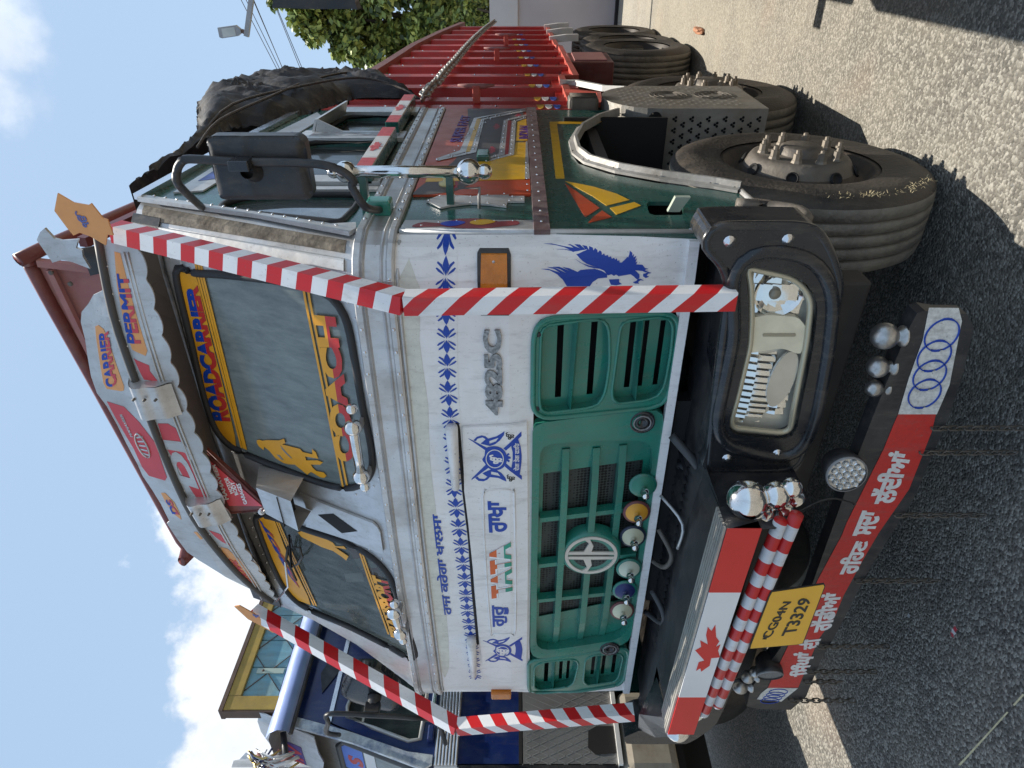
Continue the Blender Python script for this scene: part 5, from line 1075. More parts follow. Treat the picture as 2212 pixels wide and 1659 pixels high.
P('window_trim',SS,[(.50,2.175),(.50,2.65),(.58,2.645),(.58,2.175)],ALUP,.002,.02)
P('window_trim',SS,[(1.66,2.175),(1.66,2.60),(1.78,2.57),(1.78,2.175)],ALU,.002,.02)
prism('window_hood',T,[(.01,1.25,2.60),(.01,1.66,2.54),(.075,1.66,2.52),(.075,1.25,2.575)],(0,0,.012),ALU)
prism('window_hood_side',T,[(.01,1.25,2.595),(.075,1.25,2.575),(.01,1.25,2.44)],(0,.01,0),ALUP)
# flag blocks
FW=mat('flag_white',(.68,.66,.63),.5,0,.08,8,0,0,((.4,.3,.25),.3,20))
for k,(y0,y1,z0,z1) in enumerate(((1.22,1.84,2.205,2.265),(.50,1.12,2.200,2.262))):
    fb=box('flag_block',T,(.01,y0,z0),(.07,y1,z1),GREENS,.004)
    fb['label']='rear painted flag block above the belt' if k==0 else 'front painted flag block above the belt'
    L=y1-y0
    patch('flag_red',fb,SX(.07),[(y0,z0+.003),(y0+L*.22,z0+.003),(y0+L*.22,z1-.003),(y0,z1-.003)],RED,0,.001)
    patch('flag_white',fb,SX(.07),[(y0+L*.22,z0+.003),(y0+L*.75,z0+.003),(y0+L*.75,z1-.003),(y0+L*.22,z1-.003)],FW,0,.001)
    patch('flag_red',fb,SX(.07),[(y0+L*.75,z0+.003),(y1,z0+.003),(y1,z1-.003),(y0+L*.75,z1-.003)],RED,0,.001)
    patch('maple_leaf',fb,SX(.071),maple(y0+L*.48,(z0+z1)/2,.14,.052),RED,.0005,.0008)
# lower side
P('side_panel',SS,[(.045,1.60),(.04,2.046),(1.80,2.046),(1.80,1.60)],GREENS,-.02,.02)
P('corner_plate',SS,[(.045,1.615),(.04,2.040),(.075,2.040),(.14,2.035),(.14,1.62)],ALU,.001,.006)
o=P('corner_ornament',SS,D['sOrn'],mat('ornament_red',(.24,.045,.05),.45),.0075,.001,sm=2)
patch('ornament_spot',o,SS,D['sBlu'],mat('ornament_blue',(.015,.05,.40),.4),.0088,.001,sm=2); patch('ornament_spot',o,SS,D['sYel'],YEL2,.0088,.001,sm=2)
pp=P('shaped_plate',SS,D['sPl'],ALU,.002,.006)
rivets(pp,[Vector(SS(p.x,p.y,.009)) for p in along([Vector((a,b,0)) for a,b in inset(D['sPl'],-.008)],.06)],.004,(1,0,0))
rivets(pp,[Vector(SS(p.x,p.y,.008)) for p in along([Vector((.06,2.03,0)),Vector((.13,1.9,0)),Vector((.13,1.65,0))],.06)],.004,(1,0,0))
door=P('door',SS,[(.395,1.625),(.385,2.040),(1.80,2.040),(1.80,1.625)],ORED,.001,.008)
dp=lambda k,m,o,nm: patch(nm,door,SS,D[k],m,o,.0012)
def clampdoor(pts): return [(min(1.798,max(.388,a)),min(2.044,max(1.626,b))) for a,b in pts]
for k in ('sDoorR','sC1','sC2','sC3','sC4','sY1','sR1','sY2','sY3','sV'): D[k]=[(a if a>.47 or k!='sY3' else .388,b) for a,b in clampdoor(D[k])]
D['sDoorG']=[(1.798,1.93),(1.798,1.64),(.80,1.64),(.42,1.90),(.388,1.99),(.388,2.044),(.46,2.03),(.80,1.93),(1.1,1.88)]
dp('sDoorG',SGREY,.0088,'door_paint'); 
for k in ('sC1','sC2','sC3','sC4'):
    dp(k,ALU,.011,'door_strap'); 
    pts=D[k]; 
dp('sY1',YEL2,.0115,'door_paint'); dp('sR1',mat('dark_red_paint',(.20,.01,.012),.4),.0115,'door_paint'); dp('sY2',YEL2,.010,'door_paint'); dp('sY3',YEL2,.0095,'door_paint'); dp('sV',ALU,.0125,'door_strap')
for (fx,fz) in ((965,380),(932,520),(890,675),(590,795),(1262,305)):
    pass
for a,b in ((1.40,1.765),(.98,1.775),(.72,1.795),(.50,1.90),(1.63,1.66)): patch('maple_leaf',door,SS,maple(a,b,.12,.040),mat('leaf_red',(.35,.03,.05),.45),.0095,.0008)
text('lettering',door,SS,'SUPER FAST',D['tSUP'],mat('purple_blue',(.10,.03,.22),.5),.0105,.001,.03)
text('lettering',door,SS,'INDIAN',D['tIND'],mat('purple_blue',(.10,.03,.22),.5),.0115,.001,.03)
rv=[]
for k,off in (('sC1',0),('sC2',0),('sC3',0),('sC4',0)):
    p=D[k]; n=len(p)//2
    mid=[((p[i][0]+p[-1-i][0])/2,(p[i][1]+p[-1-i][1])/2) for i in range(n)]
    rv+=[Vector(SS(q.x,q.y,.0135)) for q in along([Vector((a,b,0)) for a,b in mid],.075)]
rv+=[Vector(SS(.42+.07*i,1.636,.0145)) for i in range(6)]
rivets(door,rv,.0045,(1,0,0))
hg=box('door_hinge',door,(.01,.80,1.785),(.035,.90,1.835),GREENS,.006)
for z in (1.98,1.70): pass
sw=sweep('door_stay',T,[(.01,.24,1.80),(.05,.24,1.80),(.06,.30,1.80),(.06,.30,1.87)],.005,GREY,False,6)
lathe('knob_base',T,(.01,.50,1.93),(1,0,0),[(0,.03),(.008,.03),(.012,.014),(.04,.012),(.042,0)],mat('brass_knob',(.5,.42,.2),.4,.5),16)
# red-grey rubbing strip
rs=P('rubbing_strip',SS,[(.03,1.572),(.03,1.622),(1.80,1.622),(1.80,1.572)],mat('dull_red_strip',(.13,.075,.075),.5,0,.3,30,0,0,((.25,.22,.2),.5,25)),.0,.016)
rivets(rs,[Vector((.017,.1+.1*i,1.597)) for i in range(17)],.005,(1,0,0))
# lower panel
ar=[(1.80,1.572),(1.80,1.30),(1.62,1.20),(1.45,1.33),(1.20,1.42),(.95,1.445),(.80,1.425),(.66,1.32),(.55,1.16),(.47,.98),(.43,.885),(.26,.87),(.10,.84),(.0,.98),(.01,1.2),(.035,1.572)]
ct=[(.20,1.135),(.20,1.22),(.215,1.235),(.31,1.23),(.335,1.215),(.335,1.115),(.32,1.105),(.215,1.12)]
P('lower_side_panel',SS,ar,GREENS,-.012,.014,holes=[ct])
P('step_recess',SS,inset(ct,.01),DARK,-.09,.002)
prism('step_plate',T,[(.0,.235,1.13),(.05,.235,1.10),(.05,.235,1.15),(.0,.235,1.17)],(0,.02,0),mat('pale_green_metal',(.36,.40,.32),.6))
sp=P('side_swoosh',SS,[(1.78,1.555),(1.78,1.42),(1.64,1.41),(1.60,1.525),(.90,1.505),(.565,1.47),(.60,1.50),(.60,1.535)][::-1],YEL2,.0025,.001)
bpy.data.objects.remove(sp)
P('yellow_angle_stripe',SS,[(min(1.79,p[0]),p[1]) for p in D['sLY1']],YEL2,.0025,.001)
for k,m in (('sSai1',YEL2),('sSai2',ORED),('sSai3',YEL2),('sSai4',ORED)): P('sail_graphic',SS,D[k],m,.0025,.001)
# corner edge trim (front/side seam)
sweep('corner_bead',T,[(.003,.042,1.13),(.004,.044,2.04)],.010,ALUP,False,8)
sweep('corner_bead',T,[(.006,.046,1.0),(.006,.046,1.14)],.008,ALUP,False,8)
# arch trim and wheel well
arc=[(1.68,1.16),(1.55,1.27),(1.35,1.37),(1.12,1.42),(.93,1.42),(.80,1.385),(.68,1.28),(.58,1.13),(.49,.95),(.44,.875)]
bm=bmesh.new(); R=[]
for i,(a,b) in enumerate(arc):
    q0=Vector(arc[max(0,i-1)]);q1=Vector(arc[min(len(arc)-1,i+1)]); d=(q1-q0).normalized(); n=Vector((-d.y,d.x)); n=n if n.y<0 else n
    nn=Vector((d.y,-d.x)); out_=nn if nn.y>0 or nn.x<0 and i>5 else nn
    c=Vector((a,b)); o2=Vector((-d.y,d.x))*-1
    def pt(k,off): v=c+o2*k*.7; return SS(v.x,v.y,off)
    R.append([bm.verts.new(pt(.035,.004)),bm.verts.new(pt(.035,.014)),bm.verts.new(pt(.005,.018)),bm.verts.new(pt(.0,.038)),bm.verts.new(pt(-.018,.038)),bm.verts.new(pt(-.024,.0))])
for A,B in zip(R,R[1:]):
    for i in range(5): bm.faces.new((A[i],B[i],B[i+1],A[i+1]))
af=fin(bm,'wheel_arch_trim',mat('pale_arch_metal',(.42,.40,.37),.5,.2,.2,12,.2,30,((.10,.09,.075),.8,6)),T)
rivets(af,[Vector(SS(a,b+.02,.02)) for a,b in arc],.005,(1,0,0))
ww=[(1.75,1.2),(1.62,1.25),(1.35,1.36),(1.12,1.40),(.93,1.40),(.80,1.37),(.68,1.26),(.58,1.11),(.49,.93),(.43,.85),(.43,.5),(1.75,.5)]
P('wheel_well',SX(-.42),ww,DARK,0,.004)
bm=bmesh.new(); R=[[bm.verts.new((-.06,a,b)),bm.verts.new((-.42,a,b))] for a,b in ww[:10]]
for A,B in zip(R,R[1:]): bm.faces.new((A[0],B[0],B[1],A[1]))
fin(bm,'wheel_well_liner',DARK,T)
sweep('panel_edge_trim',T,[SS(.44,.872,.006),SS(.26,.858,.006),SS(.10,.832,.006),SS(.0,.97,.006)],.011,ALU,False,6)
box('arch_rear_flap',T,(-.42,1.535,.93),(.02,1.555,1.44),DARK)
for z in (1.0,1.08,1.16,1.24): rivets(T.children[-1] if False else af,[Vector((.032,1.566,z))],.005,(1,0,0))
# --- chrome upright bar
cx=.115
cb=sweep('chrome_grab_bar',T,[(cx,.30,2.235),(cx,.30,1.86)],.020,CHR,False,16)
ball('bar_ball',cb,(cx,.30,2.245),.036,CHR,20); ball('bar_tip',cb,(cx,.30,2.285),.022,CHR,16)
ball('bar_ball',cb,(cx,.30,1.835),.043,CHR,24); ball('bar_tip',cb,(cx,.30,1.782),.026,CHR,16)
for z in (2.19,1.90): box('bar_bracket',cb,(.0,.285,z-.012),(cx,.315,z+.012),GREENS)
# --- mirror
ma=sweep('mirror_arm',T,[(.01,.25,2.73)]+[SY(.02)(a,b) for a,b in D['mirArm'][1:]]+[(.02,.20,2.12)],.0125,BLK,False,10,sm=3)
MRR=rrect(.100,.289,2.292,2.580,.028)
def mdisp(a,b):
    d=min(a-.100,.289-a,b-2.292,2.580-b); return -.022*math.exp(-max(d,0)/.010)+.004*math.exp(-((b-2.47)/.01)**2)
mh=patch('mirror_housing',T,SY(.05),MRR,BLK,-.05,.062,extra=([.10+.0095*i for i in range(1,20)],[2.292+.012*i for i in range(1,24)]),disp=mdisp,smooth=True)
box('mirror_clamp',mh,(.208,-.025,2.44),(.238,.035,2.50),BLKG,.004)
lathe('mirror_socket',mh,(.195,.035,2.455),(.2,-1,.1),[(-.01,.034),(.01,.026),(.035,.020)],BLK,16)
box('mirror_bracket',T,(.005,.17,2.085),(.055,.24,2.165),GREEN,.008)
# --- guards
def guard(pts,slant,label):
    V_=[Vector(p) for p in pts]
    g=None
    for i,(a,b) in enumerate(zip(V_,V_[1:])):
        ax=(b-a).normalized(); m=stripes('guard_stripes_%s%d'%(label[0],i),tuple(ax+Vector((slant*(1 if i==0 else .25),slant*.6,0))),.13 if i==0 else .125,(.80,.80,.80),(.60,.012,.015),.5,.1)
        s=sweep('striped_guard' if g is None else 'striped_guard_upper',g or T,[a,b],.029,m,False,4,square=True,up=(0,1,0))
        g=g or s
    if g: g['label']=label
    return g
gr0=Vector((-.098,-.21,1.05)); g1=Vector((-.113,-.21,2.0)); g2=Vector((-.024,.12,2.965))
gg=guard([gr0,g1,g2],1.0,'right red and white striped guard bar')
gl0=Vector((-2.185,-.21,1.14)); g3=Vector((-2.305,-.21,1.95)); g4=Vector((-2.13,.30,3.02))
gg2=guard([gl0,g3,g4],-1.0,'left red and white striped guard bar')
po=patch('guard_plate',T,SY(.02),D['plateO'],ORG,0,.006); text('lettering',po,SY(.014),'ੴ',D['tOM'],mat('faded_blue_print',(.12,.15,.40),.5),.001,.001,.03)
po['label']='right orange plate on guard top'
p2=patch('guard_plate',T,SY(.25),D['plateL'],ORG,0,.006); p2['label']='left orange plate on guard top'
text('lettering',p2,SY(.244),'ੴ',[(-2.105,3.00),(-2.105,2.97),(-2.075,2.97),(-2.075,3.0)],mat('faded_blue_print',(.12,.15,.40),.5),.001,.001,.03)
# --- roof rack
rk=sweep('roof_rack',T,[(-.30,2.1,3.16),(-.295,.66,3.60),(-.33,.60,3.640),(-.42,.60,3.645),(-.9,.6,3.585),(-1.7,.6,3.49),(-1.98,.6,3.45),(-2.03,.66,3.42),(-2.05,2.1,3.0)],.028,MAR,False,10,sm=3)
pk=patch('rack_panel',rk,SY(.6),[(-.33,3.635),(-.36,3.38),(-.9,3.30),(-1.98,3.20),(-1.98,3.435),(-1.6,3.49),(-.9,3.575),(-.42,3.635)],PMAR,-.02,.015)
sweep('rack_rail',rk,[(-.36,.58,3.565),(-.9,.58,3.525),(-2.0,.58,3.40)],.012,PMAR,False,4,square=True)
sweep('rack_rail',rk,[(-.33,.58,3.60),(-.36,.58,3.37)],.014,PMAR,False,4,square=True)
for a,b in ((-.37,3.56),(-.42,3.50)): lathe('rack_bolt',rk,(a,.575,b),(0,-1,0),[(0,.010),(.008,.010),(.008,0)],DIRTM,8)
patch('rack_corner_plate',rk,SY(.5),D['rackC'],ALU,0,.012)
patch('rack_strap',rk,SY(.55),[(-.255,3.385),(-.24,3.30),(-.345,3.28),(-.37,3.385)],BLK,0,.01)
sweep('rack_rail',rk,[(-.26,.62,3.42),(-.26,2.1,3.02)],.02,MAR,False,4,square=True)
for x in (-.5,-1.18,-1.9): sweep('rack_post',rk,[(x,.62,3.35),(x,.62,2.95)],.015,MAR,False,6)
box('rack_floor',rk,(-2.0,.7,2.98),(-.3,1.9,3.02),MAR)
patch('rack_end_plate',rk,SY(.6),[(-1.98,3.40),(-2.05,3.38),(-2.2,3.25),(-2.22,3.2),(-2.1,3.2)],ALU,.0,.012)
# --- bumper
sh=hull('bumper_shelf',T,[(-.02,.10,1.05),(-2.36,.10,1.06),(-2.34,-.20,1.08),(-1.86,-.20,1.07),(-1.85,-.40,1.07),(-.74,-.40,1.03),(-.74,-.2,1.03),(-.02,-.20,1.04)],[(0,1,2,3,4,5,6,7)],BLK)
for i in range(26):
    x=-.80-.042*i; hull('shelf_rib',sh,[(x,.03,1.055),(x-.02,-.10,1.052),(x-.030,-.10,1.052),(x-.010,.03,1.055),(x-.005,.03,1.068),(x-.025,-.10,1.064)],[(0,1,5,4),(2,3,4,5)],BLK)
tz=lambda X:1.036+(-.732-X)*.037
bz=lambda X:.931+(-.732-X)*.040
def barseg(name,x0,x1,m,y0=-.5,y1=-.42): return hull(name,bar,[(x0,y0,bz(x0)),(x0,y0,tz(x0)),(x1,y0,tz(x1)),(x1,y0,bz(x1)),(x0,y0+.004,bz(x0)),(x0,y0+.004,tz(x0)),(x1,y0+.004,tz(x1)),(x1,y0+.004,bz(x1))],[(0,1,2,3),(0,1,5,4),(3,2,6,7),(0,3,7,4),(1,2,6,5)],m)
bar=hull('bumper_bar',T,[(-.735,-.496,bz(-.735)),(-.735,-.496,tz(-.735)),(-1.86,-.496,tz(-1.86)),(-1.86,-.496,bz(-1.86)),(-.735,-.40,bz(-.735)),(-.735,-.40,tz(-.735)),(-1.86,-.40,tz(-1.86)),(-1.86,-.40,bz(-1.86))],[(0,1,2,3),(4,5,6,7),(0,1,5,4),(2,3,7,6),(0,3,7,4),(1,2,6,5)],BLK)
FR=mat('flag_red_vinyl',(.62,.025,.02),.38,0,.05,4)
FWH=mat('flag_white_vinyl',(.72,.72,.72),.4,0,.05,5)
barseg('flag_field',-.732,-1.021,FR); barseg('flag_field',-1.021,-1.608,FWH); barseg('flag_field',-1.608,-1.860,FR)
patch('maple_leaf',bar,SY(-.5),D['leaf'],FR,.0005,.001)
ALR=mat('ribbed_aluminium',(.50,.485,.45),.4,.6,.12,8,.15,30,((.3,.26,.2),.5,10))
for i in range(6):
    y=-.494+.0165*i
    hull('tread_strip',bar,[(-.735,y,tz(-.735)+.001),(-.735,y+.012,tz(-.735)+.001),(-1.86,y+.012,tz(-1.86)+.001),(-1.86,y,tz(-1.86)+.001),(-.735,y,tz(-.735)+.009),(-.735,y+.012,tz(-.735)+.009),(-1.86,y+.012,tz(-1.86)+.009),(-1.86,y,tz(-1.86)+.009)],[(4,5,6,7),(0,4,7,3),(1,5,6,2),(0,1,5,4),(3,2,6,7)],ALR)
ball('end_ball',bar,(-1.885,-.465,1.03),.050,CHR,20,(1,0,0),.8)
# tubes
ts=stripes('tube_stripes',(1,.25,-.35),.115,(.62,.63,.65),(.55,.02,.02),.5)
for (x0,z0,x1,z1,y) in ((-.72,.868,-1.75,.948,-.475),(-.70,.822,-1.70,.900,-.470)):
    tb_=sweep('striped_tube',T,[(x0,y,z0),(x1,y,z1)],.021,ts,False,14); ball('tube_cap',tb_,(x1,y,z1),.021,ALU2,12)
# end wall + chrome balls
hull('bumper_end_wall',T,[(-.765,-.19,1.03),(-.765,-.19,.72),(-.735,-.40,.74),(-.735,-.497,.89),(-.735,-.497,1.034)],[(0,1,2,3,4)],BLK)
for (x,y,z,r) in ((-.685,-.42,.962,.063),(-.675,-.41,.874,.044),(-.650,-.405,.828,.033)):
    k=ball('chrome_ball',T,(x,y,z),r,CHR,28)
    lathe('ball_foot',k,(x-.02-r*.6,y+.005,z-r*.5),(1,-.1,.55),[(-.015,r*.95),(0,r*.9),(.006,r*.6),(.012,r*.75),(.02,r*.5)],CHR,20)
# headlight housing
hou=[(.098,1.150),(.112,1.12),(.112,.90),(.100,.845),(.02,.785),(-.065,.742),(-.30,.72),(-.60,.703),(-.74,.71),(-.765,.76),(-.765,1.02),(-.60,1.035),(-.07,1.065),(.00,1.10),(.05,1.16)]
hr=D['hlO']
hole=smooth_loop(inset([(p[0],p[1]) for p in hr],.010),80,1)
hh=patch('headlight_housing',T,SY(-.2),catmull(hou,3),BLKG,-.16,.16,holes=[smooth_loop(inset(hole,.012),72,1)])
sweep('housing_edge',hh,[SY(-.2)(x,z,-.013) for x,z in smooth_loop(inset(hou,-.004),90,1)],.0155,BLKG,True,10,up=(0,1,0))
rng=smooth_loop(D['hlRing'],72,5)
sweep('housing_rib',hh,[SY(-.2)(a,b,-.006) for a,b in inset(rng,.034)],.022,BLKG,True,12,up=(0,1,0))
hl=patch('headlight',T,SY(-.2),inset(hole,.010),mat('headlight_bowl',(.85,.80,.70),.22,.35,.1,14),-.060,.004); hl['label']='right headlight'
REF=mat('reflector_chrome',(.93,.92,.90),.07,1,.05); BEI=mat('headlight_bezel',(.88,.79,.60),.25,.0,.08,20)
sweep('lens_surround',hl,[SY(-.2)(a,b,-.022) for a,b in inset(hole,-.002)],.010,mat('pale_lens_edge',(.62,.56,.42),.25,.4),True,8,up=(0,1,0))
random.seed(3)
def facets(x0,x1,z0,z1,nx,nz,dep,clip,curve,sub=4):
    """fluted reflector: each flute a shallow concave mirror"""
    bm=bmesh.new()
    for i in range(nx):
        for j in range(nz):
            uc=(i+.5)/nx; vc=(j+.5)/nz; cx_=x0+(x1-x0)*uc; cz_=z0+(z1-z0)*vc+curve*math.sin(math.pi*uc)*(vc-.5)
            if not pip((cx_,cz_),clip): continue
            lean=random.uniform(-.10,.10); Gd={}
            for a_ in range(sub+1):
                for b_ in range(3):
                    u=(i+a_/sub)/nx; v=(j+b_/2)/nz; X_=x0+(x1-x0)*u; Z_=z0+(z1-z0)*v+curve*math.sin(math.pi*u)*(v-.5)
                    fl=math.sin(math.pi*a_/sub)*.0035
                    Gd[a_,b_]=bm.verts.new((X_,dep+fl+.10*(uc-.5)**2+.22*(Z_-cz_)+lean*(X_-cx_)+.9*(v-.45)**2*.02,Z_))
            for a_ in range(sub):
                for b_ in range(2): bm.faces.new((Gd[a_,b_],Gd[a_+1,b_],Gd[a_+1,b_+1],Gd[a_,b_+1]))
    return fin(bm,'reflector',REF,hl,True)
def pip(p,poly): return _wind(p[0],p[1],poly)!=0
hc=inset(hole,-.008)
facets(-.590,-.300,.862,.975,12,2,-.165,hc,.02)
facets(-.585,-.305,.792,.850,9,2,-.162,hc,.0)
patch('bowl_cutoff',hl,SY(-.2),ell(-.405,.833,.105,.040,24,rot=-.10),mat('frosted_bowl',(.70,.67,.60),.25,.5,.15,8),-.038,.010)
patch('headlight_bezel',hl,SY(-.2),smooth_loop([(-.185,.985),(-.170,.93),(-.178,.835),(-.215,.80),(-.31,.797),(-.285,.86),(-.305,.965),(-.25,.975)],40,1),BEI,-.045,.022)
patch('bezel_slot',hl,SY(-.2),rrect(-.243,-.233,.83,.93,.004),mat('bezel_shadowed_slot',(.40,.34,.24),.4),-.022,.002)
lathe('high_beam_reflector',hl,(-.108,-.165,.905),(0,1,0),[(-.004,.072),(.008,.062),(.022,.040),(.028,.018),(.028,0)],REF,18,False)
facets(-.18,-.03,.825,1.0,3,7,-.162,hc,.01)
lathe('bulb',hl,(-.108,-.165,.915),(0,-1,0),[(-.02,.016),(.0,.018),(.006,.014),(.008,0)],mat('bulb_cap',(.28,.25,.20),.4,.4),16)
patch('headlight_lens',hl,SY(-.2),inset(hole,.006),LENS,-.014,.003)
for x,z in ((.07,1.09),(.075,.93),(-.70,.965),(-.68,.80)): lathe('housing_bolt',hh,(x,-.201,z),(0,-1,0),[(0,.017),(.002,.017),(.003,.010),(.009,.009),(.010,0)],ALU2,10)
# left housing (mirrored)
hl2=patch('headlight_housing',T,SY(-.2),[(-2.36-a,b) for a,b in catmull(hou,2)],BLKG,-.16,.16); hl2['label']='left headlight housing seen edge on'
patch('headlight',T,SY(-.2),[(-2.36-a,b) for a,b in hole],BEI,.001,.004)['label']='left headlight'
hull('left_housing_fold',T,[(-2.36,-.19,1.10),(-1.9,-.22,1.07),(-1.88,-.42,1.06),(-2.05,-.40,1.0),(-2.38,-.22,1.02),(-2.12,-.26,1.13)],[(0,1,5),(1,2,5),(2,3,5),(3,4,5),(4,0,5)],BLKG)
# side steps behind the housing
sweep('towing_bracket',T,[(.03,.03,.98),(.045,-.02,.90),(.045,.02,.80),(.04,.12,.78),(.03,.2,.85),(.03,.22,.95)],.022,DIRTM,False,8,sm=3)
# number plate
np_=patch('number_plate',T,SY(-.49),D['plateN'],INK,0,.004)
patch('plate_face',np_,SY(-.49),inset(D['plateN'],-.004),PLY,.0045,.001)
text('plate_lettering',np_,SY(-.49),'CG04N',[(-.0,0)]*0 or [D['tN1'][0],D['tN1'][1],D['tN1'][2],D['tN1'][3]],INK,.006,.001,.02)
text('plate_lettering',np_,SY(-.49),'T3329',D['tN2'],INK,.006,.001,.02)
text('plate_lettering',np_,SY(-.49),'IND',[(-1.268,.822),(-1.268,.808),(-1.245,.808),(-1.245,.822)],INK,.006,.001,.01)
# lower bumper
LB=[(-.125,.536),(-.117,.515),(-.125,.47),(-.126,.394),(-.169,.358),(-.31,.334),(-.47,.318),(-.842,.318),(-1.2,.371),(-1.513,.391),(-1.75,.415),(-1.993,.415),(-2.095,.459),(-2.088,.603),(-2.069,.659),(-1.943,.668),(-1.652,.598),(-1.303,.562),(-.9,.560),(-.676,.562),(-.457,.556),(-.18,.545)]
lb=patch('lower_bumper',T,SY(-.25),LB,BLK,-.05,.055)
RB=mat('chipped_red_paint',(.58,.028,.022),.42,0,.05,5,0,0,((.08,.02,.015),.22,70)); WB=mat('chipped_white_paint',(.72,.70,.64),.5,0,.05,8,0,0,((.10,.09,.08),.45,60))
patch('white_end_field',lb,SY(-.25),D['lowR1'],WB,.006,.001)
R2=[p for p in D['lowR2']]
patch('red_field',lb,SY(-.25),R2,RB,.006,.001)
patch('white_end_field',lb,SY(-.25),D['lowR3'],WB,.006,.001)
for i,(a,b) in enumerate(D['ringsA']): 
    sweep('painted_ring',lb,[SY(-.25)(x,z,.0075) for x,z in ell(a-.004,b,.053,.047,28,rot=.0)],.005,BLUE,True,4,flat=.5)
for i in range(4): sweep('painted_ring',lb,[SY(-.25)(x,z,.0075) for x,z in ell(-1.955-.022*i,.545+.008*i,.02,.04,20)],.003,BLUE,True,4,flat=.5)
for k,s in (('tL1','ਿਸੰਘਾਂ'),('tL2','ਦੀ'),('tL3','ਗੱਡੀਆਂ'),('tL4','ਰਿਹਣ'),('tL5','ਸਦਾ'),('tL6','ਲੱਦੀਆਂ')): text('lettering',lb,SY(-.25),s,grow(D[k],1,1.22),WB if False else mat('lettering_white',(.76,.74,.70),.5,0,.05,8,0,0,((.4,.2,.18),.3,60)),.0075,.001,.045)
STL=mat('scratched_steel_ball',(.50,.49,.47),.28,.9,.25,25,.2,40,((.12,.11,.10),.6,22))
for (a,b),r,l in zip(D['lowballs'],(.040,.033,.027,.033,.028,.024),range(6)):
    k=ball('steel_ball',T,(a,-.24,b+.0),r,STL,20); lathe('ball_foot',k,(a,-.24,b-r*1.0),(0,0,1),[(-.016,r*.8),(-.008,r*.78),(0,r*.5),(.006,r*.45)],STL,16)
    box('ball_mount',k,(a-.02,-.25,b-r*1.0-.04),(a+.02,-.22,b-r*1.0-.012),BLK)
# round work light
def worklight(c,ax,r,label,led=True):
    w_=lathe('round_work_light',T,c,ax,[(-.09,r*.5),(-.07,r*.85),(-.02,r),(.0,r),(.002,r*.93)],BLK,28); w_['label']=label
    lathe('light_rim',w_,c,ax,[(.0,r*.98),(.004,r*.98),(.006,r*.90)],GREY,28)
    A=Vector(ax).normalized(); u=A.orthogonal().normalized(); v=A.cross(u)
    lathe('light_reflector',w_,c,ax,[(.001,r*.92),(.0005,0)],mat('led_silver',(.55,.55,.54),.2,.8),28)
    if led:
        hx=[(i+.5*(j%2),j*.866) for j in range(-3,4) for i in range(-3,4) if math.hypot(i+.5*(j%2),j*.866)<2.3]
        for i,j in hx:
            p=Vector(c)+(u*i+v*j)*r*.36
            lathe('led_cell',w_,p,ax,[(.002,r*.16),(.008,r*.13),(.003,r*.07),(.006,r*.04),(.006,0)],mat('led_clear',(.72,.72,.70),.08,.7),10,False)
    return w_
worklight((-.66,-.33,.625),(.15,-1,.05),.066,'right round LED work light')
worklight((-1.80,-.28,.62),(-.3,-1,.05),.055,'left round work light',False)
# underside clutter
und=box('underbody',T,(-1.75,.1,.55),(-.55,1.75,1.02),DARK)
box('radiator',und,(-1.7,.02,.70),(-.62,.08,1.10),DARK)
box('front_axle',und,(-2.2,.78,.42),(-.2,.92,.56),DARK)
box('chassis_rail',und,(-1.75,.2,.78),(-1.6,7.2,1.05),DARK); box('chassis_rail',und,(-.75,.2,.78),(-.6,7.2,1.05),DARK)
box('cross_member',und,(-2.2,-.1,.60),(-.1,.0,.74),mat('rusty_black',(.035,.028,.022),.75,0,.3,8),.01)
HOSE=mat('hose_rubber',(.05,.05,.052),.5,0,.2)
for i,(pts,r,m) in enumerate([([(-.72,-.05,1.12),(-.78,-.12,1.05),(-.86,-.10,1.0),(-.9,.0,1.06)],.016,HOSE),([(-1.2,-.04,1.11),(-1.28,-.1,1.06),(-1.35,-.1,1.08),(-1.4,-.02,1.11)],.010,DIRTM),([(-1.55,-.05,1.1),(-1.6,-.12,1.06),(-1.7,-.1,1.05),(-1.75,0,1.1)],.012,HOSE),([(-1.0,-.06,1.13),(-1.05,-.16,1.06),(-1.2,-.14,1.055)],.006,ALU)]):
    sweep('hose',und,pts,r,m,False,8,sm=4)
sweep('trailing_wire',und,[(-.74,-.42,.80),(-.70,-.40,.70),(-.74,-.38,.60),(-.80,-.32,.56)],.003,INK,False,5,sm=4)
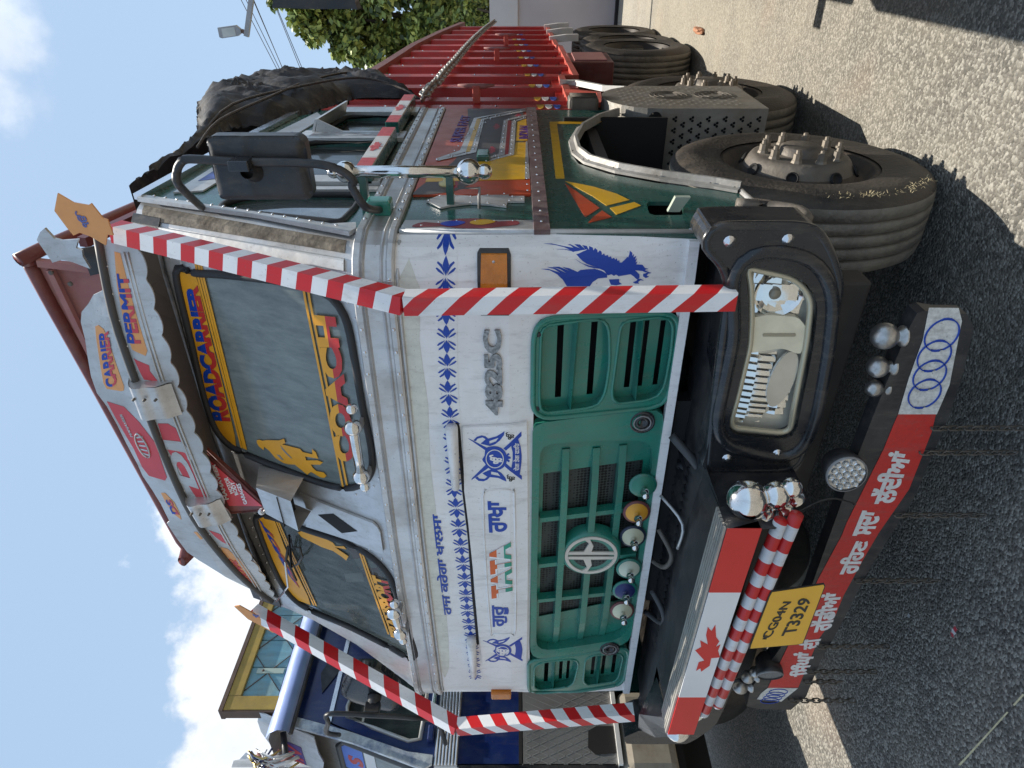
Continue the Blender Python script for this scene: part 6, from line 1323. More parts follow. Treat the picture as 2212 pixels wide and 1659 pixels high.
# --- wheels
NUT={}
def wheel(X,Y,Z,r,w,label,hub=True,side=1):
    W_=empty('wheel',(X,Y,Z),parent=T); W_['label']=label
    pr=[(0.0,r*.60),(.004,r*.66),(.006,r*.74),(.010,r*.80),(.006,r*.86),(.0,r*.90),(-.012,r*.955),(-.03,r*.985)]
    mi=[0]*7
    t=[-.03]
    ww_=w-.06
    for g_ in range(4):
        a=-.03-ww_*(g_+1)/5
        pr+= [(a+.006,r*.998),(a+.004,r*.965),(a-.004,r*.965),(a-.006,r*.998)]; mi+=[1,1,1,1]
    pr+=[(-w+.03,r*.985),(-w+.01,r*.93),(-w,r*.8),(-w+.01,r*.6)]; mi+=[1,1,0,0]
    lathe('tyre',W_,(X,Y,Z),(1,0,0),pr,[TYRE,TREAD],72,True,mi)
    if hub:
        lathe('rim',W_,(X,Y,Z),(1,0,0),[(-.03,r*.62),(-.005,r*.60),(-.01,r*.56),(-.045,r*.52),(-.05,r*.46),(-.02,r*.42)],mat('rusty_rim',(.06,.048,.04),.7,.2,.3,12,.3,40,((.16,.12,.08),.6,9)),48)
        h=lathe('hub',W_,(X,Y,Z),(1,0,0),[(-.06,r*.47),(-.045,r*.44),(.010,r*.385),(.024,r*.365),(.030,r*.34),(.028,r*.17),(.032,r*.165),(.058,r*.155),(.064,r*.135),(.062,0)],DIRTM,48)
        for i in range(10):
            a=2*math.pi*i/10+.2; p=Vector((X+.028,Y+math.cos(a)*r*.285,Z+math.sin(a)*r*.285))
            if 'n' not in NUT:
                o=lathe('wheel_nut',None,(0,0,0),(1,0,0),[(0,.024),(.010,.020),(.012,.018),(.036,.018),(.037,.011),(.050,.0105),(.051,0)],mat('pale_nut_metal',(.20,.17,.135),.6,.3,.25,10),8,False); NUT['n']=o.data; bpy.data.objects.remove(o)
            o=bpy.data.objects.new('wheel_nut',NUT['n']); o.location=p; link(o,W_)
        for i in range(8):
            a=2*math.pi*i/8+.35; p=Vector((X-.018,Y+math.cos(a)*r*.412,Z+math.sin(a)*r*.405)); n=Vector((.55,math.cos(a),math.sin(a))).normalized(); p+=n*.012
            lathe('hub_hole',W_,p,n,[(-.004,.026),(.004,.025),(.004,.020),(-.004,.019),(-.004,0)],DARK,12)
    else:
        lathe('rim',W_,(X,Y,Z),(1,0,0),[(-.01,r*.60),(-.06,r*.56),(-.16,r*.5),(-.18,0)],mat('dark_rim',(.05,.042,.035),.5,.4),40)
    return W_
wheel(0,.85,.52,.52,.30,'front steering wheel beside the cab')
wheel(-.01,2.42,.52,.52,.30,'second steering wheel behind the perforated box')
wheel(-.12,5.25,.52,.52,.30,'third wheel, under the cargo body',False)
wheel(-.15,6.0,.5,.5,.28,'fourth wheel, part hidden behind the third',False)
wheel(-.19,7.15,.50,.50,.30,'rearmost wheel under the cargo body',False)
for y,z in ((.85,.52),(2.42,.52),(5.25,.52)): wheel(-2.06,y,z,.52,.30,'left side wheel at %s axle'%{.85:'front',2.42:'second',5.25:'third'}[y],False)
# straw on the tyre
bm=bmesh.new(); random.seed(5)
for i in range(160):
    a=random.choice([random.gauss(3.35,.18),random.gauss(3.9,.14)]) ; rr_=.52*random.uniform(.86,.96); p=Vector((.008,.85+math.cos(a)*rr_,.52+math.sin(a)*rr_))
    d=Vector((random.uniform(-.2,.6),random.uniform(-1,1),random.uniform(-1,1))).normalized()*random.uniform(.006,.016); n=Vector((0,.0012,.0012))
    vs=[bm.verts.new(p),bm.verts.new(p+d),bm.verts.new(p+d+n),bm.verts.new(p+n)]; bm.faces.new(vs)
tag(fin(bm,'dried_straw',mat('straw',(.5,.42,.25),.8),T),'patch of dried straw stuck to the front tyre',kind='stuff')
# --- perforated tank box
tk=[(1.60,.42)]+[(1.60+.30-.30*math.cos(t),.95+.27*math.sin(t)) for t in [math.pi*k/12 for k in range(13)]]+[(2.20,.42)]
tank=patch('perforated_box',T,SX(.05),catmull(tk,1),mat('dusty_aluminium_box',(.30,.285,.26),.5,.35,.2,9,.2,40,((.24,.20,.145),.7,5)),-.33,.33)
def dots(parent,pts,nm,surf,r,m,off=.002):
    bm=bmesh.new()
    for a,b in pts:
        vs=[bm.verts.new(surf(a+r*math.cos(k*math.pi/3),b+r*math.sin(k*math.pi/3),off)) for k in range(6)]; bm.faces.new(vs)
    o=fin(bm,nm,m,parent); o['kind']='stuff'; return o
HOLE=mat('hole_dark',(.006,.006,.006),.9)
dots(tank,[(1.68+.035*i,1.12-.028*j) for i in range(14) for j in range(22) if (i+j)%2==0 and math.hypot(.035*i-.25,.028*j-.3)>.13],'punched_holes',SX(.05),.0075,mat('rim_lit',(.5,.48,.44),.4),.002)
for c_ in (.62,.86): 
    for rr_ in (.05,.075,.1): sweep('pressed_ring',tank,[(.052,1.93+rr_*math.cos(k*.3),c_+rr_*math.sin(k*.3)) for k in range(21)],.0018,DIRTM,True,4)
FY=1.60
fp=[]
for i in range(5):
    for j in range(11):
        x=.0-.055*i-(.027 if j%2 else 0); z=.88-.042*j
        for dx,dz in ((0,.007),(.008,-.004),(-.008,-.004)): fp.append((x+dx,z+dz))
dots(tank,fp,'punched_clubs',SY(FY),.0075,HOLE,.002)
lathe('box_port',tank,(-.0,FY-.001,.98),(0,-1,0),[(0,.035),(.002,.034),(.002,0)],HOLE,20)
tk2=box('ribbed_silencer_box',T,(-.10,1.82,1.24),(.06,1.94,1.40),DIRTM,.02)
for i in range(4): sweep('cover_rib',tk2,[(.062,1.84+.025*i,1.25),(.062,1.84+.025*i,1.39)],.004,DIRTM,False,6)
# side frames under the body
PKP=mat('pink_red_frame',(.50,.10,.07),.4)
for (y0,y1,z0,z1) in ((1.95,2.25,1.33,1.38),): sweep('under_frame',T,[(-.0,1.93,1.38),(.0,1.95,1.22),(.0,2.22,1.20),(.0,2.32,1.38)],.014,PKP,False,4,square=True)
WHM=mat('white_bracket',(.70,.69,.66),.4)
sweep('side_guard_bracket',T,[(.0,2.62,1.40),(-.0,2.60,1.30),(.0,2.50,1.22),(.02,2.30,1.16),(.03,2.22,1.05)],.016,WHM,False,4,square=True)
for y in (5.55,6.3,7.0): sweep('side_guard_bracket',T,[(-.03*(y-1.9),y,1.34),(-.03*(y-1.9)+.02,y,1.18),(-.03*(y-1.9)+.02,y+.02,1.06)],.03,WHM,False,4,square=True)
bx=box('tool_box',T,(-.35,3.75,.92),(-.05,4.25,1.26),MAR,.01); box('tool_box_lid',bx,(-.05,3.80,.97),(-.04,4.20,1.22),PMAR)
# --- cargo body
TOPP=[(1.9,2.80),(2.679,2.68),(3.682,2.637),(4.877,2.595),(6.134,2.484),(7.45,2.325)]
cargo=patch('cargo_body',T,SB,[(1.86,1.385)]+[(7.45,1.32)]+TOPP[::-1],BODYR,-.09,.02)
hull('cargo_front_wall',cargo,[(-.05,1.88,1.3),(-.05,1.88,2.85),(-2.36,1.88,2.85),(-2.36,1.88,1.3)],[(0,1,2,3)],BODYR)
hull('cargo_deck_and_far_side',cargo,[(-.1,1.88,1.32),(-.26,7.45,1.30),(-2.46,7.45,1.3),(-2.36,1.88,1.32),(-2.36,1.88,2.8),(-2.46,7.45,2.33)],[(0,1,2,3),(3,2,5,4)],MAR)
hull('cargo_cover',cargo,[(-.1,1.88,2.74),(-.27,7.45,2.30),(-2.46,7.45,2.30),(-2.36,1.88,2.74),(-1.2,1.88,2.95),(-1.3,7.45,2.5)],[(0,4,5,1),(4,3,2,5)],TARP)
hull('cargo_rear_wall',cargo,[(-.26,7.45,1.3),(-.26,7.45,2.33),(-2.46,7.45,2.33),(-2.46,7.45,1.3)],[(0,1,2,3)],BODYR)
def ztop(y):
    for (a,b),(c,d) in zip(TOPP,TOPP[1:]):
        if y<=c: return b+(d-b)*(y-a)/(c-a)
    return TOPP[-1][1]
RY=[2.175,2.645,3.13,3.62,4.11,4.60,5.10,5.62,6.15,6.70,7.20]
zb=[1.385,1.385,1.29,1.275,1.275,1.275,1.31,1.31,1.31,1.31,1.31]
for i,y in enumerate([1.93]+RY):
    z0=zb[min(i,10)]; z1=ztop(y)-.02
    R_=[]
    bm=bmesh.new()
    for z in (z0,z1): R_.append([bm.verts.new(SB(y-.13,z,-.07)),bm.verts.new(SB(y-.115,z,.0)),bm.verts.new(SB(y+.015,z,.0)),bm.verts.new(SB(y+.03,z,-.07))])
    for k in range(3): bm.faces.new((R_[0][k],R_[0][k+1],R_[1][k+1],R_[1][k]))
    rb=fin(bm,'body_rib',BODYR,cargo)
    if i<7:
        for j in range(5): 
            NRp=Vector(SB(y-.03,z0+.1+j*(z1-z0-.2)/4,.001)); rivets(rb,[NRp],.008,(1,0,0))
# stepped rail lower & top rail
sweep('top_rail',cargo,[SB(a,b,.0) for a,b in TOPP],.03,MAR,False,4,square=True)
for i,y in enumerate(RY[:-1]): box('skirt_panel',cargo,tuple(min(a,b) for a,b in zip(SB(y+.03,zb[i],-.06),SB(RY[i+1]-.1,zb[i]+.05,-.02))),tuple(max(a,b) for a,b in zip(SB(y+.03,zb[i],-.06),SB(RY[i+1]-.1,zb[i]+.05,-.02))),BODYR)
sweep('lower_edge_rail',cargo,[SB(1.9,1.37,-.01),SB(3.0,1.37,-.01),SB(3.02,1.27,-.01),SB(4.9,1.27,-.01),SB(5.0,1.30,-.01),SB(7.4,1.30,-.01)],.02,PKP,False,4,square=True)
SC=[mat('semi_yellow',(.70,.36,.02),.45),mat('semi_white',(.68,.64,.62),.45),mat('semi_blue',(.02,.08,.38),.45)]
for i,y in enumerate([1.93]+RY[:9]):
    zc=1.50+.045*(y-2.0)**.9 if y>2 else 1.50
    yy=y-.03
    for j in range(3):
        z=zc+.045*(1-j)
        patch('painted_scallop',cargo,SB,[(yy+.04-.12*math.sin(t),z+.0205*math.cos(t)) for t in [math.pi*k/10 for k in range(11)]],SC[j],.0012,.001)
# cleats
for (y,z) in ((2.01,1.893),(3.89,1.824),(5.05,1.765)):
    c_=Vector(SB(y,z,.0)); k=box('rope_cleat',T,(c_.x,c_.y-.02,c_.z-.02),(c_.x+.09,c_.y+.02,c_.z+.02),PKP,.005)
    sweep('cleat_horn',k,[(c_.x+.09,y,z+.10),(c_.x+.085,y,z+.04),(c_.x+.085,y,z-.04),(c_.x+.09,y,z-.10)],[.006,.014,.014,.006],PMAR,False,8)
# remaining small rivets as one part
if EXTRA:
    bm=bmesh.new()
    for p,r,axis in EXTRA:
        A=Vector(axis).normalized(); u=A.orthogonal().normalized(); v=A.cross(u); p=Vector(p)
        ring=[bm.verts.new(p+(u*math.cos(k*math.pi/3)+v*math.sin(k*math.pi/3))*r) for k in range(6)]; t=bm.verts.new(p+A*r*.8)
        for k in range(6): bm.faces.new((ring[k],ring[(k+1)%6],t))
    tag(fin(bm,'small_rivets',ALU2,T,True),kind='stuff')

# ============================================================ chain, hanging chains, tarpaulin, ropes
lm={}
def linkmesh(L,r,m,key):
    if key in lm: return lm[key]
    pts=[]
    for k in range(12):
        a=2*math.pi*k/12; pts.append((math.cos(a)*L*.28,0,math.sin(a)*L*.28+(L*.28 if math.sin(a)>=0 else -L*.28)))
    o=sweep('link',None,pts,r,m,True,5); me=o.data; bpy.data.objects.remove(o); lm[key]=me; return me
def chain(name,path,L,r,m,label,cat,group=None,key='a'):
    E_=empty(name,path[0],label,cat,group); me=linkmesh(L,r,m,key)
    pts=along(path,L*.8)
    for i,p in enumerate(pts[:-1]):
        d=(pts[i+1]-p).normalized(); q=d.to_track_quat('Z','Y')
        o=bpy.data.objects.new('link',me); o.location=p; link(o,E_); o.rotation_mode='QUATERNION'
        o.rotation_quaternion=q@Matrix.Rotation(math.pi/2*(i%2)+.3,4,'Z').to_quaternion()
    return E_
CHN=mat('dull_chain_steel',(.35,.33,.30),.45,.7,.2,20)
CHD=mat('rusty_chain_steel',(.15,.125,.10),.6,.5,.2,20)
chain('load_chain',[Vector(SB(a,b,.05)) for a,b in D['bChain']],.085,.0095,CHN,'twisted steel chain slung along the red cargo body','chain',key='b')
HL=['below the four blue rings, first from them','second one counted from the blue rings, beside a bare gap','third one from the blue rings, below the long lettering','fourth one from the blue rings, beyond the yellow plate','fifth one from the blue rings, past the yellow plate','sixth one from the blue rings, close to the far steel balls','short one, seventh from the blue rings','last one at the far bumper end, over sunlit ground']
for i,((a,b),(c,d)) in enumerate(zip(D['chain'],D['chainE'])):
    Lh=max(.08,b-d) ; z1=max(.03,b-min(Lh,.40))
    chain('hanging_chain',[Vector((a,-.262,b+.01)),Vector((a+.001,-.262,z1))],.032,.0032,CHD,'thin rusty chain '+HL[i],'hanging chain','chains hanging from the low bumper',key='c')
# tarpaulin
TP=[(.60,3.13),(.80,3.135),(1.02,3.15),(1.13,3.16),(1.20,3.25),(1.55,3.36),(1.95,3.40),(2.25,3.36),(2.47,3.285),(2.58,3.10),(2.60,2.92),(2.70,2.84),(3.0,2.78),(2.85,2.70),(2.66,2.62),(2.72,2.48),(2.30,2.37),(2.12,2.22),(1.95,2.45),(1.80,2.60),(1.60,2.74),(1.45,2.88),(1.25,2.98),(1.0,3.06),(.78,3.08)]
from mathutils import noise
TP=D['tarp']
TPD=[(a[0]+(b[0]-a[0])*k/12,a[1]+(b[1]-a[1])*k/12) for a,b in zip(TP,TP[1:]+TP[:1]) for k in range(12)]
def tdisp(a,b):
    dm=min(math.hypot(a-q[0],b-q[1]) for q in TPD)
    u_=a*.55+b*.83; v_=-a*.83+b*.55
    n=noise.noise(Vector((v_*5,u_*1.2,3.1)))*.05+(1-abs(noise.noise(Vector((v_*13+noise.noise(Vector((u_*3,v_*3,0)))*1.5,u_*1.6,7.7))))**.5)*.06+(1-abs(noise.noise(Vector((u_*9-v_*8,v_*3+u_,1.7))))**.5)*.04
    return (n-.05)*(1-math.exp(-dm/.09))-.12*math.exp(-dm/.05)
tarp=patch('tarpaulin',None,SX(.05),TP,TARP,-.55,.60,extra=([.6+.022*i for i in range(112)],[2.2+.022*i for i in range(56)]),disp=tdisp,smooth=True)
tag(tarp,'crumpled dark tarpaulin roped over the rear of the cab roof','tarpaulin')
ROPE=mat('rope_fibre',(.06,.05,.045),.8,0,.3,80,.5,150)
for pts,l in (([(.0,1.05,3.06),(.07,1.25,3.02),(.10,1.6,2.90),(.11,2.0,2.80),(.09,2.4,2.66),(.03,2.60,2.55)],'thin dark rope running down over the tarpaulin'),([(.0,1.25,3.12),(.09,1.5,3.04),(.11,1.85,2.80),(.11,2.1,2.55),(.07,2.08,2.34),(.03,1.95,2.20)],'thicker dark rope tied down to the chain hook')):
    tag(sweep('rope',None,pts,.0065,ROPE,False,6,sm=4),l,'rope')

# ============================================================ BLUE TRUCK on the left
B=empty('truck',(-4.3,3,0),'dark blue truck with silver trim and yellow framed box above its cab','truck')
S3=SX(-3.15)
def Q(nm,surf,pts,m,off=0,th=.006,**k): return patch(nm,B,surf,pts,m,off,th,**k)
dwn=[(.20,2.235),(.36,2.225),(.62,2.225),(.64,2.66),(.40,2.70),(.34,2.69),(.27,2.52),(.19,2.30)]
dwn2=[(.80,2.24),(.80,2.62),(1.6,2.62),(1.6,2.24)]
Q('cab_side',S3,[(.05,2.14),(.05,2.20),(.20,2.62),(.31,3.0),(1.9,3.0),(1.9,2.14)],BBLUE,-.03,.03,holes=[dwn,dwn2])
for g in (dwn,dwn2):
    gw=Q('door_window',S3,g,GLASSD,-.02,.004); sweep('rubber_seal',gw,[S3(a,b,.004) for a,b in g],.013,mat('pale_window_trim',(.45,.45,.43),.4,.5),True,6)
Q('cab_side_lower',S3,[(.05,1.66),(.05,2.01),(1.9,2.01),(1.9,1.66)],BBLUE,-.02,.02)
cp=Q('checker_plate',S3,[(.05,1.09),(.05,1.635),(1.9,1.635),(1.9,1.4),(1.0,1.3),(.62,1.09)],mat('checker_aluminium',(.30,.30,.30),.42,.5,.15,8,0,0,((.18,.16,.14),.5,6)),-.02,.02)
bm=bmesh.new()
for i in range(-12,40):
    for s in (1,-1):
        a0=Vector((.06+.045*i,1.10)); a1=a0+Vector((s*.24,.52)) if s==1 else None
        x0=.06+.045*i
        A_=(x0,1.10);B_=(x0+s*.24,1.62)
        def clipx(p,q):
            t0,t1=0,1;dx=q[0]-p[0]
            for lim,sg in ((.055,1),(1.85,-1)):
                if dx==0: continue
                t=(lim-p[0])/dx
                if (p[0]-lim)*sg<0 and (q[0]-lim)*sg<0: return None
                if (p[0]-lim)*sg<0: t0=max(t0,t)
                elif (q[0]-lim)*sg<0: t1=min(t1,t)
            return (p[0]+dx*t0,p[1]+(q[1]-p[1])*t0),(p[0]+dx*t1,p[1]+(q[1]-p[1])*t1)
        c_=clipx(A_,B_)
        if not c_: continue
        (ax_,az_),(bx_,bz_)=c_; w_=.0022
        if az_<1.3 and ax_>.6: continue
        vs=[bm.verts.new(S3(ax_-w_,az_,.001)),bm.verts.new(S3(ax_+w_,az_,.001)),bm.verts.new(S3(bx_+w_,bz_,.001)),bm.verts.new(S3(bx_-w_,bz_,.001))]; bm.faces.new(vs)
o=fin(bm,'checker_ridges',mat('ridge_bright',(.42,.42,.41),.4,.5),cp); o['kind']='stuff'
Q('step_opening',S3,[(.12,1.10),(.11,1.22),(.15,1.26),(.25,1.25),(.28,1.20),(.28,1.10)],DARK,.002,.002)
Q('lower_trim',S3,[(.05,1.07),(.05,1.095),(.62,1.095),(1.0,1.3),(1.02,1.285),(.62,1.07)],WHM,.0,.02)
bb=Q('belt_base',S3,[(.05,2.008),(.05,2.142),(1.9,2.142),(1.9,2.008)],ALU,-.005,.01)
for i in range(7): sweep('belt_rib',bb,[(-3.138,.05,2.018+.019*i),(-3.138,1.9,2.018+.019*i)],.0075,ALU2,False,6)
Q('panel_seam',S3,[(.05,1.64),(.05,1.66),(1.9,1.66),(1.9,1.64)],DARK,-.01,.01)
Q('pillar_trim',S3,[(.05,2.15),(.02,2.2),(.17,2.62),(.27,3.0),(.33,3.0),(.24,2.66),(.12,2.3),(.10,2.15)],WORN,.002,.02)
Q('window_rail',S3,[(.30,2.775),(.31,2.80),(1.9,2.80),(1.9,2.775)],ALU2,.001,.012)
Q('cab_side_upper_band',S3,[(.27,2.80),(.30,3.0),(1.9,3.0),(1.9,2.80)],BBLUE,.0,.004)
# rolled roof edge
bm=bmesh.new(); R=[]
for z,o in ((2.985,.0),(2.975,.05),(3.0,.09),(3.05,.10),(3.10,.07),(3.14,.0)): R.append([bm.verts.new(S3(.20,z,o)),bm.verts.new(S3(.6,z,o)),bm.verts.new(S3(1.3,z,o)),bm.verts.new(S3(2.2,z,o))])
for A,C_ in zip(R,R[1:]):
    for k in range(3): bm.faces.new((A[k],A[k+1],C_[k+1],C_[k]))
ro=fin(bm,'roof_edge',mat('pale_blue_chrome',(.36,.43,.70),.32,.5,.12,5,.5,4),B,True)
sweep('roof_edge_lip',ro,[(-3.09,.20,2.98),(-3.09,2.2,2.98)],.014,BLK,False,6)
hull('cab_roof',B,[(-3.15,.2,3.12),(-5.4,.2,3.12),(-5.4,2,3.12),(-3.15,2,3.12)],[(0,1,2,3)],GREY)
hull('cab_back_and_far_side',B,[(-3.16,1.9,1.0),(-3.16,1.9,3.1),(-5.4,1.9,3.1),(-5.4,1.9,1.0),(-5.4,.1,1.0),(-5.4,.1,3.1)],[(0,1,2,3),(2,3,4,5)],BBLUE)
# crest box over the cab
cr_=Q('crest_box',S3,[(.39,3.13),(.39,3.44),(2.3,3.44),(2.3,3.13)],LBLUE,-.05,.05)
for i in range(9): y=.47+.2*i; box('plank',cr_,(-3.15,y,3.14),(-3.143,y+.19,3.36),LBLUE)
for (a,b,c_,d) in ((.37,.46,3.12,3.44),(.46,2.3,3.36,3.44)): box('yellow_rail',cr_,(-3.15,a,c_),(-3.125,b,d),YWOOD,.004)
box('top_board',cr_,(-3.21,.36,3.44),(-3.12,2.3,3.465),BWOOD); box('end_board',cr_,(-3.20,.36,3.10),(-3.13,.372,3.44),BWOOD)
for y in (.62,.95,1.3):
    st_=box('hasp',cr_,(-3.143,y,3.15),(-3.135,y+.035,3.32),mat('pale_green_hasp',(.42,.50,.42),.5)); lathe('hasp_bolt',st_,(-3.133,y+.017,3.28),(1,0,0),[(0,.009),(.006,.006),(.006,0)],BWOOD,8)
for y in (.50,.80,1.1,1.5): 
    for s in (0,1): sweep('cross_brace',cr_,[(-3.140,y+(.25 if s else 0),3.14),(-3.140,y+(0 if s else .25),3.36)],.003,BWOOD,False,4)
# mirror
bmi=patch('mirror_housing',B,SY(.0),catmull([(-2.30,2.50),(-2.28,2.33),(-2.30,2.29),(-2.50,2.275),(-2.63,2.30),(-2.645,2.34),(-2.60,2.48),(-2.56,2.54),(-2.46,2.565),(-2.33,2.55)],2),BLKG,-.05,.06)
bpy.data.objects.remove(bmi)
def onx(k,px): pass
MH=[(-2.452,2.546),(-2.435,2.50),(-2.44,2.40),(-2.60,2.315),(-2.69,2.30),(-2.80,2.32),(-2.85,2.36),(-2.82,2.45),(-2.75,2.575),(-2.70,2.625),(-2.63,2.625),(-2.54,2.585)]
MHs=smooth_loop(MH,60,2)
def bdisp(a,b):
    d=min(math.hypot(a-q[0],b-q[1]) for q in MHs); return -.030*math.exp(-d/.018)
bmi=patch('mirror_housing',B,SY(.18),MHs,BLKG,-.06,.075,extra=([-2.86+.014*i for i in range(32)],[2.29+.014*i for i in range(25)]),disp=bdisp,smooth=True)
lathe('mirror_socket',bmi,(-2.665,.16,2.44),(0,-1,0),[(0,.038),(.03,.032),(.045,.020)],BLK,16); box('mirror_clamp',bmi,(-2.69,.07,2.40),(-2.65,.13,2.48),BLKG,.004)
sweep('mirror_arm',B,[(-3.10,.20,2.70),(-2.90,.10,2.72),(-2.733,.06,2.676),(-2.66,.055,2.675),(-2.64,.055,2.62),(-2.655,.055,2.461),(-2.67,.055,2.30),(-2.70,.06,2.16),(-2.80,.1,2.10),(-3.10,.15,2.08)],.0135,BLK,False,8,sm=3)
sweep('rear_mirror_arm',B,[(-3.05,1.05,2.98),(-3.0,1.0,2.86),(-3.0,.9,2.74),(-3.0,.86,2.60),(-3.02,.84,2.45),(-3.0,.84,2.36)],.013,BLK,False,8,sm=3)
patch('black_pennant',B,SX(-3.14),D['bbFlag'],mat('sooty_cloth',(.05,.05,.055),.7,0,.5,20),.0,.004)
box('door_handle',B,(-3.15,.34,2.16),(-3.11,.52,2.185),ALU2,.006)
box('hinge',B,(-3.15,.18,2.155),(-3.11,.27,2.19),BBLUE,.006)
# front face
F2=lambda a,b,o=0:(a,.05+(.40*(b-2.17) if b>2.17 else 0)-o,b)
CUTS[F2]=([],[2.17])
fw=[(-3.25,2.30),(-3.22,2.26),(-3.9,2.24),(-3.95,2.30),(-3.93,2.70),(-3.85,2.76),(-3.36,2.76),(-3.28,2.71)]
ff=Q('front_panel',F2,[(-3.15,1.1),(-3.15,3.15),(-5.4,3.15),(-5.4,1.1)],ALU,-.01,.01,holes=[fw])
gw=Q('windscreen',F2,fw,GLASS,-.006,.004); sweep('rubber_seal',gw,[F2(a,b,.004) for a,b in fw],.018,mat('grey_rubber',(.10,.10,.10),.6),True,8)
patch('blue_sticker',gw,F2,[(-3.30,2.69),(-3.37,2.745),(-3.6,2.745),(-3.58,2.60),(-3.29,2.60)],mat('sticker_blue',(.10,.20,.62),.5),.0,.001)
patch('white_sticker',gw,F2,[(-3.29,2.59),(-3.58,2.59),(-3.58,2.52),(-3.28,2.52)],FWH,.0,.001)
text('sticker_lettering',gw,F2,'S',[(-3.52,2.71),(-3.52,2.61),(-3.42,2.61),(-3.42,2.71)],RED,.0015,.001,.05)
vs2=Q('front_visor',F2,[(-3.16,2.86),(-3.14,3.15)]+[(-3.14-.12*i,3.22+.05*math.sin(i)) for i in range(12)]+[(-4.5,2.86)]+[(-4.5+.09*i,2.84+.02*(i%2)) for i in range(14)],ALU,.10,.01)
patch('visor_sign',vs2,F2,[(-3.35,2.98),(-3.35,3.10),(-3.75,3.10),(-3.75,2.98)],mat('sign_purple',(.10,.06,.25),.5),.1115,.001); text('lettering',vs2,F2,'SHIV',[(-3.73,3.09),(-3.73,2.99),(-3.37,2.99),(-3.37,3.09)],PINKR,.113,.001,.03)
random.seed(11)
tas=sweep('tassel_cord',B,[(-3.30,-.02,3.18),(-3.30,-.05,2.90)],.01,ALU2,False,6)
for i in range(14): x=-3.22-.02*i; sweep('tassel_strand',tas,[(x,.12,3.12),(x+random.uniform(-.03,.03),.0,3.0),(x+random.uniform(-.05,.05),.05,2.82)],.006,[ALU2,BBLUE,ALU2,PMAR][i%4],False,5,sm=3)
for i in range(26):
    x=-2.70-.20*random.random(); z=3.06-.06*random.random(); L_=random.uniform(.08,.24)
    sweep('tassel_strand',tas,[(x,-.10,z),(x-.02+random.uniform(-.02,.02),-.14,z-L_*.5),(x+random.uniform(-.03,.03),-.10,z-L_)],random.uniform(.004,.008),[ALU,ALUP,BBLUE,ALU,PMAR,mat('gold_tinsel',(.45,.33,.12),.35,.7)][i%6],False,4,sm=2)
for i in range(0):
    a_=i*.9; sweep('tinsel_star',tas,[(-2.70,-.12,3.16),(-2.70+.10*math.cos(a_),-.14,3.16+.07*math.sin(a_))],[.008,.002],WHITE,False,5)
hull('ornate_side_panel',B,[(-3.15,.04,3.28),(-3.15,.04,2.82),(-2.98,-.02,2.86),(-2.90,-.02,2.98),(-2.93,-.02,3.05),(-2.88,-.02,3.12),(-2.95,-.02,3.17),(-3.0,.0,3.22)],[(0,1,2,3,4,5,6,7)],ALU)
hull('ornate_side_panel_motif',B,[(-3.08,.0,3.06),(-3.04,-.01,2.94),(-2.98,-.03,2.98),(-2.99,-.03,3.06)],[(0,1,2,3)],mat('bronze_motif',(.22,.15,.11),.4,.4))
sweep('guard_pole',B,[(-3.26,.0,2.98),(-3.30,-.25,2.3),(-3.30,-.30,1.2)],.02,ALU,False,8)
sweep('visor_stay',B,[(-3.16,.25,3.05),(-3.24,.05,2.98)],.018,BLK,False,6)
Q('corner_strip',S3,[(.05,1.1),(.05,2.0),(.03,2.0),(.03,1.1)],BLK,.0,.008)
box('front_bumper',B,(-5.3,-.25,.55),(-3.2,-.02,.95),GREY,.02)
rc=box('wheel_housing',B,(-3.6,.0,.75),(-3.12,.5,1.06),mat('beige_rusty_metal',(.36,.32,.25),.6,0,.2,6,.2,10,((.12,.08,.05),.6,6)),.05)
box('housing_opening',rc,(-3.5,-.004,.70),(-3.2,.4,.98),DARK)
for y in (.95,2.6,5.0):
    W_=empty('wheel',(-3.2,y,.5),parent=B); W_['label']='right side wheel of the blue truck'
    lathe('tyre',W_,(-3.2,y,.5),(1,0,0),[(0,.30),(.0,.42),(-.03,.49),(-.08,.5),(-.25,.5),(-.28,.4)],TYRE,40); lathe('rim',W_,(-3.2,y,.5),(1,0,0),[(-.02,.31),(-.1,.2),(-.1,0)],DIRTM,24)
box('underbody',B,(-5.2,.1,.5),(-3.4,7,1.05),DARK)
cbd=box('cargo_body',B,(-5.4,2.2,1.2),(-3.12,8,3.0),LBLUE)
for i in range(8): box('body_post',cbd,(-3.12,2.3+.75*i,1.2),(-3.07,2.4+.75*i,3.0),YWOOD)
for p_ in B.children:
    if p_.name.startswith('cab_side') and not p_.get('label'): pass

# ============================================================ TRUCK beside the camera's right edge (mirror reaches into view)
Nn=empty('truck',(2.0,3,0),'neighbouring truck at the edge of view, only its black mirror back showing','truck')
nm_=patch('mirror_housing',Nn,SY(.68),catmull([(.585,2.505),(.565,2.49),(.562,2.245),(.58,2.225),(.76,2.225),(.78,2.245),(.78,2.49),(.765,2.505)],2),BLK,-.06,.07)
sweep('mirror_arm',Nn,[(.80,.8,2.36),(.74,.62,2.56),(.67,.59,2.5),(.67,.59,2.2),(.72,.62,2.12),(.80,.8,2.12)],.013,BLK,False,8,sm=3)
GN=mat('neighbour_paint',(.28,.22,.12),.4)
cbn=box('cab_body',Nn,(.755,.75,.6),(2.6,2.3,2.40),GN,.04)
box('windscreen',Nn,(.9,.738,1.55),(2.45,.75,2.2),GLASSD); box('front_bumper',Nn,(.84,.55,.45),(2.6,.75,.85),BLK,.02)
box('cargo_body',Nn,(.70,2.4,1.0),(2.65,9.0,1.9),GN,.02)
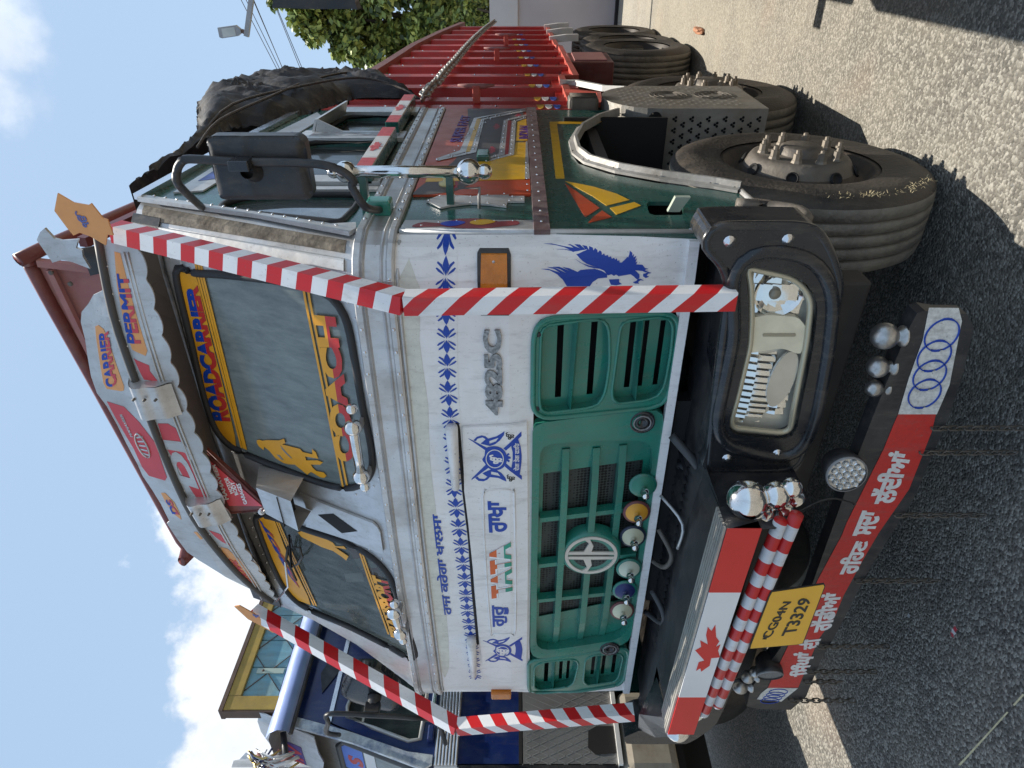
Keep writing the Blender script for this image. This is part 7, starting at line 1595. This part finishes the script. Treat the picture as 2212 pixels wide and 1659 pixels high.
for y in (1.3,3.6,7.2):
    W_=empty('wheel',(.86,y,.5),parent=Nn)
    lathe('tyre',W_,(.86,y,.5),(-1,0,0),[(0,.30),(.0,.42),(-.03,.49),(-.25,.5)],TYRE,32); lathe('rim',W_,(.86,y,.5),(-1,0,0),[(-.02,.31),(-.08,0)],DIRTM,20)
box('side_hook',Nn,(.56,2.75,1.86),(.72,2.85,1.9),BLK)

# ============================================================ BACKGROUND
CON=mat('grey_plastered_wall',(.40,.37,.375),.8,0,.06,2,.1,20); CON2=mat('paler_wall_coping',(.50,.49,.48),.8,0,.05,2,.1,20)
wl=box('wall',None,(-6.5,10.75,0),(5.5,10.95,1.64),CON); tag(wl,'grey plastered boundary wall behind the red cargo body','wall')
box('wall_upper_course',wl,(-6.5,10.71,1.64),(5.5,10.97,2.10),CON2)
for i in range(9): box('wall_panel_joint',wl,(-6+1.35*i,10.744,.02),(-5.985+1.35*i,10.75,1.63),DIRTM)
box('wall_footing',wl,(-6.5,10.66,0),(5.5,10.75,.05),DARK)
LEAF=[mat('leaf_green_a',(.17,.22,.05),.5,0,.3,3),mat('leaf_green_b',(.36,.40,.10),.5,0,.3,3),mat('leaf_green_c',(.05,.08,.022),.5,0,.3,3)]
for m in LEAF:
    b_=m.node_tree.nodes['Principled BSDF']; b_.inputs['Transmission Weight'].default_value=0.0; b_.inputs['Subsurface Weight'].default_value=0
BARK=mat('tree_bark',(.12,.095,.07),.9,0,.2,10,.6,20)
def tree(loc,h,blobs,nl,label,seed,ls=.11):
    random.seed(seed)
    t=empty('tree',loc,label,'tree'); x,y,_=loc
    tr=sweep('trunk',t,[(x,y,0),(x+.1,y,h*.25),(x-.05,y+.1,h*.5),(x+.1,y,h*.8)],[.18,.14,.10,.04],BARK,False,8,sm=3)
    for (bx_,by_,bz_,br) in blobs: sweep('limb',t,[(x,y,h*.35),((x+bx_)/2,(y+by_)/2,(h*.35+bz_)/2+.2),(bx_,by_,bz_)],[.07,.045,.015],BARK,False,6,sm=3)
    bm=bmesh.new()
    for (bx_,by_,bz_,br) in blobs:
        subs=[]
        for k in range(16):
            v=Vector((random.gauss(0,1),random.gauss(0,1),random.gauss(0,1))).normalized()*br*random.uniform(.5,1.05); subs.append((Vector((bx_,by_,bz_))+v,br*random.uniform(.18,.34)))
        for k in range(nl):
            c_,r_=random.choice(subs); v=Vector((random.gauss(0,1),random.gauss(0,1),random.gauss(0,1))).normalized()*r_*random.uniform(.3,1)**.6
            p=c_+v; u=Vector((random.gauss(0,1),random.gauss(0,1),random.gauss(0,.5)-.5)).normalized(); w_=u.orthogonal().normalized(); w_.rotate(Matrix.Rotation(random.uniform(0,6.28),3,u)); s=ls*random.uniform(.6,1.3)
            vs=[bm.verts.new(p),bm.verts.new(p+u*s*.5+w_*s*.28),bm.verts.new(p+u*s),bm.verts.new(p+u*s*.5-w_*s*.28)]; f_=bm.faces.new(vs); f_.material_index=random.choice([0,0,1,1,2])
    cr=fin(bm,'crown',LEAF,t); cr['kind']='stuff'; return t
tree((-.9,13.4,0),6.2,[(-1.0,13.0,3.1,1.0),(-.2,12.9,3.9,1.1),(.3,12.8,5.0,1.0),(-.75,13.1,4.5,.75),(1.2,13,4.4,1.0),(.0,13.2,2.8,.9),(-2.0,13.3,3.0,.8),(-.2,12.9,5.7,.6),(.6,13.2,3.4,1.0),(-.55,13,5.5,.5),(-1.0,13,5.0,.5),(-1.2,13,4.3,.6),(-1.05,13,3.6,.6)],3000,'leafy tree with dark green crown just behind the wall',1,.15)
tree((2.6,14.5,0),6.5,[(1.4,14.5,5.6,1.1),(2.4,14.6,5.0,1.2),(2.0,14.2,3.6,1.1)],2400,'taller leafy tree cut off by the edge of view',2)
tree((-.6,12.0,0),2.9,[(-.35,11.8,2.35,.45),(.2,11.8,2.5,.45),(-.8,12.0,2.2,.5)],1600,'low bright green bush topping the wall',4,.09)
# street lamp
LG=mat('lamp_grey',(.30,.30,.31),.5,.3,.1)
la=empty('street_lamp',(.9,9,0),'grey floodlight on a bracket arm against the sky','street lamp')
sweep('lamp_post',la,[(.9,9,0),(.9,9,5.15)],.06,LG,False,10)
sweep('lamp_arm',la,[(.9,9,5.05),(-.47,9,5.55)],.032,LG,False,4,square=True)
hd_=prism('lamp_head',la,[(-.355,8.95,5.925),(-.325,8.95,5.665),(-.375,8.95,5.605),(-.425,8.95,5.600),(-.462,8.95,5.655),(-.492,8.95,5.89),(-.478,8.95,5.925)],(0,.07,0),LG)
prism('lamp_glass',hd_,[(-.365,8.945,5.87),(-.345,8.945,5.68),(-.455,8.945,5.68),(-.478,8.945,5.87)],(0,.006,0),mat('lamp_pale_glass',(.45,.47,.46),.3))
sweep('lamp_knuckle',la,[(-.40,9,5.60),(-.43,9,5.54)],.03,mat('rusty_knuckle',(.15,.09,.07),.7),False,8)
WI=mat('cable_black',(.05,.05,.055),.6)
for k,l in (('w1','uppermost overhead cable crossing the sky by the lamp'),('w2','second overhead cable of the upper bundle'),('w3','third overhead cable of the upper bundle, most nearly level'),('w4','fourth overhead cable, lowest of the upper bundle'),('w5','upper cable of the lower overhead pair'),('w6','lower cable of the lower overhead pair')):
    a,b=[Vector((p[0],20,p[1])) for p in D[k]]; d=b-a
    pts=[a-d*1.2+Vector((0,0,.5))]+[a+d*t-Vector((0,0,.25*math.sin(math.pi*t))) +Vector((0,0,0)) for t in (-.3,0,.3,.6,1)]+[b+d*1.5]
    tag(sweep('overhead_cable',None,[a-d*1.5,a,b,b+d*2.5],.011,WI,False,5),l,'cable','overhead cables behind the trucks')
# rubble and litter
(sx0,sy0),(sx1,sy1)=D['stone']
bm=bmesh.new(); bmesh.ops.create_icosphere(bm,subdivisions=3,radius=1); random.seed(2)
for v in bm.verts: n=noise.noise(v.co*1.7)*.35; v.co=Vector((v.co.x*.030,v.co.y*.13,max(-.6,v.co.z)*.045))*(1+n)+Vector(((sx0+sx1)/2,(sy0+sy1)/2,.025))
tag(fin(bm,'stone',mat('reddish_stone',(.38,.18,.10),.8,0,.25,25,.5,30)),'reddish brown stone lying on the sunlit asphalt','stone')
def scrap(p,s,m,l):
    bm=bmesh.new(); n=4; G_={}
    for i in range(n+1):
        for j in range(n+1): G_[i,j]=bm.verts.new((p[0]+(i/n-.5)*s[0]+.003*math.sin(j*2),p[1]+(j/n-.5)*s[1],.006+.008*abs(math.sin(i*1.7+j))))
    for i in range(n):
        for j in range(n): bm.faces.new((G_[i,j],G_[i+1,j],G_[i+1,j+1],G_[i,j+1]))
    tag(fin(bm,'litter',m,None,True),l,'litter')
scrap(D['lit1'][0],(.05,.02),stripes('wrapper',(1,0,0),.035,(.7,.7,.7),(.6,.06,.08)),'small red and white wrapper scrap on shaded asphalt')
scrap(D['lit2'][0],(.018,.014),FWH,'tiny white paper scrap on shaded asphalt')
random.seed(9)
bm=bmesh.new()
for i in range(420):
    x=random.uniform(-3.4,.7);y=random.uniform(-1.0,1.6) if i<300 else random.uniform(1.6,8); s=random.uniform(.003,.009)
    vs=[bm.verts.new((x+s*math.cos(k*1.57+i)*random.uniform(.7,1.2),y+s*math.sin(k*1.57+i)*random.uniform(.7,1.2),.001)) for k in range(4)]; t=bm.verts.new((x,y,s*.9))
    for k in range(4): bm.faces.new((vs[k],vs[(k+1)%4],t))
tag(fin(bm,'gravel',mat('loose_grit',(.30,.28,.24),.8,0,.3,50)),'loose pale grit scattered on the asphalt','gravel',kind='stuff')
